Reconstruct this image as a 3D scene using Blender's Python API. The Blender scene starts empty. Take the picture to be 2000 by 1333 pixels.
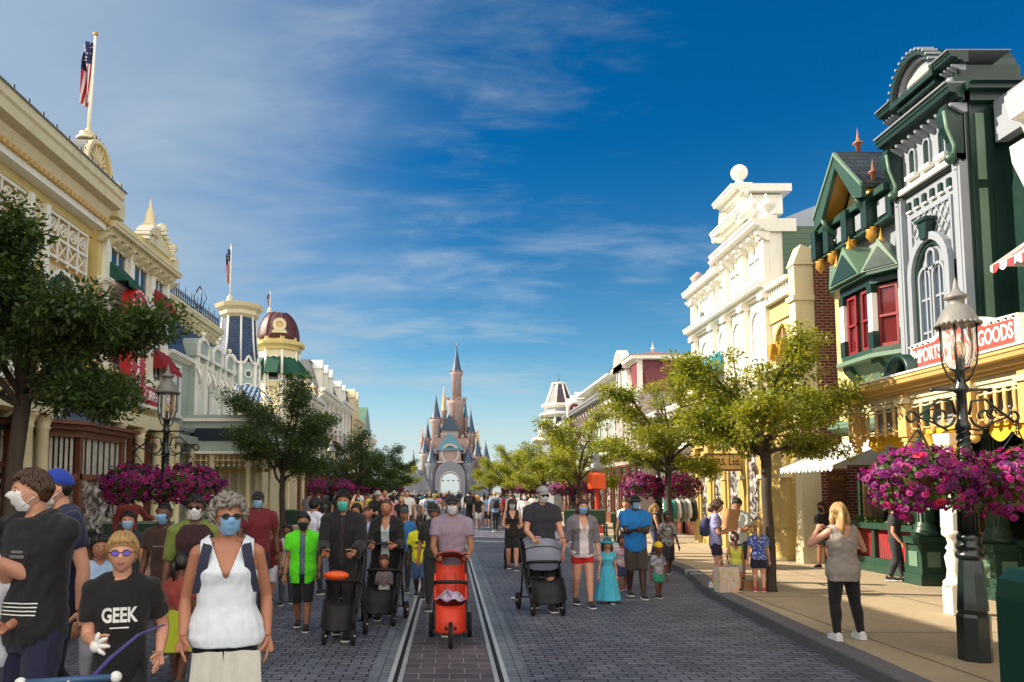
import bpy, bmesh, math, random
from mathutils import Matrix, Vector, noise as mnoise
import numpy as np
R = math.radians
pi = math.pi
random.seed(7)
sc = bpy.context.scene
COL = sc.collection
# ------------------------------------------------------------------ camera
FPX, XV, YH, HC, PIT = 1444.0, 878.0, 960.0, 1.8, R(4.5)
YA = YH - FPX * math.tan(PIT)
cam = bpy.data.cameras.new('camera'); co = bpy.data.objects.new('camera', cam); COL.objects.link(co)
co.location = (0, 0, HC); co.rotation_euler = (R(90) + PIT, 0, 0)
cam.sensor_width = 36; cam.lens = FPX / 2000 * 36
cam.shift_x = (1000 - XV) / 2000; cam.shift_y = (YA - 666.5) / 2000
cam.clip_start = .05; cam.clip_end = 5000
sc.camera = co
# ------------------------------------------------------------------ light
SUN = Vector((-.80, .16, .515)).normalized()
sun = bpy.data.lights.new('sun', 'SUN'); so = bpy.data.objects.new('sun', sun); COL.objects.link(so)
sun.energy = 5.0; sun.angle = R(.5); sun.color = (1, .89, .72)
so.rotation_euler = SUN.to_track_quat('Z', 'Y').to_euler(); so.location = (-30, 10, 40)
sc.view_settings.view_transform = 'Standard'; sc.view_settings.look = 'None'
sc.view_settings.exposure = 1.0; sc.view_settings.gamma = 1
W = bpy.data.worlds.new('World'); sc.world = W; W.use_nodes = True
def world():
    nt = W.node_tree; N = nt.nodes; L = nt.links; N.clear()
    out = N.new('ShaderNodeOutputWorld'); bg = N.new('ShaderNodeBackground'); bg.inputs[1].default_value = .066
    L.new(bg.outputs[0], out.inputs[0])
    sky = N.new('ShaderNodeTexSky'); sky.sky_type = 'NISHITA'; sky.sun_disc = False
    sky.sun_elevation = math.asin(SUN.z); sky.sun_rotation = math.atan2(SUN.x, SUN.y)
    sky.air_density = 1.0; sky.dust_density = .6; sky.ozone_density = 3
    def mth(op, a, b=None, c=None):
        n = N.new('ShaderNodeMath'); n.operation = op
        for i, q in enumerate((a, b, c)):
            if q is None: continue
            if isinstance(q, (int, float)): n.inputs[i].default_value = q
            else: L.new(q, n.inputs[i])
        return n.outputs[0]
    def mix(f, a, b, t='MIX'):
        n = N.new('ShaderNodeMix'); n.data_type = 'RGBA'; n.blend_type = t
        for s, q in ((0, f), (6, a), (7, b)):
            if isinstance(q, (int, float)): n.inputs[s].default_value = q
            elif isinstance(q, tuple): n.inputs[s].default_value = (*q, 1)
            else: L.new(q, n.inputs[s])
        return n.outputs[2]
    tc = N.new('ShaderNodeTexCoord'); sp = N.new('ShaderNodeSeparateXYZ'); L.new(tc.outputs['Generated'], sp.inputs[0])
    x, y, z = sp.outputs
    # deep polarised blue aloft, pale at the horizon
    up = N.new('ShaderNodeMapRange'); up.interpolation_type = 'SMOOTHSTEP'
    L.new(z, up.inputs[0]); up.inputs[1].default_value = 0.0; up.inputs[2].default_value = .46
    c = mix(up.outputs[0], mix(1., sky.outputs[0], (.70, 1.12, 1.1), 'MULTIPLY'), mix(1., sky.outputs[0], (.008, .54, .88), 'MULTIPLY'))
    # cirrus: stretched noise on the sky dome projected to a plane
    zz = mth('ADD', z, .12)
    px, py = mth('DIVIDE', x, zz), mth('DIVIDE', y, zz)
    cb = N.new('ShaderNodeCombineXYZ'); L.new(mth('MULTIPLY', px, .5), cb.inputs[0]); L.new(mth('MULTIPLY', py, 1.0), cb.inputs[1])
    def noi(scale, det, dist, rough=.55):
        n = N.new('ShaderNodeTexNoise'); n.inputs['Scale'].default_value = scale; n.inputs['Detail'].default_value = det
        n.inputs['Distortion'].default_value = dist; n.inputs['Roughness'].default_value = rough
        L.new(cb.outputs[0], n.inputs['Vector']); return n.outputs['Fac']
    n1, n2 = noi(1.3, 7, .25), noi(5.5, 9, .35, .62)
    left = mth('ADD', mth('MULTIPLY_ADD', x, -.10, .045), mth('MULTIPLY', z, -.16))                                  # veil thickens to the left of the street
    cov = mth('ADD', mth('ADD', mth('MULTIPLY', n1, .75), mth('MULTIPLY', n2, .45)), left)
    mr = N.new('ShaderNodeMapRange'); mr.interpolation_type = 'SMOOTHSTEP'; L.new(cov, mr.inputs[0])
    mr.inputs[1].default_value = .54; mr.inputs[2].default_value = .84; mr.inputs[4].default_value = .62
    c = mix(mr.outputs[0], c, (4.1, 4.9, 5.5))
    vl = N.new('ShaderNodeMapRange'); vl.interpolation_type = 'SMOOTHSTEP'; L.new(mth('ADD', x, mth('MULTIPLY', n1, -.45)), vl.inputs[0])
    vl.inputs[1].default_value = -.18; vl.inputs[2].default_value = -.68; vl.inputs[4].default_value = .8
    c = mix(vl.outputs[0], c, (3.2, 4.0, 4.8))
    hz = N.new('ShaderNodeMapRange'); hz.interpolation_type = 'SMOOTHSTEP'; L.new(z, hz.inputs[0])
    hz.inputs[1].default_value = .2; hz.inputs[2].default_value = 0.02; hz.inputs[4].default_value = .5
    c = mix(hz.outputs[0], c, (6.6, 6.6, 6.7))
    # unseen bright white cloud added behind the camera as fill light
    bk = N.new('ShaderNodeMapRange'); bk.interpolation_type = 'SMOOTHSTEP'; L.new(mth('ADD', y, mth('MULTIPLY', n1, .25)), bk.inputs[0])
    bk.inputs[1].default_value = .22; bk.inputs[2].default_value = -.25; bk.inputs[4].default_value = .95
    c = mix(bk.outputs[0], c, (15.5, 14.6, 13.2))
    L.new(c, bg.inputs[0])
world()
# ------------------------------------------------------------------ pixel rays (2000 x 1333 frame)
def _ray(x, y):
    u = YA - y
    return (x - XV, FPX * math.cos(PIT) - u * math.sin(PIT), FPX * math.sin(PIT) + u * math.cos(PIT))
def onX(x, y, X):
    r = _ray(x, y); t = X / r[0]; return Vector((X, r[1] * t, HC + r[2] * t))
def onY(x, y, Y):
    r = _ray(x, y); t = Y / r[1]; return Vector((r[0] * t, Y, HC + r[2] * t))
def onZ(x, y, Z=0.):
    r = _ray(x, y); t = (Z - HC) / r[2]; return Vector((r[0] * t, r[1] * t, Z))
# ------------------------------------------------------------------ materials
MATS = {}
def lin(c):
    return tuple((v / 255 / 12.92 if v / 255 <= .04045 else ((v / 255 + .055) / 1.055) ** 2.4) for v in c)
class NT:
    def __init__(s, name):
        m = bpy.data.materials.new(name); m.use_nodes = True; s.m = m; s.nt = m.node_tree; s.N = s.nt.nodes; s.L = s.nt.links
        s.b = s.N['Principled BSDF']; s.out = s.N['Material Output']; s.tc = s.N.new('ShaderNodeTexCoord')
    def n(s, t, ins=None, **kw):
        q = s.N.new('ShaderNode' + t)
        for k, v in kw.items(): setattr(q, k, v)
        for k, v in (ins or {}).items():
            if isinstance(v, bpy.types.NodeSocket): s.L.new(v, q.inputs[k])
            else: q.inputs[k].default_value = v
        return q
    def mix(s, f, a, b, t='MIX'):
        q = s.n('Mix', data_type='RGBA', blend_type=t)
        for k, v in ((0, f), (6, a), (7, b)):
            if isinstance(v, bpy.types.NodeSocket): s.L.new(v, q.inputs[k])
            elif isinstance(v, tuple): q.inputs[k].default_value = (*v[:3], 1)
            else: q.inputs[k].default_value = v
        return q.outputs[2]
    def mapping(s, scale=(1, 1, 1), rot=(0, 0, 0), src='Object'):
        return s.n('Mapping', {'Vector': s.tc.outputs[src], 'Scale': scale, 'Rotation': rot}).outputs[0]
    def noise(s, scale, det=4, vec=None, dist=0, rough=.55):
        return s.n('TexNoise', {'Vector': vec or s.tc.outputs['Object'], 'Scale': scale, 'Detail': det, 'Distortion': dist, 'Roughness': rough}).outputs['Fac']
    def bump(s, h, strength=.3, dist=.01):
        q = s.n('Bump', {'Height': h, 'Strength': strength, 'Distance': dist}); s.L.new(q.outputs[0], s.b.inputs['Normal'])
    def base(s, c):
        if isinstance(c, bpy.types.NodeSocket): s.L.new(c, s.b.inputs['Base Color'])
        else: s.b.inputs['Base Color'].default_value = (*c, 1)
def mat(name, rgb, rough=.55, var=.14, scale=2.5, bump=.12, bscale=40, metal=0, dirt=.0, spec=.5, coat=0):
    if name in MATS: return name
    t = NT(name); c = lin(rgb)
    n = t.noise(scale, 5)
    col = t.mix(n, tuple(v * (1 - var) for v in c), tuple(min(1, v * (1 + var)) for v in c))
    if dirt:
        v = t.mapping((3.5, 3.5, .6)); d = t.noise(1.3, 6, v, .4)
        r = t.n('MapRange', {0: d, 1: .52, 2: .74, 4: dirt}).outputs[0]
        col = t.mix(r, col, tuple(v * .45 for v in (c[0], c[1] * .95, c[2] * .85)))
    t.base(col)
    t.b.inputs['Roughness'].default_value = rough; t.b.inputs['Metallic'].default_value = metal
    t.b.inputs['Specular IOR Level'].default_value = spec; t.b.inputs['Coat Weight'].default_value = coat
    rr = t.n('MapRange', {0: t.noise(scale * 3, 4), 3: max(.03, rough - .12), 4: min(1, rough + .12)}).outputs[0]
    t.L.new(rr, t.b.inputs['Roughness'])
    if bump: t.bump(t.noise(bscale, 3), bump, .01)
    MATS[name] = t.m; return name
def brickmat(name, c1, c2, mortar, bw=.22, bh=.07, ms=.012, axes='YZ', rough=.8, bump=.5, off=.5, var=.25):
    t = NT(name)
    sp = t.n('SeparateXYZ', {0: t.tc.outputs['Object']})
    cb = t.n('CombineXYZ', {0: sp.outputs['XYZ'.index(axes[0])], 1: sp.outputs['XYZ'.index(axes[1])]})
    b = t.n('TexBrick', {'Vector': cb.outputs[0], 'Color1': (*lin(c1), 1), 'Color2': (*lin(c2), 1), 'Mortar': (*lin(mortar), 1), 'Scale': 1.0,
        'Mortar Size': ms, 'Mortar Smooth': .3, 'Brick Width': bw, 'Row Height': bh, 'Bias': 0.}, offset=off)
    nn = t.noise(3, 5); n2 = t.noise(40, 3)
    big = t.mix(t.n('MapRange', {0: t.noise(.55, 7, None, .8, .68), 1: .4, 2: .66}).outputs[0], (.72, .72, .74), (1.14, 1.13, 1.1)); spots = t.n('MapRange', {0: t.noise(5.5, 4, None, .3), 1: .67, 2: .72, 4: .45}).outputs[0]
    col = t.mix(1., b.outputs['Color'], t.mix(nn, (1 - var,) * 3, (1 + var,) * 3), 'MULTIPLY')
    if axes == 'XY': col = t.mix(spots, t.mix(1., col, big, 'MULTIPLY'), (.03, .03, .032))
    t.base(col); t.b.inputs['Roughness'].default_value = rough
    h = t.n('Math', {0: b.outputs['Fac'], 1: -1.}, operation='MULTIPLY').outputs[0]
    h = t.n('Math', {0: h, 1: n2}, operation='ADD').outputs[0]
    t.bump(h, bump, .008)
    MATS[name] = t.m; return name
def stripemat(name, c1, c2, axis, period, duty=.5, rough=.75):
    t = NT(name); sp = t.n('SeparateXYZ', {0: t.tc.outputs['Object']})
    f = t.n('Math', {0: sp.outputs['XYZ'.index(axis)], 1: period}, operation='DIVIDE').outputs[0]
    f = t.n('Math', {0: f}, operation='FRACT').outputs[0]
    f = t.n('Math', {0: f, 1: duty}, operation='GREATER_THAN').outputs[0]
    col = t.mix(f, lin(c1), lin(c2)); col = t.mix(1., col, t.mix(t.noise(4, 5), (.82,) * 3, (1.1,) * 3), 'MULTIPLY')
    t.base(col); t.b.inputs['Roughness'].default_value = rough; t.bump(t.noise(120, 2), .1, .005)
    MATS[name] = t.m; return name
def lapmat(name, rgb, axis='Z', period=.14, rough=.5, depth=.5):
    'painted boards: saw-tooth laps across one axis'
    t = NT(name); c = lin(rgb); sp = t.n('SeparateXYZ', {0: t.tc.outputs['Object']})
    f = t.n('Math', {0: sp.outputs['XYZ'.index(axis)], 1: period}, operation='DIVIDE').outputs[0]
    f = t.n('Math', {0: f}, operation='FRACT').outputs[0]
    g = t.n('Math', {0: f, 1: .1}, operation='LESS_THAN').outputs[0]
    col = t.mix(t.noise(2.5, 5), tuple(v * .86 for v in c), tuple(min(1, v * 1.12) for v in c))
    col = t.mix(g, col, tuple(v * .55 for v in c)); t.base(col)
    t.b.inputs['Roughness'].default_value = rough; t.bump(f, depth, .02); MATS[name] = t.m; return name
def shinglemat(name, c1, c2, gap, bw=.22, bh=.13, axes='YZ', rough=.5):
    return brickmat(name, c1, c2, gap, bw, bh, .012, axes, rough, .8)
def glassmat(name, rgb=(28, 34, 40), rough=.06, var=.5):
    t = NT(name); c = lin(rgb)
    col = t.mix(t.noise(1.6, 5, None, .8), tuple(v * (1 - var) for v in c), tuple(v * (1 + var) for v in c))
    t.base(col); t.b.inputs['Roughness'].default_value = rough; t.b.inputs['IOR'].default_value = 1.5
    t.b.inputs['Coat Weight'].default_value = .6; t.b.inputs['Coat Roughness'].default_value = .03
    t.bump(t.noise(1.2, 2), .04, .05); MATS[name] = t.m; return name
# ------------------------------------------------------------------ mesh builder
I4 = Matrix.Identity(4)
class MB:
    def __init__(s, M=None): s.v = []; s.f = []; s.m = []; s.sm = []; s.M = M; s.ml = []; s.T = None
    def _mi(s, m):
        if m not in s.ml: s.ml.append(m)
        return s.ml.index(m)
    def add(s, vs, fs, m, smooth=False):
        o = len(s.v); mi = s._mi(m)
        if s.T is not None: vs = [s.T @ Vector(p) for p in vs]
        s.v.extend(vs)
        for f in fs: s.f.append([i + o for i in f]); s.m.append(mi); s.sm.append(smooth)
    def box(s, x0, x1, y0, y1, z0, z1, m):
        s.add([(x, y, z) for x in (x0, x1) for y in (y0, y1) for z in (z0, z1)],
              [(0, 1, 3, 2), (4, 6, 7, 5), (0, 4, 5, 1), (2, 3, 7, 6), (0, 2, 6, 4), (1, 5, 7, 3)], m)
    def prism(s, poly, c0, c1, m, ax=2, smooth=False):
        'polygon in the two other axes (cyclic order), extruded along axis ax'
        def P(a, b, c): return ((c, a, b), (a, c, b), (a, b, c))[ax]
        n = len(poly); vs = [P(a, b, c0) for a, b in poly] + [P(a, b, c1) for a, b in poly]
        s.add(vs, [tuple(range(n - 1, -1, -1)), tuple(range(n, 2 * n))], m)
        o = len(s.v) - 2 * n; mi = s._mi(m)
        for i in range(n):
            j = (i + 1) % n; s.f.append([o + i, o + j, o + n + j, o + n + i]); s.m.append(mi); s.sm.append(smooth)
    def frame(s, outer, inner, c0, c1, m, ax=2):
        'ring between two polygons of equal count, extruded'
        def P(a, b, c): return ((c, a, b), (a, c, b), (a, b, c))[ax]
        n = len(outer); vs = [P(a, b, c) for c in (c0, c1) for pl in (outer, inner) for a, b in pl]
        fs = []
        for i in range(n):
            j = (i + 1) % n
            fs += [(i, j, n + j, n + i), (2 * n + i, 3 * n + i, 3 * n + j, 2 * n + j), (i, 2 * n + i, 2 * n + j, j), (n + i, n + j, 3 * n + j, 3 * n + i)]
        s.add(vs, fs, m)
    def lathe(s, prof, c, m, n=16, ax=2, sx=1, sy=1, smooth=True, a0=0, a1=2 * pi, caps=True, rot=0):
        def P(a, b, h): return ((h, a, b), (a, h, b), (a, b, h))[ax]
        full = abs(a1 - a0 - 2 * pi) < 1e-6; k = n if full else n + 1
        vs = []
        for r, h in prof:
            for i in range(k):
                t = a0 + (a1 - a0) * i / n + rot; q = P(r * sx * math.cos(t), r * sy * math.sin(t), h)
                vs.append((q[0] + c[0], q[1] + c[1], q[2] + c[2]))
        fs = []
        for j in range(len(prof) - 1):
            for i in range(n):
                i2 = (i + 1) % k if full else i + 1
                fs.append((j * k + i, j * k + i2, (j + 1) * k + i2, (j + 1) * k + i))
        s.add(vs, fs, m, smooth)
        if caps:
            o = len(s.v) - len(vs); mi = s._mi(m)
            for j in (0, len(prof) - 1):
                if prof[j][0] > 1e-4: s.f.append([o + j * k + i for i in range(k)]); s.m.append(mi); s.sm.append(False)
    def tube(s, pts, rad, m, n=8, smooth=True, flat=None):
        pts = [Vector(p) for p in pts]; K = len(pts)
        if not isinstance(rad, (list, tuple)): rad = [rad] * K
        vs = []; fs = []; up = Vector((0, 0, 1)); prev = None
        for i, p in enumerate(pts):
            d = (pts[min(i + 1, K - 1)] - pts[max(i - 1, 0)]).normalized()
            if prev is None:
                a = up if abs(d.z) < .9 else Vector((1, 0, 0)); u = d.cross(a).normalized()
            else:
                u = (prev - d * prev.dot(d)); u = u.normalized() if u.length > 1e-6 else d.orthogonal().normalized()
            prev = u; w = d.cross(u)
            for k in range(n):
                t = 2 * pi * k / n; vs.append(tuple(p + u * (math.cos(t) * rad[i]) + w * (math.sin(t) * rad[i] * (flat or 1))))
        for i in range(K - 1):
            for k in range(n):
                k2 = (k + 1) % n; fs.append((i * n + k, i * n + k2, (i + 1) * n + k2, (i + 1) * n + k))
        fs += [tuple(range(n - 1, -1, -1)), tuple(range((K - 1) * n, K * n))]
        s.add(vs, fs, m, smooth)
    def sphere(s, c, r, m, nu=14, nv=9, sc3=(1, 1, 1)):
        pr = [(r * math.sin(pi * j / nv), -r * math.cos(pi * j / nv)) for j in range(nv + 1)]
        o = len(s.v); s.lathe([(max(a, 1e-5), b * sc3[2]) for a, b in pr], c, m, nu, 2, sc3[0], sc3[1], True, caps=False)
    def sheet(s, pts, m, smooth=False): s.add([tuple(p) for p in pts], [tuple(range(len(pts)))], m, smooth)
    def grid(s, fn, nu, nv, m, smooth=True, closed=False):
        vs = [tuple(fn(i / nu, j / nv)) for j in range(nv + 1) for i in range(nu + 1)]
        s.add(vs, [(j * (nu + 1) + i, j * (nu + 1) + i + 1, (j + 1) * (nu + 1) + i + 1, (j + 1) * (nu + 1) + i) for j in range(nv) for i in range(nu)], m, smooth)
    def mesh(s, name, recalc=True):
        me = bpy.data.meshes.new(name)
        vs = [tuple(s.M @ Vector(p)) for p in s.v] if s.M is not None else [tuple(p) for p in s.v]
        me.from_pydata(vs, [], s.f)
        for m in s.ml: me.materials.append(MATS[m])
        me.polygons.foreach_set('material_index', s.m); me.polygons.foreach_set('use_smooth', s.sm); me.update()
        if recalc:
            bm = bmesh.new(); bm.from_mesh(me); bmesh.ops.recalc_face_normals(bm, faces=bm.faces); bm.to_mesh(me); bm.free()
        return me
    def build(s, name, parent=None, recalc=True):
        if not s.f: return None
        return obj(name, s.mesh(name, recalc), parent)
def obj(name, me, parent=None):
    o = bpy.data.objects.new(name, me); COL.objects.link(o)
    if parent is not None: o.parent = parent
    return o
def tag(o, label, cat, group=None, kind=None):
    if label: o['label'] = label
    if cat: o['category'] = cat
    if group: o['group'] = group
    if kind: o['kind'] = kind
    return o
def thing(name, label, cat, loc=(0, 0, 0), rz=0, group=None):
    o = bpy.data.objects.new(name, None); COL.objects.link(o); o.location = loc; o.rotation_euler = (0, 0, rz); o.empty_display_size = .2
    return tag(o, label, cat, group)
def dup(root, loc, rz=None, label=None, group=None, scale=None):
    def cp(o, p):
        c = o.copy(); COL.objects.link(c)
        if p is not None: c.parent = p
        for ch in o.children: cp(ch, c)
        return c
    r = cp(root, None); r.location = loc
    if rz is not None: r.rotation_euler = (0, 0, rz)
    if label: r['label'] = label
    if group: r['group'] = group
    if scale: r.scale = scale if isinstance(scale, tuple) else (scale,) * 3
    return r
def bake(me_or_obj, mods):
    'apply modifiers to a mesh through the dependency graph'
    o = me_or_obj if isinstance(me_or_obj, bpy.types.Object) else bpy.data.objects.new('tmp', me_or_obj)
    if o.name not in COL.objects: COL.objects.link(o)
    for ty, kw in mods:
        md = o.modifiers.new('m', ty)
        for k, v in kw.items(): setattr(md, k, v)
    dg = bpy.context.evaluated_depsgraph_get(); dg.update()
    me = bpy.data.meshes.new_from_object(o.evaluated_get(dg))
    old = o.data; bpy.data.objects.remove(o); 
    if old.users == 0 and isinstance(old, bpy.types.Mesh): bpy.data.meshes.remove(old)
    return me
def textmesh(s, size, depth=.01, width=None, bold=0.0):
    cu = bpy.data.curves.new('txt', 'FONT'); cu.body = s; cu.size = size; cu.extrude = depth; cu.align_x = 'CENTER'; cu.align_y = 'CENTER'; cu.offset = bold
    cu.resolution_u = 3
    o = bpy.data.objects.new('txt', cu); COL.objects.link(o)
    dg = bpy.context.evaluated_depsgraph_get(); dg.update()
    me = bpy.data.meshes.new_from_object(o.evaluated_get(dg)); bpy.data.objects.remove(o)
    co_ = np.empty(len(me.vertices) * 3); me.vertices.foreach_get('co', co_); co_ = co_.reshape(-1, 3)
    fs = [tuple(p.vertices) for p in me.polygons]; bpy.data.meshes.remove(me)
    if width:
        w = co_[:, 0].max() - co_[:, 0].min(); co_[:, 0] *= width / w
    return co_, fs
def addtext(mb, s, origin, xdir, ydir, size, m, width=None, depth=.01, bold=0.0, warp=None):
    c, f = textmesh(s, size, depth, width, bold); o = Vector(origin); X = Vector(xdir); Y = Vector(ydir); Z = X.cross(Y)
    mb.add([tuple(o + X * p[0] + Y * (p[1] + (warp(p[0]) if warp else 0)) + Z * p[2]) for p in c], f, m)
# ================================================================== materials used by the street
mat('cream', (212, 200, 164), .5, .08, 1.5, .1, dirt=.32); mat('yellow_paint', (204, 184, 122), .5, .08, 1.5, .1, dirt=.28)
mat('white_paint', (232, 229, 218), .45, .06, 2, .08, dirt=.22); mat('sage', (160, 174, 166), .5, .07, 2, .1, dirt=.28)
mat('tan_paint', (205, 168, 104), .5, .1, 1.5, .1, dirt=.28); mat('ochre', (180, 130, 40), .5, .1, 1.5, .1)
mat('dark_green', (15, 44, 37), .35, .15, 2, .06, spec=.5); mat('mid_green', (38, 68, 54), .4, .12, 2, .06, dirt=.28)
mat('pale_green', (102, 128, 108), .45, .1, 2, .06); mat('lamp_green', (9, 25, 24), .32, .2, 3, .08, spec=.6, coat=.3)
mat('brown_wood', (104, 58, 38), .45, .22, 3, .2); mat('iron', (26, 28, 30), .4, .25, 4, .1, spec=.6)
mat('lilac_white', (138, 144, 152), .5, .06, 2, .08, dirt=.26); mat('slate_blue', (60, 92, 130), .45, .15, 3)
mat('navy_board', (16, 34, 48), .4, .15, 2); mat('grey_lead', (120, 122, 126), .5, .15, 2, .15)
mat('gold', (190, 140, 60), .35, .2, 4, .1, metal=.4); mat('copper', (150, 96, 74), .5, .2, 4, .1)
mat('red_sign', (176, 30, 34), .45, .1, 2); mat('coral_sign', (206, 66, 58), .45, .08, 2)
mat('red_canvas', (136, 22, 30), .8, .15, 2, .2, 150); mat('green_canvas', (14, 74, 56), .8, .15, 2, .2, 150)
mat('maroon_canvas', (104, 26, 34), .8, .15, 2, .2, 150); mat('cyan_canvas', (30, 170, 205), .8, .1, 2, .2, 150)
mat('pink_stone', (164, 148, 146), .7, .12, 1.2, .2); mat('rose_brown', (166, 118, 100), .6, .12, 1.5, .1)
mat('maroon_wall', (112, 48, 58), .6, .15, 2, .1); mat('mustard_wall', (190, 150, 60), .55, .12, 2, .1)
mat('grey_stone', (108, 112, 122), .8, .18, .8, .4, 12); mat('castle_blue', (44, 64, 90), .5, .18, .6, .1)
mat('castle_pink', (150, 126, 122), .7, .1, .5, .1); mat('castle_teal', (58, 100, 116), .5, .18, .6, .1); mat('castle_white', (160, 152, 150), .7, .1, .5, .1)
mat('paper_white', (230, 230, 226), .6, .05); mat('rubber', (20, 20, 21), .75, .2, 6, .2); mat('chrome', (190, 190, 195), .22, .1, 4, 0, metal=1)
mat('shop_dark', (30, 24, 20), .7, .4, 2); mat('bin_green', (14, 62, 46), .35, .12, 2, .05)
brickmat('red_brick', (150, 66, 44), (126, 50, 36), (176, 150, 128), .21, .07, .011)
brickmat('dark_brick', (104, 46, 38), (84, 36, 32), (150, 126, 110), .21, .07, .011)
brickmat('dark_brick_end', (104, 46, 38), (84, 36, 32), (150, 126, 110), .21, .07, .011, 'XZ')
lapmat('green_lap', (80, 106, 88)); lapmat('cream_lap', (214, 190, 130)); lapmat('bead_sage', (188, 200, 188), 'Y', .09)
lapmat('bead_yellow', (206, 168, 84), 'Y', .16, .5, .3)
shinglemat('slate_tiles', (54, 84, 124), (38, 62, 98), (20, 34, 58)); shinglemat('dark_tiles', (54, 66, 70), (38, 48, 54), (18, 24, 28))
shinglemat('maroon_tiles', (98, 44, 46), (78, 32, 38), (44, 18, 24), .16, .1)
shinglemat('dark_tiles_end', (54, 66, 70), (38, 48, 54), (18, 24, 28), axes='XZ')
glassmat('glass'); glassmat('glass_blue', (60, 78, 96), .05); glassmat('glass_warm', (96, 74, 50), .12, .7)
stripemat('white_stripe', (232, 230, 226), (150, 150, 152), 'Y', .26, .62); stripemat('blue_stripe', (210, 222, 232), (74, 116, 168), 'Y', .3, .5)
stripemat('red_stripe', (226, 216, 210), (170, 50, 52), 'Y', .3, .5); stripemat('bunting', (30, 28, 24), (170, 34, 38), 'Y', .065, .42)
def displaymat():
    t = NT('shop_display')        # stocked shop window: pale goods in front of a dim interior
    v = t.n('TexVoronoi', {'Vector': t.mapping((5, 5, 2.6)), 'Scale': 1.6}, feature='F1')
    n = t.noise(3.2, 6, None, 1.2)
    r = t.n('MapRange', {0: n, 1: .45, 2: .62}).outputs[0]
    c = t.mix(r, lin((52, 46, 46)), t.mix(.45, lin((226, 222, 216)), t.mix(.86, v.outputs['Color'], (.42, .39, .38))))
    t.base(c); t.b.inputs['Roughness'].default_value = .12; t.b.inputs['Coat Weight'].default_value = .5; MATS['shop_display'] = t.m
displaymat()
def clear_glass():
    t = NT('lamp_glass'); t.b.inputs['Base Color'].default_value = (.95, .93, .88, 1); t.b.inputs['Roughness'].default_value = .05
    t.b.inputs['Transmission Weight'].default_value = .92; t.b.inputs['IOR'].default_value = 1.12; t.b.inputs['Coat Weight'].default_value = .3
    MATS['lamp_glass'] = t.m
clear_glass()
# ================================================================== ground
brickmat('road_pavers', (116, 117, 128), (90, 92, 104), (18, 19, 22), .232, .105, .009, 'XY', .62, .9, .5, .3)
brickmat('track_pavers', (98, 88, 92), (76, 69, 75), (150, 146, 142), .30, .22, .006, 'XY', .7, .6, .5, .35)
brickmat('edge_pavers', (122, 130, 136), (104, 112, 118), (60, 62, 66), .17, .11, .006, 'XY', .65, .6, .0, .3)
def concretemat(name, rgb, joint=None):
    t = NT(name); c = lin(rgb)
    n1, n2, n3 = t.noise(.9, 8, None, .5), t.noise(14, 5), t.noise(190, 2)
    st = t.n('MapRange', {0: t.noise(2.6, 7, None, 1.2, .7), 1: .56, 2: .7, 4: .55}).outputs[0]; col = t.mix(n1, tuple(v * .55 for v in c), tuple(v * 1.35 for v in c)); col = t.mix(st, col, tuple(v * .38 for v in c)); col = t.mix(.5, col, t.mix(n2, tuple(v * .6 for v in c), tuple(v * 1.35 for v in c)))
    v = t.n('TexVoronoi', {'Vector': t.tc.outputs['Object'], 'Scale': 130.}, feature='F1')
    col = t.mix(.22, col, v.outputs['Color'], 'SOFT_LIGHT')
    if joint:
        b = t.n('TexBrick', {'Vector': t.tc.outputs['Object'], 'Color1': (1, 1, 1, 1), 'Color2': (.86, .86, .86, 1), 'Mortar': (.22, .2, .18, 1), 'Scale': 1., 'Mortar Size': .016,
            'Brick Width': joint[0], 'Row Height': joint[1]}, offset=0)
        col = t.mix(1., col, b.outputs['Color'], 'MULTIPLY')
    t.base(col); t.b.inputs['Roughness'].default_value = .78; t.bump(n3, .25, .006); MATS[name] = t.m
concretemat('sidewalk', (176, 157, 128), (2.4, 3.0)); concretemat('kerb_stone', (98, 96, 98)); concretemat('plaza', (150, 146, 140)); concretemat('far_ground', (110, 116, 96))
def flat(name, pts, z, m, thick=None):
    mb = MB()
    if thick: mb.prism(pts, z - thick, z, m)
    else: mb.sheet([(x, y, z) for x, y in pts], m)
    return tag(mb.build(name), None, None, None, 'structure')
flat('ground', [(-900, -300), (900, -300), (900, 1500), (-900, 1500)], -.02, 'far_ground')
flat('plaza', [(-30, 84), (30, 84), (30, 230), (-30, 230)], -.004, 'plaza')
KR = [(-4, 3.75), (6.7, 3.98), (9.5, 4.18), (12.4, 4.4), (13.2, 4.5), (14, 4.66), (15, 4.88), (16, 5.05), (17, 5.13), (20, 5.17), (84, 5.2)]    # right kerb line (y, x)
KL = [(-4, -4.55), (84, -4.55)]
def strip(name, a0, a1, b, z, m):          # sheet between two lines along the street
    flat(name, [(a0, -4), (a1, -4), (a1, b), (a0, b)], z, m)
road = MB(); road.sheet([(x, y, 0) for y, x in KL] + [(x, y, 0) for y, x in reversed(KR)], 'road_pavers'); tag(road.build('road'), None, None, None, 'structure')
strip('track_bed', -.47, .45, 84, .004, 'track_pavers')
strip('track_edge', .52, .76, 84, .004, 'edge_pavers'); strip('track_edge', -.78, -.54, 84, .004, 'edge_pavers')
def rail(x, sgn):
    mb = MB()
    mb.box(x - .022, x + .022, -4, 84, .0, .012, 'chrome_dull'); mb.box(x + sgn * .026, x + sgn * .066, -4, 84, 0, .006, 'rubber')
    mb.box(x + sgn * .07, x + sgn * .115, -4, 84, 0, .010, 'rail_guard')
    tag(mb.build('tram_rail'), 'steel tram rail with dark groove set in pavers, ' + ('right' if sgn > 0 else 'left') + ' of the two', 'rail', 'tram rails along the street')
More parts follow.
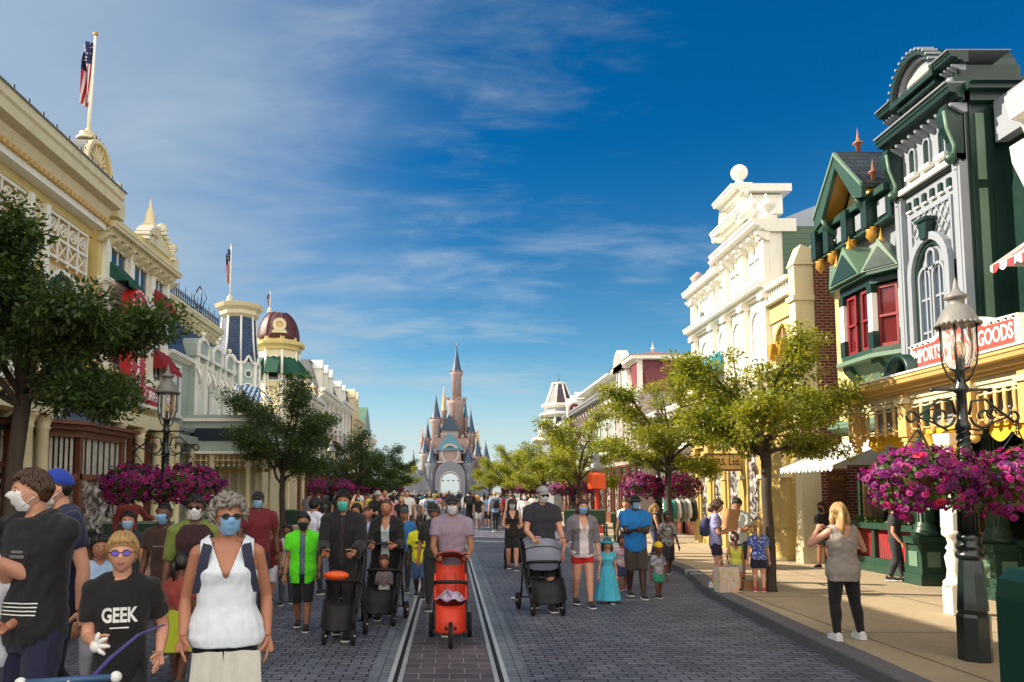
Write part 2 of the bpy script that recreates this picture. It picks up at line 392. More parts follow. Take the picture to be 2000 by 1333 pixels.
mat('chrome_dull', (168, 168, 168), .5, .25, 6, .1, metal=.15); mat('rail_guard', (176, 178, 178), .5, .2, 4, .1)
rail(.45, 1); rail(-.47, -1)
def walk(name, line, out, side):
    mb = MB(); pts = [(x + side * .3, y) for y, x in line]
    poly = pts + [(out, line[-1][0]), (out, line[0][0])]
    mb.prism(poly, -.01, .12, 'sidewalk'); tag(mb.build(name), None, None, None, 'structure')
    kb = MB(); 
    for (y0, x0), (y1, x1) in zip(line[:-1], line[1:]):
        n = max(1, round((y1 - y0) / 1.4)) if y1 - y0 < 30 else 40
        for i in range(n):
            a, b = i / n, (i + 1) / n; g = .006
            ya, yb = y0 + (y1 - y0) * a + g, y0 + (y1 - y0) * b; xa, xb = x0 + (x1 - x0) * a, x0 + (x1 - x0) * b
            kb.prism([(xa, ya), (xb, yb), (xb + side * .288, yb), (xa + side * .288, ya)], -.01, .124, 'kerb_stone')
            kb.prism([(xa + side * .02, ya), (xb + side * .02, yb), (xb + side * .28, yb), (xa + side * .28, ya)], .124, .130, 'kerb_stone')
    tag(kb.build('kerb'), None, None, None, 'structure')
walk('sidewalk', KR, 14, 1); walk('sidewalk', KL, -14, -1)
# paper litter on the pavers
lt = MB(); p = onZ(1003, 1172, 0)
lt.grid(lambda a, b: (p.x - .04 + .09 * a, p.y + .1 * b, .012 + .02 * math.sin(5 * a + 3 * b) ** 2), 5, 5, 'paper_white')
tag(lt.build('paper_scrap'), 'crumpled white paper scrap lying on the grey pavers', 'litter')
# ================================================================== facade toolkit: u along the street, v up, w towards the street
class Fac:
    def __init__(s, side, X, u0, name, label, cat='building', group=None):
        s.side, s.X, s.u0 = side, X, u0
        s.root = thing(name, label, cat, (side * X, u0, 0), 0, group)
        s.M = Matrix(((0, 0, -side, 0), (1, 0, 0, -u0), (0, 1, 0, 0), (0, 0, 0, 1)))
    def mb(s): return MB(s.M)
    def at(s, x, y, w=0):
        p = onX(x, y, s.side * (s.X - w)); return p.y, p.z
    def world(s, u, v, w): return Vector((s.side * (s.X - w), u, v))
def arch(u0, u1, v0, v1, n=10, pointed=False):
    'outline of a round-headed opening: straight sides, arch on top reaching v1'
    r = (u1 - u0) / 2; c = (u0 + u1) / 2
    if pointed:
        h = (u1 - u0) * 1.0; pts = [(u0, v0), (u1, v0)]
        for i in range(n + 1): t = i / n; pts.append((u1 - (u1 - c) * t, v1 - h + h * math.sin(t * pi / 2) ** .9))
        for i in range(n - 1, -1, -1): t = i / n; pts.append((u0 + (c - u0) * t, v1 - h + h * math.sin(t * pi / 2) ** .9))
        return pts
    return [(u0, v0), (u1, v0)] + [(c + r * math.cos(pi * i / n), v1 - r + r * math.sin(pi * i / n)) for i in range(n + 1)]
def rect(u0, u1, v0, v1): return [(u0, v0), (u1, v0), (u1, v1), (u0, v1)]
def shrink(poly, d):
    cx = sum(p[0] for p in poly) / len(poly); cy = sum(p[1] for p in poly) / len(poly)
    w = max(p[0] for p in poly) - min(p[0] for p in poly); h = max(p[1] for p in poly) - min(p[1] for p in poly)
    mx = (max(p[0] for p in poly) + min(p[0] for p in poly)) / 2; my = (max(p[1] for p in poly) + min(p[1] for p in poly)) / 2
    return [(mx + (a - mx) * (w - 2 * d) / w, my + (b - my) * (h - 2 * d) / h) for a, b in poly]
def window(F, u0, u1, v0, v1, w=0., fm='white_paint', gm='glass', fr=.07, kind='rect', cols=2, rows=2, sill=True, depth=.05, name='window', parent=None):
    'window part (frame, bars, sill) with its glass as a sub-part'
    poly = rect(u0, u1, v0, v1) if kind == 'rect' else arch(u0, u1, v0, v1, 10, kind == 'lancet')
    mb = F.mb(); inn = shrink(poly, fr); mb.frame(poly, inn, w + .004, w + depth + .02, fm)
    bt = .022
    for i in range(1, cols): c = u0 + (u1 - u0) * i / cols; mb.box(c - bt, c + bt, v0 + fr, v1 - fr * (1 if kind == 'rect' else 1.5), w + .012, w + depth * .8, fm)
    for i in range(1, rows): c = v0 + (v1 - v0) * i / rows; mb.box(u0 + fr, u1 - fr, c - bt, c + bt, w + .012, w + depth * .7, fm)
    if sill: mb.box(u0 - .06, u1 + .06, v0 - .09, v0 - .003, w + .004, w + depth + .09, fm)
    o = mb.build(name, parent or F.root)
    g = F.mb(); g.prism(inn, w + .003, w + .012, gm); g.build('pane', o)
    return o
CORN = [(0, 0), (0, .35), (.12, .42), (.2, .5), (.34, .55), (.42, .82), (.5, 1.), (1., 1.)]   # (v fraction, w fraction) from wall up
def cornice(mb, u0, u1, v, h, pr, m, ends=0.0, brk=0, bm=None, bh=None, w=0):
    poly = [(v, w + .002)] + [(v + h * a, w + pr * b) for a, b in ((0, .25), (.18, .3), (.2, .5), (.45, .62), (.5, .9), (.72, .94), (.78, 1.), (1., 1.))] + [(v + h, w + .002)]
    mb.prism(poly, u0 - ends, u1 + ends, m, 0)
    if brk:
        n = max(1, int((u1 - u0) / brk)); bh = bh or h * .7
        for i in range(n + 1):
            c = u0 + (u1 - u0) * i / n; bw = brk * .16
            mb.prism([(v - .003, w), (v - .003, w + pr * .75), (v - bh * .3, w + pr * .7), (v - bh, w + pr * .2), (v - bh, w)], c - bw, c + bw, bm or m, 0)
def column(mb, u, w, v0, v1, r, m, base=True, n=14, flute=False):
    h = v1 - v0
    pr = [(r * 1.5, v0), (r * 1.5, v0 + .1), (r * 1.2, v0 + .14), (r * 1.25, v0 + .2), (r, v0 + .25), (r * 1.02, v0 + h * .35), (r * .86, v1 - .3), (r * 1.1, v1 - .26), (r * .9, v1 - .22), (r * 1.3, v1 - .08), (r * 1.5, v1 - .06), (r * 1.5, v1)]
    mb.lathe([(a, b) for a, b in pr], (u, 0, w), m, n, 1)
    if flute:
        for i in range(n):
            t = 2 * pi * i / n; mb.tube([(u + r * 1.0 * math.cos(t), v0 + .28, w + r * 1.0 * math.sin(t)), (u + r * .86 * math.cos(t), v1 - .32, w + r * .86 * math.sin(t))], r * .1, m, 5)
def urn(mb, u, v, w, s, m, n=14):
    mb.lathe([(.28 * s, v), (.28 * s, v + .1 * s), (.12 * s, v + .16 * s), (.14 * s, v + .24 * s), (.34 * s, v + .42 * s), (.36 * s, v + .56 * s), (.2 * s, v + .7 * s), (.08 * s, v + .8 * s), (.05 * s, v + .98 * s), (.001, v + 1.05 * s)], (u, 0, w), m, n, 1)
def ballfin(mb, u, v, w, s, m):
    mb.lathe([(.3 * s, v), (.3 * s, v + .12 * s), (.14 * s, v + .2 * s), (.16 * s, v + .3 * s)] + [(max(.001, .34 * s * math.sin(pi * i / 10)), v + .62 * s - .34 * s * math.cos(pi * i / 10)) for i in range(1, 11)], (u, 0, w), m, 14, 1)
def spike(mb, u, v, w, s, m):
    mb.lathe([(.1 * s, v), (.1 * s, v + .35 * s), (.2 * s, v + .4 * s), (.22 * s, v + .46 * s), (.08 * s, v + .56 * s), (.03 * s, v + .9 * s), (.001, v + 1.15 * s)], (u, 0, w), m, 8, 1)
def awning(F, u0, u1, v0, v1, w0, w1, m, name='awning', scal=8, val=.14, parent=None):
    'sloping canvas with side cheeks and a scalloped valance'
    mb = F.mb(); t = .012
    mb.grid(lambda a, b: (u0 + (u1 - u0) * a, v1 + (v0 - v1) * b - .05 * math.sin(pi * b), w0 + (w1 - w0) * b), 10, 6, m)
    for u in (u0, u1): mb.prism([(v1, w0), (v0, w1), (v0, w0 + .02)], u - t, u + t, m, 0)
    n = max(3, scal); k = 5
    vs = []; fs = []
    for i in range(n * k + 1):
        a = i / (n * k); s_ = abs(math.sin(pi * n * a)); u = u0 + (u1 - u0) * a
        vs += [(u, v0, w1), (u, v0 - val * (.55 + .45 * s_), w1 + .004)]
    fs = [(2 * i, 2 * i + 2, 2 * i + 3, 2 * i + 1) for i in range(n * k)]
    mb.add(vs, fs, m)
    return mb.build(name, parent or F.root, recalc=False)
def wallblock(F, u0, u1, v0, v1, d0, m, w=0, name='wall'):
    mb = F.mb(); mb.box(u0, u1, v0, v1, -d0, w, m); return mb.build(name, F.root)
def quoins(mb, u, v0, v1, w, m, s=.12):
    v = v0; k = 0
    while v < v1 - .2: mb.box(u - s - (.06 if k % 2 else 0), u + s + (.06 if k % 2 else 0), v, min(v + .26, v1), w + .001, w + .03, m); v += .3; k += 1
def usflag(name, label, base, top_len, pole_h, flag_h, sw, lean=0, group='flags on the rooftops'):
    'pole with a limp striped flag wrapped round it'
    root = thing(name, label, 'flag', base, 0, group)
    p = MB(); p.lathe([(sw * .9, 0), (sw * .9, .06), (sw * .5, .12), (sw * .7, .2), (sw * .3, .28), (sw * .2, .34)], (0, 0, 0), 'cream', 10)
    p.tube([(0, 0, .2), (lean * .5, 0, pole_h * .5), (lean, 0, pole_h)], [sw * .17, sw * .14, sw * .1], 'white_paint', 8)
    p.sphere((lean, 0, pole_h + sw * .18), sw * .2, 'gold', 8, 6); p.build('pole', root)
    f = MB(); ns = 13; H = flag_h
    def P(a, b):      # a across the hoist folds, b down
        wob = .5 + .5 * math.sin(b * 6 + 1); x = lean * (1 - b * H / pole_h) + sw * (-.1 - .75 * a - .25 * a * wob) * (1 - .35 * b); y = sw * .5 * math.sin(a * 9 + b * 3) * (.3 + a)
        return (x, y, pole_h - .06 - H * b - .12 * a * (1 - b) * H - .06 * H * a)
    for k in range(ns):
        m = 'flag_red' if k % 2 == 0 else 'flag_white'
        for j in range(8):
            b0, b1 = j / 8, (j + 1) / 8; a0, a1 = k / ns, (k + 1) / ns
            mm = 'flag_blue' if (b0 < .36 and a0 < .95) else m
            f.add([P(a0, b0), P(a1, b0), P(a1, b1), P(a0, b1)], [(0, 1, 2, 3)], mm, True)
    # stars
    rs = random.Random(3)
    for i in range(26):
        a, b = rs.uniform(.05, .95), rs.uniform(.02, .34); q = P(a, b); e = sw * .06
        f.add([(q[0] - e, q[1] - .02 * sw - .012, q[2]), (q[0], q[1] - .02 * sw - .012, q[2] + e), (q[0] + e, q[1] - .02 * sw - .012, q[2]), (q[0], q[1] - .02 * sw - .012, q[2] - e)], [(0, 1, 2, 3)], 'flag_white')
    f.build('flag_cloth', root, recalc=False)
    return root
mat('flag_red', (176, 30, 46), .8, .15, 3); mat('flag_white', (226, 220, 222), .8, .1, 3); mat('flag_blue', (38, 44, 92), .8, .15, 3)
# ================================================================== LEFT SIDE, near to far
def left_arcade():
    F = Fac(-1, 8.9, 9, 'arcade_building', 'long cream building with fretwork frieze, big eaves and red brick lower floors')
    U0, U1 = -2, 17.75
    wallblock(F, U0, U1, 5.3, 8.3, 6, 'cream'); wallblock(F, U0, U1 - .01, 3.6, 5.297, 5.9, 'red_brick', -.02, 'brick_wall')
    b = F.mb(); b.box(U0, U1 - .02, -.02, 3.597, -5.8, -.3, 'red_brick')
    b.build('ground_floor_wall', F.root)
    e = F.mb()
    cornice(e, U0, U1 + .15, 8.36, .84, .82, 'cream')
    e.box(U0, U1 + .05, 8.22, 8.36, 0, .42, 'white_paint'); 
    for i in range(110): u = U0 + .3 + i * .18; e.box(u, u + .09, 8.36, 8.47, .43, .52, 'tan_paint') if u < U1 else None
    e.box(U0, U1 + .05, 8.02, 8.215, .01, .12, 'yellow_paint'); e.box(U0, U1 + .2, 9.2, 9.23, -.6, .86, 'grey_lead')
    for i in range(16): u = 10.2 + i * .5; e.tube([(u, 9.23, .8), (u, 9.34, .8)], .02, 'iron', 5)
    e.build('eaves', F.root)
    # fretwork frieze and lattice between posts
    g = F.mb(); lat = F.mb(); dk = F.mb()
    for p0 in [2.2 + 2.55 * i for i in range(6)]:
        for du in (0, .62): g = F.mb(); g.box(p0 + du, p0 + du + .16, 5.4, 8.02, .003, .2, 'white_paint'); g.build('post', F.root)
        g = F.mb()
        g.box(p0 + .16, p0 + .62, 5.4, 8.02, .003, .07, 'yellow_paint'); g.box(p0 + .25, p0 + .53, 6.6, 7.2, .068, .1, 'cream'); g.build('frieze_panel', F.root)
        for q in (7.4, 7.75): lat.lathe([(.13, .10), (.16, .10), (.16, .13), (.13, .13), (.13, .10)], (p0 + .39, q, 0), 'white_paint', 12, caps=False)
        a0, a1 = p0 + .78, p0 + 2.55
        dk.box(a0, a1, 6.9, 8.0, .002, .02, 'tan_paint')
        n = 4; st = (a1 - a0) / n
        for v in (7.0, 7.44, 7.95): lat.box(a0, a1, v - .03, v + .03, .1, .15, 'white_paint')
        for i in range(n + 1): lat.box(a0 + st * i - .02, a0 + st * i + .02, 6.9, 7.98, .1, .14, 'white_paint')
        for i in range(n):
            c = a0 + st * (i + .5)
            lat.lathe([(.12, .11), (.16, .11), (.16, .135), (.12, .135), (.12, .11)], (c, 7.7, 0), 'white_paint', 12, caps=False)
            for k in range(4): t = pi / 4 + k * pi / 2; lat.tube([(c, 7.7, .12), (c + .12 * math.cos(t), 7.7 + .12 * math.sin(t), .12)], .022, 'white_paint', 5)
            for sg in (1, -1): lat.tube([(c - st * .42, 7.22 - sg * .19, .12), (c + st * .42, 7.22 + sg * .19, .12)], .02, 'white_paint', 5)
        # arched opening under the lattice
        o = window(F, a0 + .12, a1 - .12, 4.1, 6.85, .0, 'white_paint', 'glass', .1, 'arch', 2, 3, depth=.08)
    lat.build('fretwork', F.root); dk.build('frieze_panel', F.root)
    m = F.mb(); m.box(U0, U1, 5.22, 5.38, 0, .16, 'cream'); cornice(m, U0, 15.1, 3.5, .32, .4, 'cream', brk=.5); m.build('string_course', F.root)
    # ground-floor columns, paired
    for u in (5.6, 6.05, 9.6, 10.05, 11.9, 13.75, 14.3): c = F.mb(); column(c, u, 1.0, .6, 3.29, .135, 'cream'); c.box(u - .22, u + .22, .12, .62, .78, 1.22, 'cream'); c.build('column', F.root)
    c = F.mb(); c.box(2, 14.6, 3.28, 3.5, .78, 1.22, 'cream'); c.box(2, 14.6, 3.46, 3.52, -.3, 1.215, 'cream'); c.build('entablature', F.root)
    # shop windows with brown timber frames and leaded transoms
    for (a, z) in ((10.4, 11.6), (12.3, 13.6), (14.0, 15.2)): shopwin(F, a, z, -.26)
    return F
def shopwin(F, a, z, w, v0=.75, v1=3.25, parent=None, name='shop_window'):
    mb = F.mb(); tr = v0 + (v1 - v0) * .62
    for u in (a, z - .1): mb.box(u, u + .1, .12, v1, w, w + .14, 'brown_wood')
    for v in (v0 - .1, tr, v1 - .1): mb.box(a + .1, z - .1, v, v + .1, w + .002, w + .12, 'brown_wood')
    mb.box(a, z, .13, v0 - .1, w, w + .1, 'brown_wood')
    n = max(3, int((z - a) / .17))
    for i in range(1, n): u = a + .1 + (z - a - .2) * i / n; mb.box(u - .01, u + .01, tr + .1, v1 - .1, w + .03, w + .05, 'iron')
    for i in range(n):
        c = a + .1 + (z - a - .2) * (i + .5) / n; r = (z - a - .2) / n / 2
        mb.tube([(c + r * math.cos(t), v1 - .42 + r * 1.4 * math.sin(t), w + .04) for t in [pi * k / 6 for k in range(7)]], .009, 'iron', 4)
    mb.box(a + .1, z - .1, v1 - .2, v1 - .1, w + .02, w + .06, 'mid_green')
    o = mb.build(name, parent or F.root)
    g = F.mb(); g.box(a + .1, z - .1, v0, tr, w + .012, w + .024, 'shop_display'); g.box(a + .1, z - .1, tr + .1, v1 - .2, w + .012, w + .022, 'leaded'); g.build('pane', o)
    return o
def leadedmat():
    t = NT('leaded'); n = t.noise(5, 4, None, .6); c = t.mix(n, lin((124, 128, 136)), lin((230, 222, 200)))
    t.base(c); t.b.inputs['Roughness'].default_value = .15; MATS['leaded'] = t.m
leadedmat()
FA = left_arcade()
# lead-roofed dormer gable behind the eaves, with its flagpole
def dormer_gable():
    p = onX(190, 300, -9.9); q0 = onY(143, 350, p.y); q1 = onY(218, 350, p.y); top = onY(190, 278, p.y).z
    r = thing('roof_gable', 'round-topped lead-grey roof gable with fan ornament above the cream eaves', 'gable', (p.x, p.y, 9.23))
    mb = MB(); hw = .75; h = top - 9.23
    out = [(-hw, 0), (hw, 0)] + [(hw * math.cos(pi * i / 12), h - hw + hw * math.sin(pi * i / 12)) for i in range(13)]
    mb.prism(out, -2.6, 0, 'grey_lead', 0); mb.build('vault', r)
    t = MB(); t.frame(out, shrink(out, .1), 0, .12, 'cream', 0); t.prism(shrink(out, .1), 0, .02, 'tan_paint', 0)
    for i in range(9):
        a = pi * (i + .5) / 9; t.tube([(.05, .12 * math.cos(a), h - hw + .12 * math.sin(a)), (.05, (hw - .16) * math.cos(a), h - hw + (hw - .16) * math.sin(a))], .035, 'cream', 5)
    t.frame([(.42 * math.cos(2 * pi * i / 16), .42 + .42 * math.sin(2 * pi * i / 16)) for i in range(16)], [(.3 * math.cos(2 * pi * i / 16), .42 + .3 * math.sin(2 * pi * i / 16)) for i in range(16)], .02, .16, 'cream', 0)
    for i in range(13): t.tube([(.06, (hw + .02) * math.cos(pi * i / 12), h - hw + (hw + .02) * math.sin(pi * i / 12)), (.06, (hw + .1) * math.cos(pi * i / 12), h - hw + (hw + .1) * math.sin(pi * i / 12))], .015, 'iron', 4)
    t.build('gable_front', r)
    f0 = Vector((p.x - 1.0, p.y, 0)); f0 = onY(175, 283, p.y); f1 = onY(190, 74, p.y)
    usflag('flagpole', 'tall flagpole with a limp striped flag on the lead-grey gable at far left', (f0.x, p.y - .1, top - .02), 0, f1.z - top, (f1.z - top) * .62, .34, f1.x - f0.x)
dormer_gable()
# corner bay window of the brick shop
def bay():
    F = FA; poly = [(15.3, -.25), (15.3, .5), (15.9, .95), (17.9, .95), (18.4, .45), (18.4, -.25)]
    r = thing('bay_window', 'brown timber bay shop window with a low blue-grey domed roof below the brick wall', 'bay window', (-8.9, 16.8, 0.12))
    G = type('G', (), {})(); M = Matrix(((0, 0, 1, 0), (1, 0, 0, -16.8), (0, 1, 0, -.12), (0, 0, 0, 1)))
    mb = MB(M)
    def ring(v0, v1, grow, m):
        mb.prism([(v, w) for v, w in []] or [(0, 0)], 0, 0, m) if 0 else None
        pl = [(u + (grow if u > 16.8 else -grow), w + (grow if w > 0 else 0)) for u, w in poly]
        mb.add([(u, v, w) for v in (v0, v1) for u, w in pl], [tuple(range(6)), tuple(range(6, 12))] + [(i, (i + 1) % 6, 6 + (i + 1) % 6, 6 + i) for i in range(6)], m)
    ring(.12, .62, .0, 'brown_wood'); ring(.62, .72, .06, 'brown_wood'); ring(2.05, 2.17, .03, 'brown_wood'); ring(2.95, 3.1, .06, 'brown_wood'); ring(3.1, 3.2, .2, 'brown_wood'); ring(3.2, 3.27, .32, 'brown_wood')
    for u, w in poly[1:5]:
        mb.box(u - .07, u + .07, .72, 2.95, w - .09, w + .03, 'brown_wood')
    mb.build('frame', r)
    g = MB(M); pl = [(u, w - .04) for u, w in poly]
    for i in range(1, 5) if 0 else range(0, 5):
        (a, b), (c, d) = pl[i], pl[i + 1]
        g.sheet([(a, .72, b), (c, .72, d), (c, 2.05, d), (a, 2.05, b)], 'shop_display'); g.sheet([(a, 2.17, b), (c, 2.17, d), (c, 2.95, d), (a, 2.95, b)], 'leaded')
        n = 7
        for k in range(1, n):
            t = k / n; g.box(a + (c - a) * t - .012, a + (c - a) * t + .012, 2.17, 2.95, b + (d - b) * t, b + (d - b) * t + .03, 'iron')
    g.build('pane', r, recalc=False)
    d = MB(M); d.lathe([(1.85, 3.27), (1.7, 3.45), (1.35, 3.68), (.8, 3.86), (.001, 3.92)], (16.85, 0, -.2), 'grey_blue', 20, 1, sy=.62); d.build('domed_roof', r)
mat('grey_blue', (72, 78, 98), .45, .2, 3, .15)
bay()
def left_parlour():
    F = Fac(-1, 8.7, 20.2, 'parlour_building', 'yellow shop building with urn-topped parapet and red awnings, past the long eaves')
    U0, U1 = 17.9, 22.35
    wallblock(F, U0, U1, 0, 8.35, 6, 'yellow_paint')
    e = F.mb(); cornice(e, U0, U1, 8.2, .3, .45, 'cream', .05, .42); e.box(U0, U1, 8.5, 8.75, -.5, .05, 'cream'); cornice(e, U0, U1, 6.9, .22, .25, 'white_paint', .02)
    cornice(e, U0, U1, 4.55, .3, .35, 'cream', .02, .3); e.box(U0, 19.9, 8.5, 8.85, -.4, .1, 'yellow_paint'); e.build('cornice', F.root)
    # curved pediment and finials on the parapet
    p = F.mb(); c = 20.9
    out = [(c - 1.2, 8.5), (c + 1.2, 8.5), (c + 1.2, 8.75)] + [(c + .95 * math.cos(pi * i / 12), 8.75 + .55 * math.sin(pi * i / 12)) for i in range(13)] + [(c - 1.2, 8.75)]
    p.prism([(a, b) for a, b in out], .02, .3, 'yellow_paint'); 
    inn = [(c + .7 * math.cos(pi * i / 12), 8.75 + .38 * math.sin(pi * i / 12)) for i in range(13)]
    p.prism(inn, .3, .34, 'cream')
    for i in range(13): a = pi * i / 12; p.box(c + .95 * math.cos(a) - .06, c + .95 * math.cos(a) + .06, 8.75 + .55 * math.sin(a), 8.83 + .55 * math.sin(a), 0, .42, 'white_paint')
    p.build('pediment', F.root)
    u = F.mb(); u.box(18.1, 18.5, 8.7, 9.15, .0, .36, 'cream'); ballfin(u, 18.3, 9.14, .18, .55, 'cream'); u.build('finial', F.root)
    u = F.mb(); u.box(20.25, 20.65, 9.0, 9.3, .05, .4, 'cream'); u.lathe([(.2, 9.29), (.2, 9.36), (.15, 9.4), (.14, 9.6), (.05, 9.85), (.03, 10.0), (.01, 10.1)], (20.45, 0, .2), 'cream', 10, 1); u.build('finial', F.root)
    u = F.mb(); ballfin(u, 21.3, 9.2, .2, .5, 'cream'); u.build('finial', F.root)
    u = F.mb(); u.box(21.9, 22.3, 8.5, 8.9, .0, .36, 'cream'); ballfin(u, 22.1, 8.89, .2, .5, 'cream'); u.build('finial', F.root)
    q = F.mb()
    for a in (18.1, 19.5, 20.95, 22.05): q.box(a, a + .22, 4.85, 8.2, .003, .12, 'white_paint')
    q.box(18.0, 19.4, 4.9, 6.8, .003, .04, 'red_brick'); q.build('pilasters', F.root)
    for a, z in ((18.4, 19.4), (19.8, 20.8), (21.25, 22.0)):
        window(F, a, z, 5.0, 6.75, .0, 'white_paint', 'glass', .08, 'arch', 2, 2); window(F, a, z, 7.1, 8.1, 0, 'white_paint', 'glass', .07, 'rect', 2, 1)
    for a, z, v0, v1, w1 in ((21.1, 22.3, 7.1, 7.7, .42), (21.2, 22.3, 5.35, 5.95, .55)): awning(F, a, z, v0, v1, .1, w1, 'red_canvas', scal=6)
    for a, z, v0, v1 in ((18.3, 19.3, 7.1, 7.65), (18.4, 19.4, 5.6, 6.2)): awning(F, a, z, v0, v1, .06, .6, 'green_canvas', scal=6)
    g = F.mb(); g.box(U0, U1, 3.5, 3.85, .003, .5, 'cream'); g.build('entablature', F.root)
    for a in (18.7, 20.0, 21.2, 22.2): g = F.mb(); column(g, a, .3, .12, 3.51, .14, 'cream'); g.build('column', F.root)
    for a, z in ((18.9, 19.9), (20.2, 21.1)): shopwin(F, a, z, .006, .7, 3.4)
    d = F.mb(); d.box(21.35, 22.05, .13, 3.2, .003, .05, 'navy_board'); d.build('door', F.root)
    # projecting vertical sign
    s = thing('vertical_sign', 'tall red vertical sign with round top, white letters and a border of bulbs', 'sign', (-8.2, 18.95, 4.3))
    b = MB(Matrix(((0, 0, 1, 0), (1, 0, 0, 0), (0, 1, 0, 0), (0, 0, 0, 1)))); b.prism(arch(-.48, .48, 0, 2.75), -.14, .14, 'red_sign')
    b.box(-.12, .12, .5, .7, -.55, -.14, 'iron'); b.box(-.12, .12, 2.0, 2.15, -.55, -.14, 'iron'); 
    ol = shrink(arch(-.48, .48, 0, 2.75), .06); l = b
    pts = []
    for (a, b_), (c_, d_) in zip(ol, ol[1:] + ol[:1]):
        n = max(1, int(math.hypot(c_ - a, d_ - b_) / .16)); pts += [(a + (c_ - a) * k / n, b_ + (d_ - b_) * k / n) for k in range(n)]
    for a, b_ in pts: l.sphere((a, b_, .145), .026, 'paper_white', 6, 4)
    b.build('board', s)
    t = MB()
    for i, chx in enumerate('ICE CREAM'): 
        if chx != ' ': addtext(t, chx, (.15, 0, 2.42 - .265 * i), (0, 1, 0), (0, 0, 1), .27, 'paper_white', None, .012, .006)
    t.build('lettering', s)
    s2 = thing('shop_sign', 'small red and white shop sign edged with bulbs above the cream columns', 'sign', (-8.3, 20.6, 4.42))
    M2 = Matrix(((0, 0, 1, 0), (1, 0, 0, 0), (0, 1, 0, 0), (0, 0, 0, 1)))
    b = MB(M2); b.prism(rect(-1.0, 1.0, -.33, .33), -.4, .02, 'paper_white'); b.prism(rect(-.9, .9, -.24, .24), .02, .035, 'red_sign')
    for i in range(15):
        for v in (-.285, .285): b.sphere((-.93 + i * .133, v, .03), .024, 'paper_white', 6, 4)
    b.build('board', s2); t = MB(); addtext(t, 'CREAM', (.045, 0, 0), (0, 1, 0), (0, 0, 1), .36, 'paper_white', 1.5, .01, .008); t.build('lettering', s2)
left_parlour()
def octagon(r, z0, z1, n=8, rot=pi / 8): return [(r * math.cos(2 * pi * i / n + rot), r * math.sin(2 * pi * i / n + rot)) for i in range(n)]
def left_mansard():
    F = Fac(-1, 8.7, 25.3, 'mansard_building', 'sage building with blue tiled mansard, iron roof cresting and tall gabled dormers')
    U0, U1 = 22.4, 28.6
    wallblock(F, U0, U1, 0, 6.1, 6, 'sage')
    r = F.mb(); r.prism([(6.12, .02), (7.72, -.55), (7.72, -5.5), (6.12, -6)], U0, U1, 'slate_tiles', 0); r.build('mansard_roof', F.root)
    e = F.mb(); cornice(e, U0, U1, 7.7, .4, .35, 'cream', .06, .4, w=-.5); cornice(e, U0, U1, 5.95, .2, .25, 'white_paint', .0); cornice(e, U0, U1, 3.55, .3, .4, 'sage', .0); e.build('cornice', F.root)
    k = F.mb(); z = 8.12
    for v in (z + .08, z + .38): k.tube([(U0, v, -.35), (U1, v, -.35)], .018, 'iron', 5)
    n = 30
    for i in range(n + 1):
        u = U0 + (U1 - U0) * i / n; hh = .62 if i % 3 == 0 else .42; k.tube([(u, z, -.35), (u, z + hh, -.35), (u, z + hh + .06, -.35)], [.018, .014, .004], 'iron', 5)
        if i < n:
            c = u + (U1 - U0) / n / 2; k.tube([(c + .075 * math.cos(2 * pi * j / 8), z + .23 + .11 * math.sin(2 * pi * j / 8), -.35) for j in range(9)], .012, 'iron', 4)
    for i in range(5): t = i * 2 * pi / 5; k.tube([(26.3, z, -.35), (26.3 + .25 * math.cos(t), z + .7, -.35 + .25 * math.sin(t)), (26.3, z + 1.1, -.35)], .016, 'iron', 5)
    k.build('cresting', F.root)
    for i, c in enumerate((24.9, 26.4, 27.9)):
        d = F.mb(); hw = .5
        d.box(c - hw, c + hw, 3.9, 6.1, .004, .22, 'sage'); d.box(c - hw, c + hw, 6.103, 6.5, -.9, .22, 'sage')
        out = [(c - hw - .08, 6.3), (c - hw - .08, 6.5)] + [(c - (hw + .08) * math.cos(pi * j / 8), 6.5 + .5 * math.sin(pi * j / 8) ** .8) for j in range(9)] + [(c + hw + .08, 6.3)]
        d.prism(out, -1.3, .3, 'sage'); d.frame(out, shrink(out, .1), .3, .38, 'white_paint'); ballfin(d, c, 6.98, .3, .25, 'white_paint')
        for s_ in (-1, 1): d.box(c + s_ * (hw - .06) - .06, c + s_ * (hw - .06) + .06, 3.9, 6.3, .22, .34, 'white_paint'); d.tube([(c + s_ * hw, 5.9, .3), (c + s_ * hw, 5.65, .42), (c + s_ * (hw - .08), 5.4, .34)], .06, 'white_paint', 6)
        d.build('dormer', F.root)
        for s_ in (-.25, .25): window(F, c + s_ - .2, c + s_ + .2, 4.15, 6.15, .222, 'white_paint', 'bead_sage', .05, 'lancet', 1, 1)
    for a in (22.7, 23.35): window(F, a - .25, a + .25, 4.2, 5.8, .0, 'white_paint', 'glass_blue', .07, 'rect', 1, 2)
    for a in (22.7, 24.0): g = F.mb(); column(g, a, .3, .12, 3.31, .13, 'cream'); g.build('column', F.root)
    g = F.mb(); g.box(22.4, 24.1, 3.3, 3.55, .003, .5, 'sage'); g.build('entablature', F.root)
    d = F.mb(); d.box(22.9, 23.8, .13, 3.2, .003, .04, 'navy_board'); d.build('door', F.root)
left_mansard()
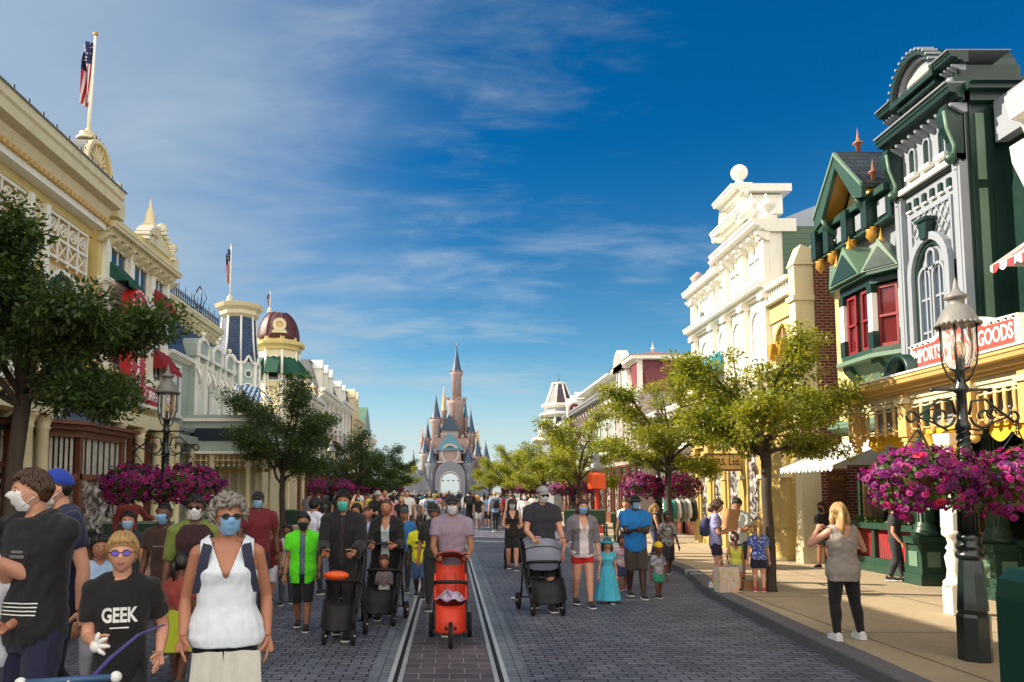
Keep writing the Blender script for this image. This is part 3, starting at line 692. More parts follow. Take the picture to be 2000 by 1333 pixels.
def porch():
    # single-storey porch standing out over the pavement, its sign board turned to the camera
    y0 = 24.1; a = onY(347, 880, y0); b = onY(560, 880, y0); zt, zb = onY(400, 818, y0).z, onY(400, 882, y0).z
    x1 = -6.5
    r = thing('porch', 'sage single-storey porch with navy sign board and cream fretwork, over the left pavement', 'porch', (-7.6, y0, 0))
    x0 = -8.69
    mb = MB(); X0, X1 = x0 + 7.6, x1 + 7.6
    mb.box(X0, X1, 0, 9.5, zb, zt - .1, 'sage'); mb.box(X0, X1 + .12, -.12, 9.6, zt - .1, zt + .0, 'white_paint'); mb.box(X0, X1 + .08, -.08, 9.55, zb - .08, zb - .001, 'white_paint')
    mb.box(X0, X1 + .05, -.05, 9.5, zt, zt + .12, 'sage'); mb.build('fascia', r)
    s = MB(); c0, c1 = onY(358, 849, y0).x + 7.6, onY(480, 849, y0).x + 7.6; v0, v1 = onY(400, 861, y0).z, onY(400, 837, y0).z; k = .09
    s.prism([(c0 + k, v0), (c1 - k, v0), (c1, v0 + k), (c1, v1 - k), (c1 - k, v1), (c0 + k, v1), (c0, v1 - k), (c0, v0 + k)], -.05, -.002, 'navy_board', 1); s.build('sign_board', r)
    f = MB(); n = 12
    for i in range(n + 1):
        x = X0 + (X1 - X0) * i / n; f.tube([(x, .1, zb - .08), (x, .1, zb - .42)], .025, 'cream', 6); f.sphere((x, .1, zb - .46), .045, 'cream', 7, 5)
        if i < n: f.tube([(x + (X1 - X0) / n * (.5 + .42 * math.cos(t)), .1, zb - .42 + .3 * math.sin(t)) for t in [pi * j / 6 for j in range(7)]], .02, 'ochre', 5)
    f.box(X0, X1, .06, .14, zb - .3, zb - .27, 'cream'); f.build('fretwork', r)
    for x, y in ((X1 - .1, .15), (X1 - .1, 3.2), (X1 - .1, 6.2), (X1 - .1, 9.2), (X0 + .9, .15)):
        p = MB(); p.lathe([(.16, .12), (.16, .7), (.1, .75), (.12, .85), (.085, 1.0), (.08, 2.6), (.12, 2.7), (.08, 2.8), (.16, zb - .08)], (x, y, 0), 'cream', 12); p.build('column', r)
    # shop front behind, turned to the camera
    w = MB(); w.box(X0 + .01, X1 - .5, 3.6, 9.4, .12, zb - .01, 'cream')
    for i in range(5): x = X0 + .1 + i * .33; w.box(x, x + .06, 3.55, 3.6, .13, zb - .1, 'white_paint')
    w.box(X0 + .02, X1 - .5, 3.52, 3.6, .9, 1.0, 'tan_paint'); w.box(X0 + .02, X1 - .5, 3.52, 3.6, 2.5, 2.62, 'tan_paint'); w.build('shop_front', r)
porch()
def oct_tower():
    y = 30.2; c = onY(468, 600, y); Z = lambda py: onY(480, py, y).z; wx = lambda px: px * y * math.cos(PIT) / FPX
    r = thing('octagonal_tower', 'octagonal sage corner tower with flared blue tiled roof and striped awnings', 'tower', (c.x, y, 0))
    RB = wx(40)
    mb = MB(); mb.lathe([(RB, 0), (RB, Z(712))], (0, 0, 0), 'sage_tower', 8, rot=pi / 8, smooth=False); mb.build('wall', r)
    m2 = MB(); m2.lathe([(RB * 1.0, Z(712)), (RB * .88, Z(670)), (RB * .8, Z(622))], (0, 0, 0), 'slate_tower', 8, rot=pi / 8, smooth=False); m2.build('tiled_roof', r)
    t = MB()
    for i in range(8):
        a = 2 * pi * i / 8 + pi / 8; ca, sa = math.cos(a), math.sin(a)
        t.tube([(RB * 1.0 * ca, RB * 1.0 * sa, Z(715)), (RB * .87 * ca, RB * .87 * sa, Z(670)), (RB * .8 * ca, RB * .8 * sa, Z(620))], .042, 'white_paint', 6)
        t.tube([(RB * 1.01 * ca, RB * 1.01 * sa, 3.9), (RB * 1.01 * ca, RB * 1.01 * sa, Z(712))], .085, 'white_paint', 6)
        # wavy gable line over each face
        b = a + pi / 4
        p0, p1 = Vector((RB * ca, RB * sa, 0)), Vector((RB * math.cos(b), RB * math.sin(b), 0)); nn = (p0 + p1).normalized()
        pts = [p0.lerp(p1, k / 12) + nn * .05 + Vector((0, 0, Z(716) + .32 * math.exp(-((k / 12 - .5) / .2) ** 2))) for k in range(13)]
        t.tube(pts, .055, 'white_paint', 6)
    t.build('trim', r)
    cr = MB(); cr.lathe([(RB * .8, Z(625)), (RB * .96, Z(619)), (RB * .96, Z(612)), (RB * 1.14, Z(606)), (RB * 1.22, Z(599)), (RB * .5, Z(593)), (.01, Z(590))], (0, 0, 0), 'cream', 8, rot=pi / 8, smooth=False)
    cr.lathe([(RB * 1.18, Z(599) + .003), (RB * .4, Z(591)), (.01, Z(588))], (0, 0, 0), 'grey_lead', 8, rot=pi / 8, smooth=False)
    for i in range(0):
        a = 2 * pi * i / 24; cr.box(RB * 1.05 * math.cos(a) - .05, RB * 1.05 * math.cos(a) + .05, RB * 1.05 * math.sin(a) - .05, RB * 1.05 * math.sin(a) + .05, Z(618), Z(607), 'cream')
    cr.build('cornice', r)
    ap = RB * math.cos(pi / 8)
    for i in range(8):
        a = 2 * pi * i / 8 - pi / 2
        if math.sin(a) > .5: continue
        X = Vector((-math.sin(a), math.cos(a), 0)); N = Vector((math.cos(a), math.sin(a), 0)); M = Matrix((( X.x, 0, N.x, N.x * ap), (X.y, 0, N.y, N.y * ap), (0, 1, 0, 0), (0, 0, 0, 1)))
        w = MB(M); z0, z1 = 4.0, Z(752); po = arch(-.33, .33, z0, z1); w.frame(po, shrink(po, .06), .003, .07, 'white_paint')
        rd = [(.17 * math.cos(2 * pi * k / 14), Z(735) + .17 * math.sin(2 * pi * k / 14)) for k in range(14)]; w.frame(rd, [(p * .7, Z(735) + (q - Z(735)) * .7) for p, q in rd], .003, .06, 'white_paint')
        o = w.build('window', r); g = MB(M); g.prism(shrink(po, .06), .003, .012, 'glass_warm'); g.prism([(p * .7, Z(735) + (q - Z(735)) * .7) for p, q in rd], .003, .012, 'glass'); g.build('pane', o)
        aw = MB(M); za, zb = Z(757), Z(772)
        aw.grid(lambda s, t_: ((-.36 + .72 * s), za + (zb - .35 - za) * t_ + .0, .05 + .62 * t_ ** .8 * (1 - .0 * s)), 8, 5, 'blue_canvas_stripe'); aw.build('awning', r, recalc=False)
    f0, f1 = onY(449, 590, y), onY(452, 480, y)
    usflag('flagpole', 'flagpole with a small limp striped flag on top of the octagonal sage tower', (f0.x, y, Z(591)), 0, f1.z - Z(591), (f1.z - Z(591)) * .62, .2, 0)
mat('sage_tower', (158, 180, 178), .5, .08, 2, .1, dirt=.15)
stripemat('blue_canvas_stripe', (205, 216, 226), (66, 106, 156), 'X', .16, .5); brickmat('slate_tower', (46, 74, 116), (34, 56, 92), (18, 30, 54), .2, .12, .012, 'XZ', .5, .8)
oct_tower()
def dome_tower():
    y = 38.; c = onY(545, 640, y); Z = lambda py: onY(545, py, y).z; wx = lambda px: px * y * math.cos(PIT) / FPX
    r = thing('domed_tower', 'pale yellow corner tower with a maroon tiled dome and green window awnings', 'tower', (c.x, y, 0)); RB = wx(40)
    mb = MB(); mb.lathe([(RB * 1.02, 0), (RB * 1.02, Z(690))], (0, 0, 0), 'cream', 8, rot=pi / 8, smooth=False); mb.build('wall', r)
    d = MB(); d.lathe([(RB * 1.02 * math.cos(t) ** .7, Z(668) + (Z(612) - Z(668)) * math.sin(t)) for t in [pi / 2 * k / 10 for k in range(10)]] + [(.05, Z(612))], (0, 0, 0), 'maroon_tiles', 16); d.build('dome', r)
    e = MB(); e.lathe([(RB, Z(690)), (RB * 1.1, Z(688)), (RB * 1.12, Z(683)), (RB * 1.3, Z(679)), (RB * 1.32, Z(673)), (RB * 1.04, Z(671)), (RB * 1.04, Z(664)), (RB * .98, Z(664))], (0, 0, 0), 'yellow_paint', 8, rot=pi / 8, smooth=False)
    for i in range(8): a = 2 * pi * i / 8 + pi / 8; e.tube([(RB * 1.02 * math.cos(a), RB * 1.02 * math.sin(a), 4), (RB * 1.02 * math.cos(a), RB * 1.02 * math.sin(a), Z(690))], .08, 'white_paint', 6)
    for k in range(8): a = 2 * pi * k / 8 + pi / 8; e.tube([(RB * 1.03 * math.cos(t) ** .7 * math.cos(a), RB * 1.03 * math.cos(t) ** .7 * math.sin(a), Z(668) + (Z(611) - Z(668)) * math.sin(t)) for t in [pi / 2 * j / 8 for j in range(8)]], .02, 'maroon_tiles', 5)
    e.build('cornice', r)
    # round dormer on the camera side of the dome
    ov = MB(); a = -pi / 2 + .25; N = Vector((math.cos(a), math.sin(a), 0)); X = Vector((-N.y, N.x, 0)); zc = Z(643)
    M = Matrix(((X.x, 0, N.x, N.x * RB * .72), (X.y, 0, N.y, N.y * RB * .72), (0, 1, 0, 0), (0, 0, 0, 1))); ov.M = M
    rd = lambda q: [(q * math.cos(2 * pi * k / 16), zc + q * math.sin(2 * pi * k / 16)) for k in range(16)]
    ov.prism(rd(.3), -.3, .3, 'cream'); ov.frame(rd(.34), rd(.18), .3, .38, 'cream'); ov.prism(rd(.18), .3, .33, 'tan_paint'); ov.prism([(-.4, zc - .42), (.4, zc - .42), (.3, zc - .26), (-.3, zc - .26)], -.2, .36, 'cream'); ov.build('round_dormer', r)
    ap = RB * 1.02 * math.cos(pi / 8)
    for i in range(8):
        a = 2 * pi * i / 8 - pi / 2
        if math.sin(a) > .5: continue
        X = Vector((-math.sin(a), math.cos(a), 0)); N = Vector((math.cos(a), math.sin(a), 0)); M = Matrix(((X.x, 0, N.x, N.x * ap), (X.y, 0, N.y, N.y * ap), (0, 1, 0, 0), (0, 0, 0, 1)))
        po = arch(-.3, .3, Z(750), Z(700)); w = MB(M); w.frame(po, shrink(po, .06), .003, .06, 'white_paint'); o = w.build('window', r); g = MB(M); g.prism(shrink(po, .06), .003, .012, 'glass'); g.build('pane', o)
        aw = MB(M); aw.grid(lambda s, t: (-.34 + .68 * s, Z(703) + (Z(738) - Z(703)) * t, .03 + .75 * t), 6, 5, 'green_canvas')
        for s_ in (-.34, .34): aw.sheet([(s_, Z(703), .03), (s_, Z(738), .78), (s_, Z(738), .03)], 'green_canvas')
        aw.build('awning', r, recalc=False)
    f0, f1 = onY(527, 610, y), onY(529, 570, y)
    usflag('flagpole', 'short flagpole with a tiny striped flag on the maroon dome', (f0.x, y, Z(612)), 0, f1.z - Z(612), (f1.z - Z(612)) * .6, .16, 0)
dome_tower()
def plain_building(side, X, u0, u1, h, m, name, label, floors=3, nb=3, roof=None, rh=1.2, awn=None, trim='white_paint', ground='brown_wood', d0=7, brk=.5, glass='glass', group=None, extra=None):
    F = Fac(side, X, (u0 + u1) / 2, name, label, 'building', group)
    wallblock(F, u0, u1, 0, h, d0, m)
    e = F.mb(); cornice(e, u0, u1, h - .3, .36, .5, trim, .05, brk); fh = (h - 3.7) / (floors - 1)
    cornice(e, u0, u1, 3.3, .35, .4, trim, 0)
    for k in range(1, floors - 1): cornice(e, u0, u1, 3.5 + fh * k, .16, .18, trim, 0)
    n = nb
    for i in range(n + 1): c = u0 + .12 + (u1 - u0 - .24) * i / n; e.box(c - .11, c + .11, 3.66, h - .3, .004, .1, trim)
    e.build('cornice', F.root)
    for k in range(floors - 1):
        for i in range(n):
            c = u0 + (u1 - u0) * (i + .5) / n; hw = min(.5, (u1 - u0) / n * .28)
            window(F, c - hw, c + hw, 4.0 + fh * k, 4.0 + fh * k + fh * .66, 0, trim, glass, .07, 'arch' if (k + i) % 2 == 0 else 'rect', 2, 2)
            if awn and k == 0: awning(F, c - hw - .1, c + hw + .1, 4.0 + fh * .35, 4.0 + fh * .66, .06, .7, awn, scal=5)
    for i in range(n):
        a, z = u0 + (u1 - u0) * i / n + .2, u0 + (u1 - u0) * (i + 1) / n - .2; shopwin(F, a, z, .006, .7, 3.2)
    if roof:
        r = F.mb(); r.prism([(h + .07, -.1), (h + rh, -.7), (h + rh, -d0 + .6), (h + .07, -d0 + .1)], u0 + .05, u1 - .05, roof, 0); r.box(u0 + .2, u1 - .2, h + rh, h + rh + .08, -d0 + .5, -.6, 'grey_lead'); r.build('roof', F.root)
        for i in range(max(1, n - 1)):
            c = u0 + (u1 - u0) * (i + .75) / n; dm = F.mb(); dm.box(c - .4, c + .4, h + .08, h + rh * .8, -.6, -.02, trim); dm.prism([(c - .5, h + rh * .8), (c + .5, h + rh * .8), (c, h + rh * 1.15)], -.8, .04, trim); dm.build('dormer', F.root)
            window(F, c - .26, c + .26, h + .2, h + rh * .7, -.016, trim, glass, .05, 'rect', 1, 1, False)
    return F
F = plain_building(-1, 8.7, 34.2, 36.6, 5.4, 'cream', 'low_shop', 'low cream shop between the blue tower and the maroon dome', 2, 2)
F = plain_building(-1, 8.7, 40.2, 48.5, 7.6, 'cream', 'cream_shops', 'cream shop row with green awnings past the maroon dome', 3, 4, None, 1, 'green_canvas')
for i, c in enumerate((41.2, 43.2, 45.2, 47.2)):
    q = F.mb(); q.box(c - .25, c + .25, 7.66, 8.2, -.4, .1, 'cream'); urn(q, c, 8.2, -.1, .6, 'cream'); q.build('finial', F.root)
F = plain_building(-1, 8.7, 48.6, 57, 8.6, 'rose_brown', 'rose_building', 'rose brown building with grey metal roof and white trim beyond the dome', 3, 4, 'grey_lead', 1.9, 'maroon_canvas')
F = plain_building(-1, 8.7, 57.1, 64, 8.9, 'pink_stone', 'pink_building', 'dusky pink building with dark mansard roof, left side far down the street', 3, 3, 'dark_tiles', 1.5, None, 'white_paint')
F = plain_building(-1, 8.5, 64.1, 71, 8.2, 'mustard_wall', 'mustard_building', 'mustard yellow building with steep tan and slate roof, last but one on the left', 3, 3, 'slate_tiles', 2.4, None, 'cream')
F = plain_building(-1, 8.3, 71.1, 80, 7.2, 'cream', 'end_building', 'pale end building with sharp pointed gable roof, farthest on the left side', 3, 3, None, 1, None, 'white_paint')
q = F.mb(); q.prism([(71.2, 7.3), (79.9, 7.3), (75.5, 10.4)], -5, -.1, 'pale_green'); q.build('gable_roof', F.root)
# ================================================================== RIGHT SIDE, near to far
def right_store():
    F = Fac(1, 8.8, 9, 'corner_store', 'dark green corner store with tan spindle veranda, fluted green columns and open door')
    U0, U1 = 1.0, 14.1
    w = F.mb(); w.box(U0, U1 - .02, 3.4, 7.6, -6, -.5, 'dark_green'); w.box(U0, U1, 2.95, 3.4, -6, 0, 'dark_green')
    w.box(U0, U1, .0, 2.95, -6, -2.2, 'shop_interior'); w.box(12.95, U1 - .01, .125, 2.95, -2.2, -.02, 'dark_green'); w.build('wall', F.root)
    # dado with pale panels and fluted columns
    d = F.mb()
    for a, z in ((2, 4.4), (4.6, 7.0), (7.2, 9.3), (9.5, 12.0)):
        d.box(a, z, .125, .95, -.3, .0, 'dark_green'); d.box(a - .02, z + .02, .95, 1.05, -.34, .06, 'mid_green'); d.box(a - .01, z + .01, .125, .3, .0, .05, 'dark_green')
        n = int((z - a) / .55)
        for i in range(n):
            c = a + (z - a) * (i + .5) / n; d.frame(rect(c - .23, c + .23, .42, .86), rect(c - .18, c + .18, .47, .81), .003, .03, 'mid_green'); d.prism(rect(c - .14, c + .14, .55, .73), .003, .02, 'pale_green')
    d.build('dado', F.root)
    for a in (4.5, 7.1, 9.4, 11.75, 13.55):
        c = F.mb(); b = 1.0; c.box(a - .26, a + .26, .125, .32, -.1, .42, 'mid_green'); c.box(a - .23, a + .23, .32, .86, -.08, .38, 'mid_green'); c.box(a - .27, a + .27, .86, .98, -.12, .44, 'mid_green')
        for (x0, x1, y0, y1) in ((a - .12, a + .12, .45, .72),): c.box(x0, x1, y0, y1, .38, .395, 'pale_green')
        c.box(a - .245, a - .23, .45, .72, .05, .28, 'pale_green')
        column(c, a, .15, b - .03, 2.97, .15, 'mid_green', n=16, flute=True); c.build('column', F.root)
    # glazing between columns
    for a, z in ((7.3, 9.2), (9.6, 11.5)):
        window(F, a, z, 1.05, 2.9, -.2, 'tan_paint', 'glass_warm', .09, 'rect', 2, 1, False, name='shop_window')
    # open door leaf turned to the camera
    r = F.mb(); du = 12.75
    r.box(du, du + .05, .14, 2.3, -.62, .02, 'tan_paint'); r.box(du - .012, du, .14, .45, -.6, .0, 'brown_wood'); r.box(du - .014, du, .95, 1.02, -.55, -.03, 'cream'); r.box(du - .012, du, 1.1, 2.15, -.52, -.08, 'glass_warm')
    r.box(du - .016, du, .55, .9, -.5, -.1, 'cream'); o = r.build('door', F.root); h = F.mb(); h.box(du - .05, du - .012, 1.05, 1.25, -.05, -.02, 'iron'); h.build('handle', o)
    # notices in the glazing
    n = F.mb(); n.box(11.1, 11.4, 1.45, 1.95, -.19, -.18, 'paper_white'); n.box(10.7, 10.95, 1.5, 1.85, -.19, -.18, 'cream'); n.build('notice', F.root)
    # upper facade seen edge-on, its bracketed cornice and striped awning
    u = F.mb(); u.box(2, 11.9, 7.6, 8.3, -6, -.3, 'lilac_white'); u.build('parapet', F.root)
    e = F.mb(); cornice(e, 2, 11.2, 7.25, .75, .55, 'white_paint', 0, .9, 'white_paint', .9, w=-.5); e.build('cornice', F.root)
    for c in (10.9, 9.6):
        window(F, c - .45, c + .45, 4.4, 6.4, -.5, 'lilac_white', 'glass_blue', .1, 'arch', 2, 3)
        awning(F, c - .55, c + .55, 5.35, 5.85, -.48, .25, 'red_stripe', scal=6)
    # ---- veranda
    V = F.mb(); X = 1.9
    cornice(V, U0, 12.75, 3.28, .22, .3, 'tan_paint', 0, w=X); V.box(U0, 12.75, 3.3, 3.5, -.0, X + .006, 'tan_paint'); V.box(U0, 12.76, 3.5, 3.53, 0, X + .32, 'white_paint')
    V.box(U0, 12.74, 3.18, 3.28, X - .12, X, 'cream'); V.build('veranda_cornice', F.root)
    posts = (12.55, 11.15, 9.75, 8.75, 7.3, 5.9)
    for p in posts:
        b = F.mb(); b.box(p - .1, p + .1, 2.62, 3.3, X - .14, X + .05, 'tan_paint'); b.box(p - .13, p + .13, 3.12, 3.2, X - .16, X + .08, 'cream'); b.box(p - .07, p + .07, 2.55, 2.63, X - .1, X + .02, 'tan_paint'); b.sphere((p, 2.5, X - .04), .07, 'tan_paint', 8, 6); b.build('veranda_post', F.root)
    for a, z in zip(posts[1:], posts[:-1]):
        f = F.mb(); a, z = a + .1, z - .1; n = 5
        f.box(a, z, 2.74, 3.16, X - .34, X - .32, 'lilac_white')
        f.box(a, z, 3.1, 3.16, X - .06, X - .02, 'cream')
        for i in range(n + 1):
            c = a + (z - a) * i / n
            f.lathe([(.022, 3.12), (.03, 3.0), (.022, 2.85), (.045, 2.78), (.02, 2.73), (.04, 2.69), (.001, 2.64)], (c, 0, X - .04), 'tan_paint', 8, 1)
            if i < n:
                c2 = a + (z - a) * (i + .5) / n; h = (z - a) / n / 2
                f.tube([(c2 + h * math.cos(t), 3.1 - .05 * math.sin(t), X - .03) for t in [pi * k / 6 for k in range(7)]], .014, 'cream', 5)
                f.tube([(c2 + h * math.cos(t), 2.78 - .06 * math.sin(t), X - .04) for t in [pi * k / 6 for k in range(7)]], .016, 'tan_paint', 5)
        f.build('spindle_frieze', F.root)
        y = F.mb(); k = 30; vs = []; 
        for i in range(k + 1):
            t = i / k; s_ = abs(math.sin(pi * 2 * t)); c = a + (z - a) * t; vs += [(c, 2.72, X - .2), (c, 2.56 - .12 * s_, X - .16)]
        y.add(vs, [(2 * i, 2 * i + 2, 2 * i + 3, 2 * i + 1) for i in range(k)], 'yellow_cloth'); y.build('valance', F.root, recalc=False)
    for pu in (10.3, 7.4):
        p = F.mb(); w0 = X - .04
        p.box(pu - .1, pu + .1, .125, .5, w0 - .1, w0 + .1, 'white_paint')
        p.lathe([(.13, .5), (.13, .56), (.09, .6), (.075, .72), (.1, .9), (.06, .98), (.085, 1.02), (.05, 1.08), (.07, 1.16), (.12, 1.2), (.12, 1.26)], (pu, 0, w0), 'white_paint', 14, 1)
        p.lathe([(.115, 1.26), (.125, 1.32), (.11, 2.1), (.09, 2.2), (.13, 2.24), (.09, 2.3), (.15, 2.45), (.17, 2.6)], (pu, 0, w0), 'white_paint', 8, 1, rot=pi / 8, smooth=False)
        for sg in (-1, 1): p.tube([(pu + sg * .1, 2.3, w0), (pu + sg * .28, 2.42, w0), (pu + sg * .42, 2.62, w0)], [.05, .06, .04], 'ochre', 6)
        p.build('veranda_column', F.root)
    bx = F.mb(); bx.box(10.3 - .13, 10.3 - .1, 1.5, 1.72, X - .1, X - .02, 'paper_white'); bx.build('switch_box', F.root)
    # ---- sign on the veranda roof
    s = thing('shop_sign', 'long coral and white shop sign with white letters and scalloped border on the veranda roof', 'sign', (8.8 - X - .02, 9.86, 3.53))
    M = Matrix(((0, 0, -1, 0), (-1, 0, 0, 0), (0, 1, 0, 0), (0, 0, 0, 1)))      # u runs towards the camera
    b = MB(M); hw = 1.05; ht = .43
    top = [(hw, ht), (.55, ht + .02), (.42, ht + .08), (.2, ht + .15), (0, ht + .17), (-.2, ht + .15), (-.42, ht + .08), (-.55, ht + .02), (-hw, ht)]
    b.prism([(-hw, .0), (hw, .0)] + top, -.22, 0, 'white_paint'); inn = [(-hw + .07, .06), (hw - .07, .06), (hw - .07, ht - .06), (.5, ht - .05), (.38, ht + .01), (.2, ht + .07), (0, ht + .09), (-.2, ht + .07), (-.38, ht + .01), (-.5, ht - .05), (-hw + .07, ht - .06)]
    b.prism(inn, 0, .015, 'coral_sign')
    n = 34
    for i in range(n + 1):
        u = -hw + 2 * hw * i / n
        for v in (.03,) + ((ht - .03,) if abs(u) > .55 else ()): b.sphere((u, v, .012), .017, 'iron' if i % 2 else 'white_paint', 6, 4)
    b.build('board', s)
    t = MB(M)
    for (tx, cu, wd, sz, dv) in (('IMPORTS', -.655, .64, .27, .0), ('&', -.24, .1, .27, .04), ('FANCY', .1, .5, .3, .06), ('GOODS', .68, .6, .28, .0)):
        addtext(t, tx, (cu, .225 + dv, .018), (1, 0, 0), (0, 1, 0), sz, 'paper_white', wd, .006, .004)
    t.build('lettering', s)
    q = F.mb(); 
    q.lathe([(.3, 0), (.3, .3), (.24, .3), (.24, 0), (.3, 0)], (11.0, 3.55, X - .1), 'dark_green', 14, 2, a0=0, a1=pi, caps=False); q.prism([(11.0 + .25 * math.cos(pi * k / 10), 3.55 + .25 * math.sin(pi * k / 10)) for k in range(11)], X - .12, X - .06, 'mid_green'); q.build('arched_crest', F.root)
stripemat('shop_interior', (120, 84, 50), (84, 50, 34), 'Y', 1.1, .5); mat('yellow_cloth', (216, 164, 30), .7, .12, 3, .1)
right_store()
def corner_tower():
    F = Fac(1, 8.7, 13.1, 'shop_tower', 'tall dark green and lilac shopfront tower with arched window and round-topped pediment'); U0, U1 = 12.0, 14.15; F.M = F.M @ Matrix.Translation((12, 0, 0)) @ Matrix.Diagonal((.86, 1, .9, 1)) @ Matrix.Translation((-12, 0, 0))
    w = F.mb(); w.box(U0, U1, 3.45, 8.5, -4, 0, 'dark_green'); w.build('wall', F.root)
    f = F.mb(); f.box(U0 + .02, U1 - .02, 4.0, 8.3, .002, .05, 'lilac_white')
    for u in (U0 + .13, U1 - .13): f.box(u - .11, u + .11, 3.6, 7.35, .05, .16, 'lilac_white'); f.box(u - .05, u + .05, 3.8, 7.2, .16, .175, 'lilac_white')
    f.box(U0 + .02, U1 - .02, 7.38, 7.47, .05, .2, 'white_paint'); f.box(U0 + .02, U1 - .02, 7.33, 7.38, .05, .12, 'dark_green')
    for i in range(6): u = U0 + .42 + i * .26; f.box(u, u + .1, 7.02, 7.2, .05, .1, 'dark_green'); f.box(u - .05, u + .1, 7.0, 7.03, .05, .11, 'white_paint')
    f.build('front_panel', F.root)
    c = F.mb(); cornice(c, U0 - .02, U1 + .02, 8.32, .3, .42, 'dark_green', .12, .2, 'lilac_white', .16); c.box(U0 - .14, U1 + .14, 8.62, 8.65, -.6, .46, 'grey_lead')
    c.box(U0 - .14, U0, 8.32, 8.62, -3.5, .1, 'dark_green'); c.box(U0 - .28, U0 - .14, 8.47, 8.62, -3.4, .1, 'dark_green'); c.box(U0 - .36, U0 - .28, 8.56, 8.62, -3.4, .1, 'dark_green'); c.build('cornice', F.root)
    sl = F.mb()
    for u in (12.6, 13.08, 13.56): sl.frame(arch(u - .12, u + .12, 7.68, 8.18), arch(u - .085, u + .085, 7.71, 8.14), .05, .1, 'lilac_white'); sl.prism(arch(u - .085, u + .085, 7.71, 8.14), .051, .056, 'dark_green'); sl.box(u - .16, u + .16, 7.6, 7.67, .05, .17, 'white_paint')
    sl.build('niches', F.root)
    for u in (U0 + .12, U1 - .12):
        b = F.mb(); b.prism([(8.32, 0.02), (8.32, .36), (8.15, .42), (7.95, .38), (7.7, .24), (7.5, .22), (7.42, .28), (7.36, .2), (7.36, .02)], u - .1, u + .1, 'dark_green', 0); b.sphere((u, 7.42, .24), .11, 'mid_green', 10, 7); b.tube([(u - .1, 8.2, .4), (u - .1, 7.9, .36), (u - .1, 7.6, .24), (u - .1, 7.45, .26)], .03, 'pale_green', 6)
        b.sphere((u, 7.24, .14), .06, 'lilac_white', 8, 6); b.build('scroll_bracket', F.root)
    # lattice and arched twin window
    l = F.mb(); a, z, v0, v1 = 12.42, 13.74, 6.28, 6.9
    l.frame(rect(a, z, v0 - 1.9, v1), rect(a + .05, z - .05, v0 - 1.9, v1 - .05), .05, .09, 'lilac_white')
    for i in range(-2, 8):
        for sg in (1, -1):
            p0 = a + .05 + i * .2; q0, q1 = (v0, v1 - .05)
            x0, x1 = p0, p0 + sg * .45
            t0 = 0.; t1 = 1.
            lo, hi = a + .05, z - .05
            if x1 != x0:
                ts = sorted(((lo - x0) / (x1 - x0), (hi - x0) / (x1 - x0))); t0, t1 = max(0, ts[0]), min(1, ts[1])
            if t1 - t0 > .05: l.tube([(x0 + (x1 - x0) * t0, q0 + (q1 - q0) * t0, .07), (x0 + (x1 - x0) * t1, q0 + (q1 - q0) * t1, .07)], .014, 'lilac_white', 5)
    l.build('lattice', F.root)
    ar = F.mb(); po = arch(12.42, 13.74, 4.0, 6.42); ar.frame(po, shrink(po, .13), .05, .2, 'lilac_white'); ar.frame(shrink(po, .13), shrink(po, .22), .05, .12, 'dark_green'); ar.prism([(13.0, 6.3), (13.16, 6.3), (13.22, 6.62), (12.94, 6.62)], .06, .26, 'dark_green'); ar.box(12.9, 13.26, 6.62, 6.68, .06, .3, 'dark_green'); ar.build('arch_surround', F.root)
    for a, z in ((12.66, 13.06), (13.1, 13.5)): window(F, a, z, 4.05, 5.85, .06, 'lilac_white', 'glass_blue', .05, 'arch', 2, 3)
    window(F, 12.93, 13.23, 5.75, 6.15, .06, 'lilac_white', 'glass_blue', .05, 'arch', 1, 1, False, name='window')
    # camera-facing side: inlay panels and seams
    s = F.mb(); e = .02
    for v0, v1 in ((7.0, 8.15), (3.7, 6.85)):
        s.box(U0 - e, U0 - .001, v0, v1, -.32, -.16, 'pale_green')
    for wv in (-.06, -.46, -1.2): s.box(U0 - .03, U0 - .001, 3.6, 8.3, wv - .02, wv + .02, 'dark_green')
    s.build('side_panel', F.root)
    # attic and round pediment
    p = F.mb(); p.box(U0 + .3, U1 - .3, 8.64, 8.98, -1.2, .06, 'lilac_white')
    for u in (U0 + .17, U1 - .17): p.box(u - .14, u + .14, 8.64, 9.02, -1.1, .1, 'dark_green'); p.sphere((u, 8.78, .14), .09, 'lilac_white', 8, 6)
    p.build('attic', F.root)
    k = F.mb()
    for u in (U0 + .1, U1 - .1): cornice(k, u - .16, u + .16, 8.98, .2, .36, 'dark_green', .1, .1, 'lilac_white', .1); k.box(u - .26, u + .26, 9.18, 9.2, -.8, .4, 'grey_lead')
    k.box(U0 + .45, U1 - .45, 8.92, 9.0, .06, .26, 'dark_green'); k.build('attic_cornice', F.root)
    cc = 13.075; rr = .72; vb = 9.02
    o = [(cc + rr, vb), (cc + rr, vb + .05)] + [(cc + rr * math.cos(pi * i / 16), vb + .05 + rr * .96 * math.sin(pi * i / 16)) for i in range(1, 16)] + [(cc - rr, vb + .05), (cc - rr, vb)]
    g = F.mb(); g.prism(o, -1.3, .1, 'dark_green'); g.prism(shrink(o, .14), .1, .13, 'lilac_white'); g.frame(o, shrink(o, .1), .1, .36, 'dark_green'); g.frame(shrink(o, .1), shrink(o, .17), .1, .24, 'lilac_white'); g.prism(shrink(o, .3), .13, .15, 'cream')
    for i in range(1, 16): t = pi * i / 16; g.box(cc + rr * math.cos(t) - .02, cc + rr * math.cos(t) + .02, vb + .05 + rr * .96 * math.sin(t) - .01, vb + .08 + rr * .96 * math.sin(t), .1, .4, 'lilac_white')
    g.build('round_pediment', F.root)
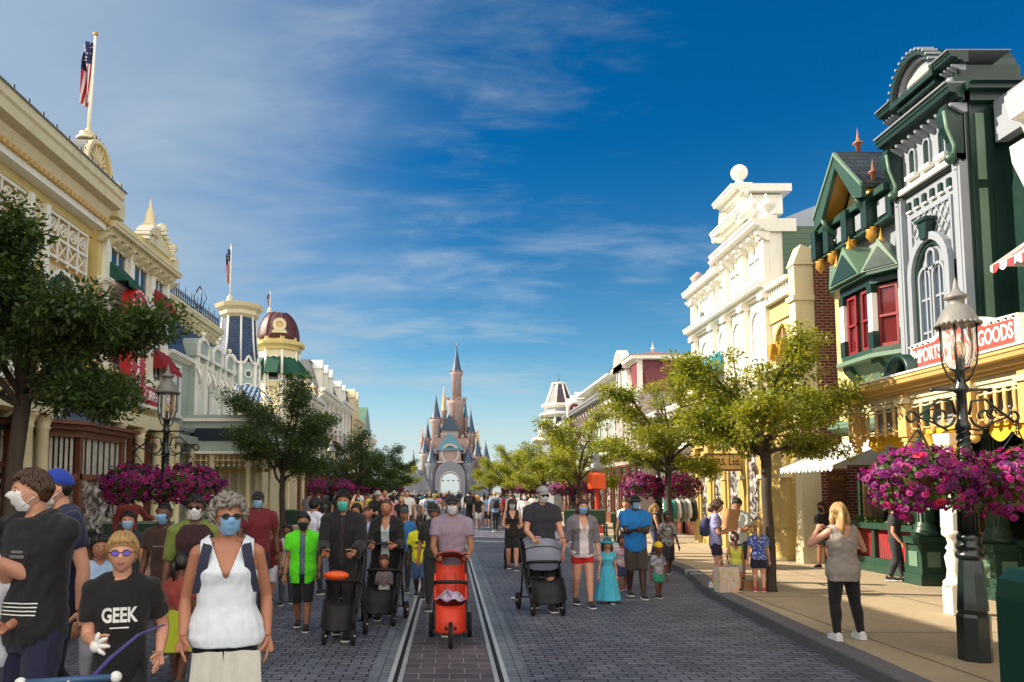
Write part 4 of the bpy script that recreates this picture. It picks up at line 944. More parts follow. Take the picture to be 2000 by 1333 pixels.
    t = MB(); addtext(t, 'TIL TOLIN', (-.066, 0, 8.8), (0, -1, 0), (0, 0, 1), .17, 'dark_green', 1.15, .008, .003); t.build('lettering', F.root)
corner_tower()
def oriel_house():
    F = Fac(1, 8.8, 15.4, 'oriel_house', 'green and cream house with gabled oriel window and ochre gable soffit'); U0, U1 = 13.87, 16.6
    wallblock(F, U0, U1, 3.2, 7.9, 4, 'cream_lap'); g = F.mb(); g.box(U0, U1, 0, 3.2, -4, -.6, 'dark_green'); g.build('ground_floor_wall', F.root)
    # upper white panel and corbelled eaves with panels
    p = F.mb(); p.box(U0, U1 - .1, 6.2, 7.1, .002, .08, 'lilac_white'); p.box(U0, U1, 7.1, 7.62, .003, .3, 'dark_green'); p.box(U0, U1, 7.62, 7.75, .003, .42, 'mid_green'); p.box(U0, U1, 7.06, 7.1, .08, .36, 'mid_green')
    for i in range(6): u = U0 + .12 + i * .4; p.box(u, u + .26, 7.2, 7.52, .3, .33, 'lilac_white')
    p.build('eaves_band', F.root)
    for u in (14.45, 15.2, 15.95, 16.5): k = F.mb(); k.box(u - .1, u + .1, 7.05, 7.7, .3, .5, 'dark_green'); k.lathe([(.14, 7.05), (.1, 6.98), (.12, 6.9), (.05, 6.8), (.001, 6.72)], (u, 0, .34), 'gold', 8, 1); k.build('corbel', F.root)
    # gable over the eaves, ridge running back
    c, hw, vf, va, wo = 15.2, .66, 8.12, 9.0, .6
    r = F.mb()
    for sg in (-1, 1):
        r.prism([(c, va), (c + sg * (hw + .25), vf - .2), (c + sg * (hw + .25), vf - .28), (c, va - .09)], -3, wo, 'dark_tiles_end')
    r.build('gable_roof', F.root)
    b = F.mb()
    for sg in (-1, 1):
        b.prism([(c, va - .08), (c + sg * (hw + .3), vf - .27), (c + sg * (hw + .3), vf - .5), (c + sg * hw, vf - .42), (c, va - .36)], wo - .06, wo + .03, 'mid_green'); b.prism([(c, va - .02), (c + sg * (hw + .3), vf - .2), (c + sg * (hw + .3), vf - .27), (c, va - .1)], wo + .002, wo + .06, 'pale_green')
        b.prism([(c, va - .1), (c + sg * (hw + .2), vf - .3), (c + sg * (hw + .2), vf - .34), (c, va - .14)], .1, wo - .07, 'ochre')
        b.tube([(c + sg * hw, vf - .35, wo), (c + sg * hw, vf - .55, wo - .1), (c + sg * hw, vf - .65, wo - .2), (c + sg * hw, vf - .8, .25)], [.05, .07, .07, .05], 'mid_green', 8); b.sphere((c + sg * hw, vf - .85, .28), .1, 'dark_green', 10, 7)
    b.build('bargeboards', F.root)
    gw = F.mb(); gw.prism([(c - hw, vf - .3), (c + hw, vf - .3), (c, va - .15)], -.2, .1, 'cream_lap'); gw.box(c - hw, c + hw, 7.5, vf - .3, -.2, .1, 'cream_lap')
    for i in range(9): v = 7.75 + i * .08; gw.prism([(v, .1), (v + .06, .1), (v, .16)], c - .2, c + .2, 'white_paint', 0)
    gw.build('gable_wall', F.root)
    f = F.mb(); spike(f, c + .02, va - .03, .1, .5, 'copper'); f.build('spire', F.root)
    f = F.mb(); spike(f, c - hw - .15, vf - .12, .3, .42, 'copper'); f.build('finial', F.root)
    # oriel: canted bay with little gables
    o = thing('oriel_window', 'canted oriel bay window with red sashes and small pale green gables, above the striped awning', 'oriel window', (9.2, 15.45, 4.4)) if 0 else None
    a, z = 13.95, 16.0; wv = .42
    bay = [(a, 0), (a + .0, .1), (a + .5, wv), (z - .5, wv), (z, .1), (z, 0)]
    q = F.mb()
    def ring(v0, v1, gr, m):
        cu = (a + z) / 2; pl = [(u + (gr if u > cu else -gr), w + (gr if w > .05 else 0)) for u, w in bay]; n = len(pl)
        q.add([(u, v, w) for v in (v0, v1) for u, w in pl], [tuple(range(n)), tuple(range(n, 2 * n))] + [(i, (i + 1) % n, n + (i + 1) % n, n + i) for i in range(n)], m)
    ring(4.42, 4.5, .12, 'pale_green'); ring(4.5, 4.62, .04, 'mid_green'); ring(5.9, 6.05, .03, 'dark_green'); ring(6.05, 6.14, .16, 'mid_green'); ring(4.62, 5.9, -.1, 'dark_green')
    for u, w in bay[1:5]: q.box(u - .075, u + .075, 4.95, 5.72, w - .08, w + .03, 'white_paint'); q.box(u - .085, u + .085, 4.62, 4.95, w - .09, w + .04, 'dark_green'); q.box(u - .085, u + .085, 5.72, 5.9, w - .09, w + .04, 'dark_green')
    for sg in (0, 1):
        u = a + .5 if sg == 0 else z - .5
        q.prism([(4.42, .02), (4.42, .4), (4.3, .38), (4.15, .22), (3.9, .16), (3.75, .02)], u - .13, u + .13, 'mid_green', 0)
    q.prism([(4.42, .0), (4.42, .34), (4.1, .12), (3.9, 0)], a + .3, z - .3, 'pale_green', 0)
    q.build('oriel', F.root)
    for (u0, w0), (u1, w1) in zip(bay[1:4], bay[2:5]):
        d = Vector((u1 - u0, 0, w1 - w0)); L = d.length; d.normalize(); n = Vector((-d.z, 0, d.x)); n = n if n.z > 0 else -n
        M = F.M @ Matrix(((d.x, 0, n.x, u0 - .1 * n.x), (0, 1, 0, 0), (d.z, 0, n.z, w0 - .1 * n.z), (0, 0, 0, 1)))
        k = 2 if L > .7 else 1; st = L / k
        for i in range(k):
            A, B = st * i + .09, st * (i + 1) - .09; w = MB(M); w.frame(rect(A, B, 4.64, 5.86), rect(A + .06, B - .06, 4.7, 5.8), .01, .06, 'maroon_paint'); w.box(A, B, 5.22, 5.27, .012, .07, 'maroon_paint'); ob = w.build('window', F.root)
            g = MB(M); g.box(A + .05, B - .05, 4.69, 5.81, .004, .016, 'glass_red'); g.build('pane', ob)
        gb = MB(M); m_ = L / 2; h = .62 if L > .7 else .5; hb = min(.5, L * .5)
        gb.prism([(m_ - hb - .06, 6.12), (m_ + hb + .06, 6.12), (m_, 6.12 + h + .1)], -.5, .34, 'pale_green'); gb.prism([(m_ - hb, 6.15), (m_ + hb, 6.15), (m_, 6.12 + h - .06)], .34, .36, 'dark_green')
        gb.lathe([(.05, 6.12 + h), (.07, 6.2 + h), (.03, 6.28 + h), (.005, 6.45 + h)], (m_, 0, .2), 'gold', 8, 1); gb.build('oriel_gable', F.root)
    # ground floor: window with bunting, notice board, awning
    s = F.mb(); w0 = -.12
    s.box(14.2, 16.5, .125, .3, -.58, w0 + .08, 'mid_green'); s.box(14.2, 16.5, .3, .42, -.58, w0 + .04, 'mid_green'); s.box(14.2, 16.5, 1.02, 1.14, -.58, w0 + .1, 'mid_green'); s.box(14.22, 16.48, .42, 1.02, -.57, w0 - .06, 'bunting')
    for u in (14.25, 14.95, 15.65, 16.42): s.box(u - .05, u + .05, .42, 1.02, w0 - .06, w0 + .03, 'mid_green')
    s.build('dado', F.root)
    window(F, 14.3, 15.3, 1.15, 2.2, -.3, 'orange_paint', 'glass_warm', .07, 'rect', 2, 1, False, name='shop_window'); window(F, 15.45, 16.4, 1.15, 2.2, -.3, 'mid_green', 'glass_warm', .07, 'rect', 1, 1, False, name='shop_window')
    pl = F.mb(); rs = random.Random(5)
    for i in range(260):
        u, v, w = rs.uniform(14.3, 16.4), 1.14 + abs(rs.gauss(0, .06)), w0 + rs.gauss(0, .05); e = .035
        d1 = Vector((rs.gauss(0, 1), rs.gauss(0, 1), rs.gauss(0, 1))).normalized() * e; d2 = d1.orthogonal().normalized() * e * .6
        p = Vector((u, v, w)); pl.add([p - d1, p + d2, p + d1, p - d2], [(0, 1, 2, 3)], 'leaf')
    tag(pl.build('window_plants', F.root, recalc=False), None, None, None, 'stuff')
    fz = F.mb(); cornice(fz, U0, U1, 3.05, .25, .3, 'pale_green', 0); 
    for i in range(4): u = 14.3 + i * .55; fz.box(u, u + .4, 2.55, 3.0, -.1, .1, 'cream')
    fz.build('fascia', F.root)
    awning(F, 14.1, 16.35, 2.3, 2.92, .0, 1.5, 'white_stripe', scal=14, val=.12)
mat('maroon_paint', (128, 34, 40), .4, .12, 3); mat('orange_paint', (196, 92, 40), .45, .12, 3); glassmat('glass_red', (96, 30, 34), .08)
def leafmat(name, c1, c2, c3, trans=.35):
    t = NT(name); n = t.noise(1.4, 3); n2 = t.n('ObjectInfo').outputs['Random']
    g = t.n('NewGeometry').outputs['Random Per Island']
    col = t.mix(g, lin(c1), lin(c2)); col = t.mix(t.n('MapRange', {0: n, 1: .5, 2: .68, 4: .7}).outputs[0], col, lin(c3))
    t.base(col); t.b.inputs['Roughness'].default_value = .42; t.b.inputs['Specular IOR Level'].default_value = .45
    tr = t.n('BsdfTranslucent', {'Color': t.mix(1., col, (1.9, 1.75, .8), 'MULTIPLY')}); mx = t.n('MixShader', {0: trans, 1: t.b.outputs[0], 2: tr.outputs[0]})
    t.L.new(mx.outputs[0], t.out.inputs[0]); MATS[name] = t.m
leafmat('leaf', (52, 82, 36), (88, 116, 48), (70, 92, 40))
oriel_house()
def brick_pier():
    F = Fac(1, 9.21, 17.1, 'brick_wall', 'tall narrow dark red brick end wall behind the striped awning, beside the white building', 'wall')
    b = F.mb(); b.box(17.36, 17.445, 0, 7.45, -1.5, .46, 'dark_brick_end'); b.box(17.36, 17.6, 7.45, 7.75, -2.5, .455, 'grey_stone'); b.build('wall', F.root)
    p = F.mb(); p.box(17.3, 17.355, 1.0, 2.3, -.05, .36, 'brown_wood'); p.box(17.29, 17.3, 1.06, 2.24, 0, .31, 'poster'); p.build('poster_board', F.root)
    t = MB(); addtext(t, 'FLO', (-.155, .185, 2.1), (1, 0, 0), (0, 0, 1), .13, 'ochre', .26, .004); addtext(t, "'S", (-.13, .185, 1.25), (1, 0, 0), (0, 0, 1), .15, 'ochre', .14, .004); t.build('lettering', F.root)
def postermat():
    t = NT('poster'); c = t.mix(t.noise(4, 5, None, 1), lin((40, 30, 28)), lin((120, 84, 50))); t.base(c); MATS['poster'] = t.m
postermat(); brick_pier()
def white_building():
    F = Fac(1, 8.4, 21.5, 'white_building', 'large white classical building with broken pediment, urns and yellow ground-floor shopfront'); U0, U1 = 17.42, 26.0; F.M = F.M @ Matrix.Translation((17.42, 0, 0)) @ Matrix.Diagonal((.875, .972, 1, 1)) @ Matrix.Translation((-17.42, 0, 0))
    wallblock(F, U0 + .03, 19.2, 0, 7.2, 4, 'cream'); w = F.mb(); w.box(19.2, 22.6, 0, 9.0, -6, .001, 'white_paint'); w.box(22.6, U1, 0, 8.7, -5.9, -.01, 'white_paint'); w.build('main_wall', F.root)
    s = F.mb(); s.box(19.15, 19.198, 6.0, 9.0, -6, -.35, 'green_lap'); s.build('side_siding', F.root)
    e = F.mb(); e.prism([(9.0, -.3), (9.9, -2.6), (9.0, -5.9)], 19.3, 22.5, 'roof_metal', 0); e.prism([(9.55, -.3), (10.6, -2.9), (9.55, -6.5)], 21.2, 24.6, 'roof_metal', 0); e.build('metal_roof', F.root)
    # near end pier, low parapet with balusters
    p = F.mb(); p.box(U0, U0 + .35, 0, 7.45, -.34, .12, 'cream'); p.box(U0 - .05, U0 + .42, 6.55, 6.68, -.338, .18, 'cream'); p.prism([(7.45, .15), (7.45, -.345), (7.85, -.3), (7.95, -.05)], U0 - .04, U0 + .4, 'cream', 0)
    p.box(U0 - .03, U0 + .38, .12, .5, -.336, .16, 'cream'); p.build('end_pier', F.root)
    b = F.mb(); b.box(U0 + .35, 19.2, 7.2, 7.3, -.1, .2, 'white_paint'); b.box(U0 + .35, 19.2, 6.78, 6.86, -.1, .22, 'white_paint'); b.box(U0 + .35, 19.2, 6.3, 6.75, .003, .06, 'yellow_paint')
    for i in range(11): u = U0 + .45 + i * .155; b.lathe([(.03, 6.86), (.05, 6.96), (.025, 7.08), (.04, 7.2)], (u, 0, .06), 'white_paint', 7, 1)
    for i in range(2): b.prism([(U0 + .7 + i * .6, 5.7), (U0 + 1.1 + i * .6, 5.7), (U0 + .9 + i * .6, 5.3)], .004, .2, 'ochre')
    b.build('balustrade', F.root)
    # three cornice levels with bays of pilasters
    c = F.mb()
    cornice(c, 19.2, 22.6, 8.85, .35, .5, 'white_paint', .12, .5); cornice(c, 22.62, U1, 8.5, .32, .42, 'white_paint', .08, .5); cornice(c, 19.2, U1, 7.2, .3, .42, 'white_paint', .05)
    cornice(c, U0 + .35, U1, 4.7, .3, .4, 'cream', 0, .6); c.box(19.12, 19.148, 8.85, 9.2, -.7, .0, 'white_paint'); c.build('cornice', F.root)
    for u in (19.35, 20.95, 22.45, 23.7, 25.8):
        q = F.mb(); top = 8.85 if u < 22.6 else 8.5
        q.box(u - .14, u + .14, 7.52, top, .0, .16, 'white_paint'); q.box(u - .19, u + .19, top - .16, top - .003, .0, .24, 'white_paint'); q.box(u - .14, u + .14, 5.0, 7.2, .0, .16, 'white_paint'); q.box(u - .19, u + .19, 7.04, 7.197, .0, .26, 'white_paint'); q.box(u - .18, u + .18, 5.0, 5.3, .0, .22, 'white_paint'); q.build('pilaster', F.root)
    for a, z in ((19.65, 20.65), (21.2, 22.2), (22.75, 23.45), (24.2, 25.3)):
        window(F, a, z, 5.35, 6.95, .003, 'white_paint', 'pale_pane', .1, 'arch', 2, 2); window(F, a, z, 7.65, 8.4, .003, 'white_paint', 'pale_pane', .08, 'rect', 2, 1)
    window(F, 17.95, 18.95, 4.95, 6.2, .003, 'tan_paint', 'glass_warm', .1, 'arch', 2, 2)
    # stepped pediment block with ball finial
    d = F.mb(); cc = 21.4
    d.box(cc - 1.05, cc + 1.05, 9.2, 9.62, -1.2, .12, 'white_paint'); cornice(d, cc - 1.1, cc + 1.1, 9.6, .28, .5, 'white_paint', .1); d.box(cc - .7, cc + .7, 9.88, 10.45, -1.0, .08, 'white_paint'); cornice(d, cc - .75, cc + .75, 10.42, .3, .5, 'white_paint', .12); d.box(cc - .88, cc + .88, 10.5, 10.72, -1.2, .0, 'white_paint')
    for sg in (-1, 1): d.prism([(cc + sg * 1.15, 9.6), (cc + sg * .7, 9.6), (cc + sg * .7, 10.4), (cc + sg * .8, 10.05), (cc + sg * 1.0, 9.8)], .0, .34, 'white_paint'); d.lathe([(.18, -.05), (.18, .4)], (cc + sg * 1.15, 9.75, 0), 'white_paint', 12, 2)
    d.box(cc - .35, cc + .35, 10.72, 10.95, -.3, .2, 'white_paint'); d.build('stepped_pediment', F.root)
    o = F.mb(); ballfin(o, cc, 10.93, -.05, .72, 'white_paint'); o.build('ball_finial', F.root)
    for u, v in ((19.45, 9.2), (20.55, 9.62), (22.4, 9.2)): o = F.mb(); o.box(u - .2, u + .2, v - .02, v + .14, -.25, .15, 'white_paint'); urn(o, u, v + .13, -.05, .66, 'white_paint'); o.build('urn', F.root)
    for u in (23.7, 25.7): o = F.mb(); o.box(u - .22, u + .22, 8.8, 9.05, -.3, .2, 'white_paint'); o.lathe([(.24, 9.05), (.2, 9.2), (.28, 9.3), (.05, 9.5)], (u, 0, -.05), 'pink_stone', 10, 1); o.build('finial', F.root)
    # small grotesque bracket plaque
    k = F.mb(); k.prism([(24.9, 7.9), (25.1, 7.9), (25.05, 7.6), (24.95, 7.6)], .003, .12, 'grey_lead'); k.build('plaque', F.root)
    # yellow ground floor
    g = F.mb(); g.box(U0 + .36, U1 - .02, .125, 4.3, .003, .06, 'yellow_shop'); g.box(U0 + .36, U1 - .02, 3.3, 3.42, .06, .22, 'yellow_shop'); g.box(U0 + .36, U1 - .02, 4.0, 4.12, .06, .2, 'cream'); g.build('shop_front', F.root)
    for u in (18.35, 19.9, 21.4, 23.0, 24.4, 25.8):
        q = F.mb(); q.box(u - .2, u + .2, .125, .9, .06, .2, 'yellow_shop'); q.box(u - .15, u + .15, .9, 3.0, .06, .16, 'yellow_shop'); q.box(u - .2, u + .2, 2.2, 2.3, .06, .22, 'cream'); q.box(u - .2, u + .2, 3.0, 3.3, .06, .24, 'yellow_shop'); q.lathe([(.14, 3.4), (.2, 3.5), (.12, 3.62), (.18, 3.75), (.06, 3.98)], (u, 0, .2), 'cream', 10, 1); q.build('pilaster', F.root)
    for a, z in ((18.62, 19.62), (20.15, 21.15), (21.65, 22.75), (23.25, 24.15), (24.65, 25.55)):
        if a == 18.62:
            d = F.mb(); d.frame(rect(a, z, .6, 3.2), rect(a + .2, z - .2, .8, 3.0), .06, .1, 'yellow_shop'); d.prism(rect(a + .3, z - .3, .9, 1.5), .06, .09, 'yellow_shop'); d.build('wall_panel', F.root)
        else: window(F, a, z, .7, 3.05, .06, 'yellow_shop', 'shop_display', .12, 'rect', 1, 1, False, name='shop_window')
    m = F.mb(); m.box(20.2, 21.1, 3.45, 3.9, .06, .1, 'pale_green'); m.build('fascia_panel', F.root)
    rl = F.mb(); 
    for v in (4.35, 4.75): rl.box(19.3, 22.4, v, v + .04, .3, .34, 'white_paint')
    for i in range(26): u = 19.35 + i * .12; rl.box(u, u + .025, 4.35, 4.75, .31, .33, 'white_paint')
    rl.box(19.3, 22.4, 4.28, 4.35, .06, .36, 'white_paint'); rl.build('balcony_rail', F.root)
    awning(F, 22.9, 24.1, 5.6, 6.25, .16, .8, 'cyan_canvas', scal=6)
    pb = F.mb(); pb.box(24.6, 26.0, 5.0, 5.25, .2, .55, 'cream'); pb.build('planter', F.root)
    fl = F.mb(); rs = random.Random(9)
    for i in range(340):
        p = Vector((rs.uniform(24.6, 26), 5.28 + abs(rs.gauss(0, .1)), .38 + rs.gauss(0, .12))); e = rs.uniform(.03, .06); d1 = Vector((rs.gauss(0, 1), rs.gauss(0, 1), rs.gauss(0, 1))).normalized() * e; d2 = d1.orthogonal().normalized() * e
        fl.add([p - d1, p + d2, p + d1, p - d2], [(0, 1, 2, 3)], 'leaf' if i % 3 else 'pink_petal')
    tag(fl.build('planter_flowers', F.root, recalc=False), None, None, None, 'stuff')
    # hanging sign
    s = thing('hanging_sign', 'ochre hanging shop sign with dark letters in front of the yellow shopfront', 'sign', (7.75, 20.9, 2.62))
    b = MB(); b.box(-.5, .5, -.04, .04, -.2, .2, 'tan_paint'); b.box(-.54, .54, -.05, .05, .2, .25, 'brown_wood'); b.box(-.54, .54, -.05, .05, -.25, -.2, 'brown_wood')
    for x in (-.54, .5): b.box(x, x + .04, -.05, .05, -.2, .2, 'brown_wood')
    b.box(.5, .62, -.03, .03, .05, .1, 'iron'); b.build('board', s); t = MB(); addtext(t, 'RS. Ltd.', (.12, -.044, 0), (1, 0, 0), (0, 0, 1), .26, 'brown_dark', .66, .004, .003); t.build('lettering', s)
    bk = MB(); bk.tube([(0, 0, .25), (0, 0, .62)], .02, 'iron', 5); bk.tube([(0, 0, .6), (.62, 0, .6)], .02, 'iron', 5); bk.build('bracket', s)
glassmat('pale_pane', (206, 210, 216), .1, .12); mat('roof_metal', (150, 158, 172), .35, .1, 1.5, .06); mat('yellow_shop', (178, 154, 92), .5, .09, 1.5, .1, dirt=.18); mat('pink_petal', (214, 130, 140), .6, .2, 8); mat('brown_dark', (52, 34, 26), .5)
white_building()
plain_building(1, 9.4, 25.2, 33.6, 5.2, 'sage', 'blue_shop', 'low pale blue-grey shop behind the second right-hand tree', 2, 4, None, 1, None, 'white_paint')
def right_far_tower():
    y0 = 33.9; r = Fac(1, 8.7, 35.5, 'maroon_tower_house', 'white trimmed maroon tower house with hip roof, right of the castle'); F = r; U0, U1 = 33.9, 39.2
    zt = onX(1245, 702, 8.7).z
    wallblock(F, U0, U1, 0, 6.4, 5, 'pink_stone'); w = F.mb(); w.box(U0 + .05, U1 - 1.2, 6.4, zt, -2.6, .0, 'maroon_wall'); w.build('attic_wall', F.root)
    e = F.mb(); cornice(e, U0, U1, 6.2, .35, .45, 'white_paint', .05, .5); cornice(e, U0, U1, 3.4, .3, .4, 'white_paint', 0); cornice(e, U0, U1 - 1.2, zt - .12, .3, .35, 'white_paint', .1)
    e.box(U0 - .3, U0 + .04, zt + .0, zt + .18, -2.9, .35, 'white_paint')
    for wv in (-.12, -2.5): e.box(U0 + .01, U0 + .06, 6.4, zt, wv - .12, wv + .12, 'white_paint')
    e.build('cornice', F.root)
    h = F.mb(); a, z = U0 - .35, U1 - .85; v = zt + .18
    h.add([(a, v, -3), (z, v, -3), (z, v, .4), (a, v, .4), ((a + z) / 2, v + .55, -1.3)], [(0, 1, 2, 3), (0, 1, 4), (1, 2, 4), (2, 3, 4), (3, 0, 4)], 'copper'); spike(h, (a + z) / 2, v + .5, -1.3, .5, 'white_paint'); h.build('hip_roof', F.root)
    d = F.mb(); c = 36.2; d.box(c - .9, c + .9, 6.5, 8.0, .003, .25, 'white_paint'); d.prism(arch(c - 1.05, c + 1.05, 7.9, 8.75), .003, .4, 'white_paint'); d.prism(shrink(arch(c - 1.05, c + 1.05, 7.9, 8.75), .15), .4, .42, 'pink_stone')
    for sg in (-1, 1): d.prism([(c + sg * .9, 6.5), (c + sg * 1.5, 6.5), (c + sg * 1.0, 7.4), (c + sg * .9, 7.9)], .003, .2, 'white_paint')
    d.build('dormer', F.root)
    for s_ in (-.38, .38): window(F, c + s_ - .24, c + s_ + .24, 6.7, 7.75, .252, 'white_paint', 'glass_blue', .06, 'arch', 1, 1)
    for i in range(3):
        c = U0 + .9 + i * 1.7; window(F, c - .45, c + .45, 3.95, 5.8, 0, 'white_paint', 'glass_blue', .08, 'arch', 2, 2); shopwin(F, c - .7, c + .7, .006, .7, 3.1)
    # shaped brick gable panel on the camera side
    g = F.mb(); g.prism([(zt - 1.5, -2.2), (zt - .6, -2.35), (zt - .3, -2.0), (zt - .45, -1.7), (zt - .1, -1.3), (zt - .45, -.9), (zt - .3, -.6), (zt - .6, -.3), (zt - 1.5, -.4)], U0 - .03, U0 + .04, 'maroon_wall', 0); g.build('shaped_panel', F.root)
right_far_tower()
def balcony_house():
    F = Fac(1, 8.7, 45, 'balcony_house', 'pink and white house with roof balcony and brown canopy, right side mid-distance'); U0, U1 = 39.3, 52
    wallblock(F, U0, U1, 0, 6.8, 6, 'sage'); e = F.mb(); cornice(e, U0, U1, 6.5, .55, .8, 'grey_lead', .1, .9, 'pink_stone', .7); cornice(e, U0, U1, 3.4, .3, .4, 'white_paint', 0); cornice(e, U0, U1, 5.9, .2, .25, 'white_paint', 0); e.build('cornice', F.root)
    b = F.mb()
    for i in range(14): u = 40.2 + i * .7; b.box(u - .07, u + .07, 7.05, 8.2, -.6, -.45, 'white_paint')
    b.box(40, 49.5, 7.5, 7.6, -.58, -.46, 'white_paint'); b.box(40, 49.5, 7.05, 8.2, -3.5, -1.6, 'rose_brown'); b.build('balcony', F.root)
    r = F.mb(); r.prism([(8.2, .1), (9.2, -1.6), (9.2, -3), (8.2, -4.2)], 40, 49.4, 'brown_roof', 0); r.prism([(8.1, .15), (8.2, .15), (8.2, -4.2), (8.1, -4.2)], 39.8, 49.6, 'white_paint', 0); r.build('canopy_roof', F.root)
    for i in range(7):
        c = U0 + .9 + i * 1.82; window(F, c - .45, c + .45, 3.95, 5.6, 0, 'white_paint', 'glass_blue', .08, 'arch' if i % 2 else 'rect', 2, 2); shopwin(F, c - .75, c + .75, .006, .7, 3.1)
    s = F.mb(); s.prism(arch(47.3, 49.0, 3.9, 6.6), .5, .7, 'white_paint'); s.prism(shrink(arch(47.3, 49.0, 3.9, 6.6), .2), .7, .73, 'maroon_wall'); s.build('sign_board', F.root) if 0 else None
mat('brown_roof', (86, 62, 50), .6, .15, 2)
balcony_house()
def purple_sign():
    p = onY(1123, 865, 49); q = onY(1123, 785, 49)
    s = thing('vertical_sign', 'arched maroon vertical sign with white letters by the grey tower on the right', 'sign', (p.x, 49, p.z)); h = q.z - p.z
    b = MB(); b.prism(arch(-.5, .5, 0, h), -.1, .1, 'white_paint', 1); b.prism(shrink(arch(-.5, .5, 0, h), .13), -.13, -.1, 'maroon_wall', 1); b.box(.4, 1.0, -.08, .08, .4, .6, 'white_paint'); b.build('board', s)
    t = MB(); 
    for i, ch in enumerate('BAZAR'): addtext(t, ch, (0, -.135, h - .55 - .44 * i), (1, 0, 0), (0, 0, 1), .48, 'paper_white', None, .01, .008)
    t.build('lettering', s)
purple_sign()
def far_right_tower():
    y = 62.; c = onY(1069, 800, y); Z = lambda py: onY(1069, py, y).z; wx = lambda px: px * y * math.cos(PIT) / FPX
    r = thing('pagoda_tower', 'pale grey double-tiered tower with steep dark panelled roof, nearest the castle on the right', 'tower', (c.x + 1.0, y, 0)); n = 8
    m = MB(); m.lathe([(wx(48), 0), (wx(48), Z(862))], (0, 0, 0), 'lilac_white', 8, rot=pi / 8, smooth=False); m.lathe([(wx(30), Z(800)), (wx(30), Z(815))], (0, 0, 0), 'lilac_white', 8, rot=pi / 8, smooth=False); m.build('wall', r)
    t = MB(); t.lathe([(wx(44), Z(858)), (wx(30), Z(815))], (0, 0, 0), 'dark_tiles_end', 8, rot=pi / 8, smooth=False); t.lathe([(wx(27), Z(790)), (wx(13), Z(752))], (0, 0, 0), 'tower_tiles', 8, rot=pi / 8, smooth=False); t.build('tiled_roof', r)
    e = MB(); e.lathe([(wx(48), Z(866)), (wx(57), Z(862)), (wx(57), Z(857)), (wx(40), Z(856))], (0, 0, 0), 'white_paint', 8, rot=pi / 8, smooth=False)
    e.lathe([(wx(30), Z(818)), (wx(40), Z(812)), (wx(40), Z(809)), (wx(28), Z(806)), (wx(28), Z(800)), (wx(36), Z(795)), (wx(36), Z(791)), (wx(24), Z(789))], (0, 0, 0), 'white_paint', 8, rot=pi / 8, smooth=False)
    e.lathe([(wx(13), Z(753)), (wx(16), Z(751)), (wx(16), Z(749)), (.01, Z(746))], (0, 0, 0), 'white_paint', 8, rot=pi / 8, smooth=False); e.tube([(0, 0, Z(747)), (0, 0, Z(733))], [.05, .015], 'iron', 5)
    for i in range(8):
        a = 2 * pi * i / 8 + pi / 8; ca, sa = math.cos(a), math.sin(a); e.tube([(wx(44) * ca, wx(44) * sa, Z(858)), (wx(30) * ca, wx(30) * sa, Z(815))], .1, 'white_paint', 5); e.tube([(wx(27) * ca, wx(27) * sa, Z(790)), (wx(13) * ca, wx(13) * sa, Z(752))], .09, 'white_paint', 5)
    e.build('cornice', r)
mat('tower_tiles', (66, 48, 62), .5, .2, 3, .2); far_right_tower()
plain_building(1, 9.2, 52.2, 60, 7.2, 'sage', 'grey_house', 'pale grey-green house with slate mansard behind the far right trees', 3, 4, 'dark_tiles', 1.6, None, 'white_paint')
plain_building(1, 9.4, 65, 80, 6.0, 'cream', 'far_shops', 'low cream shop row farthest on the right, half hidden by trees', 2, 6)
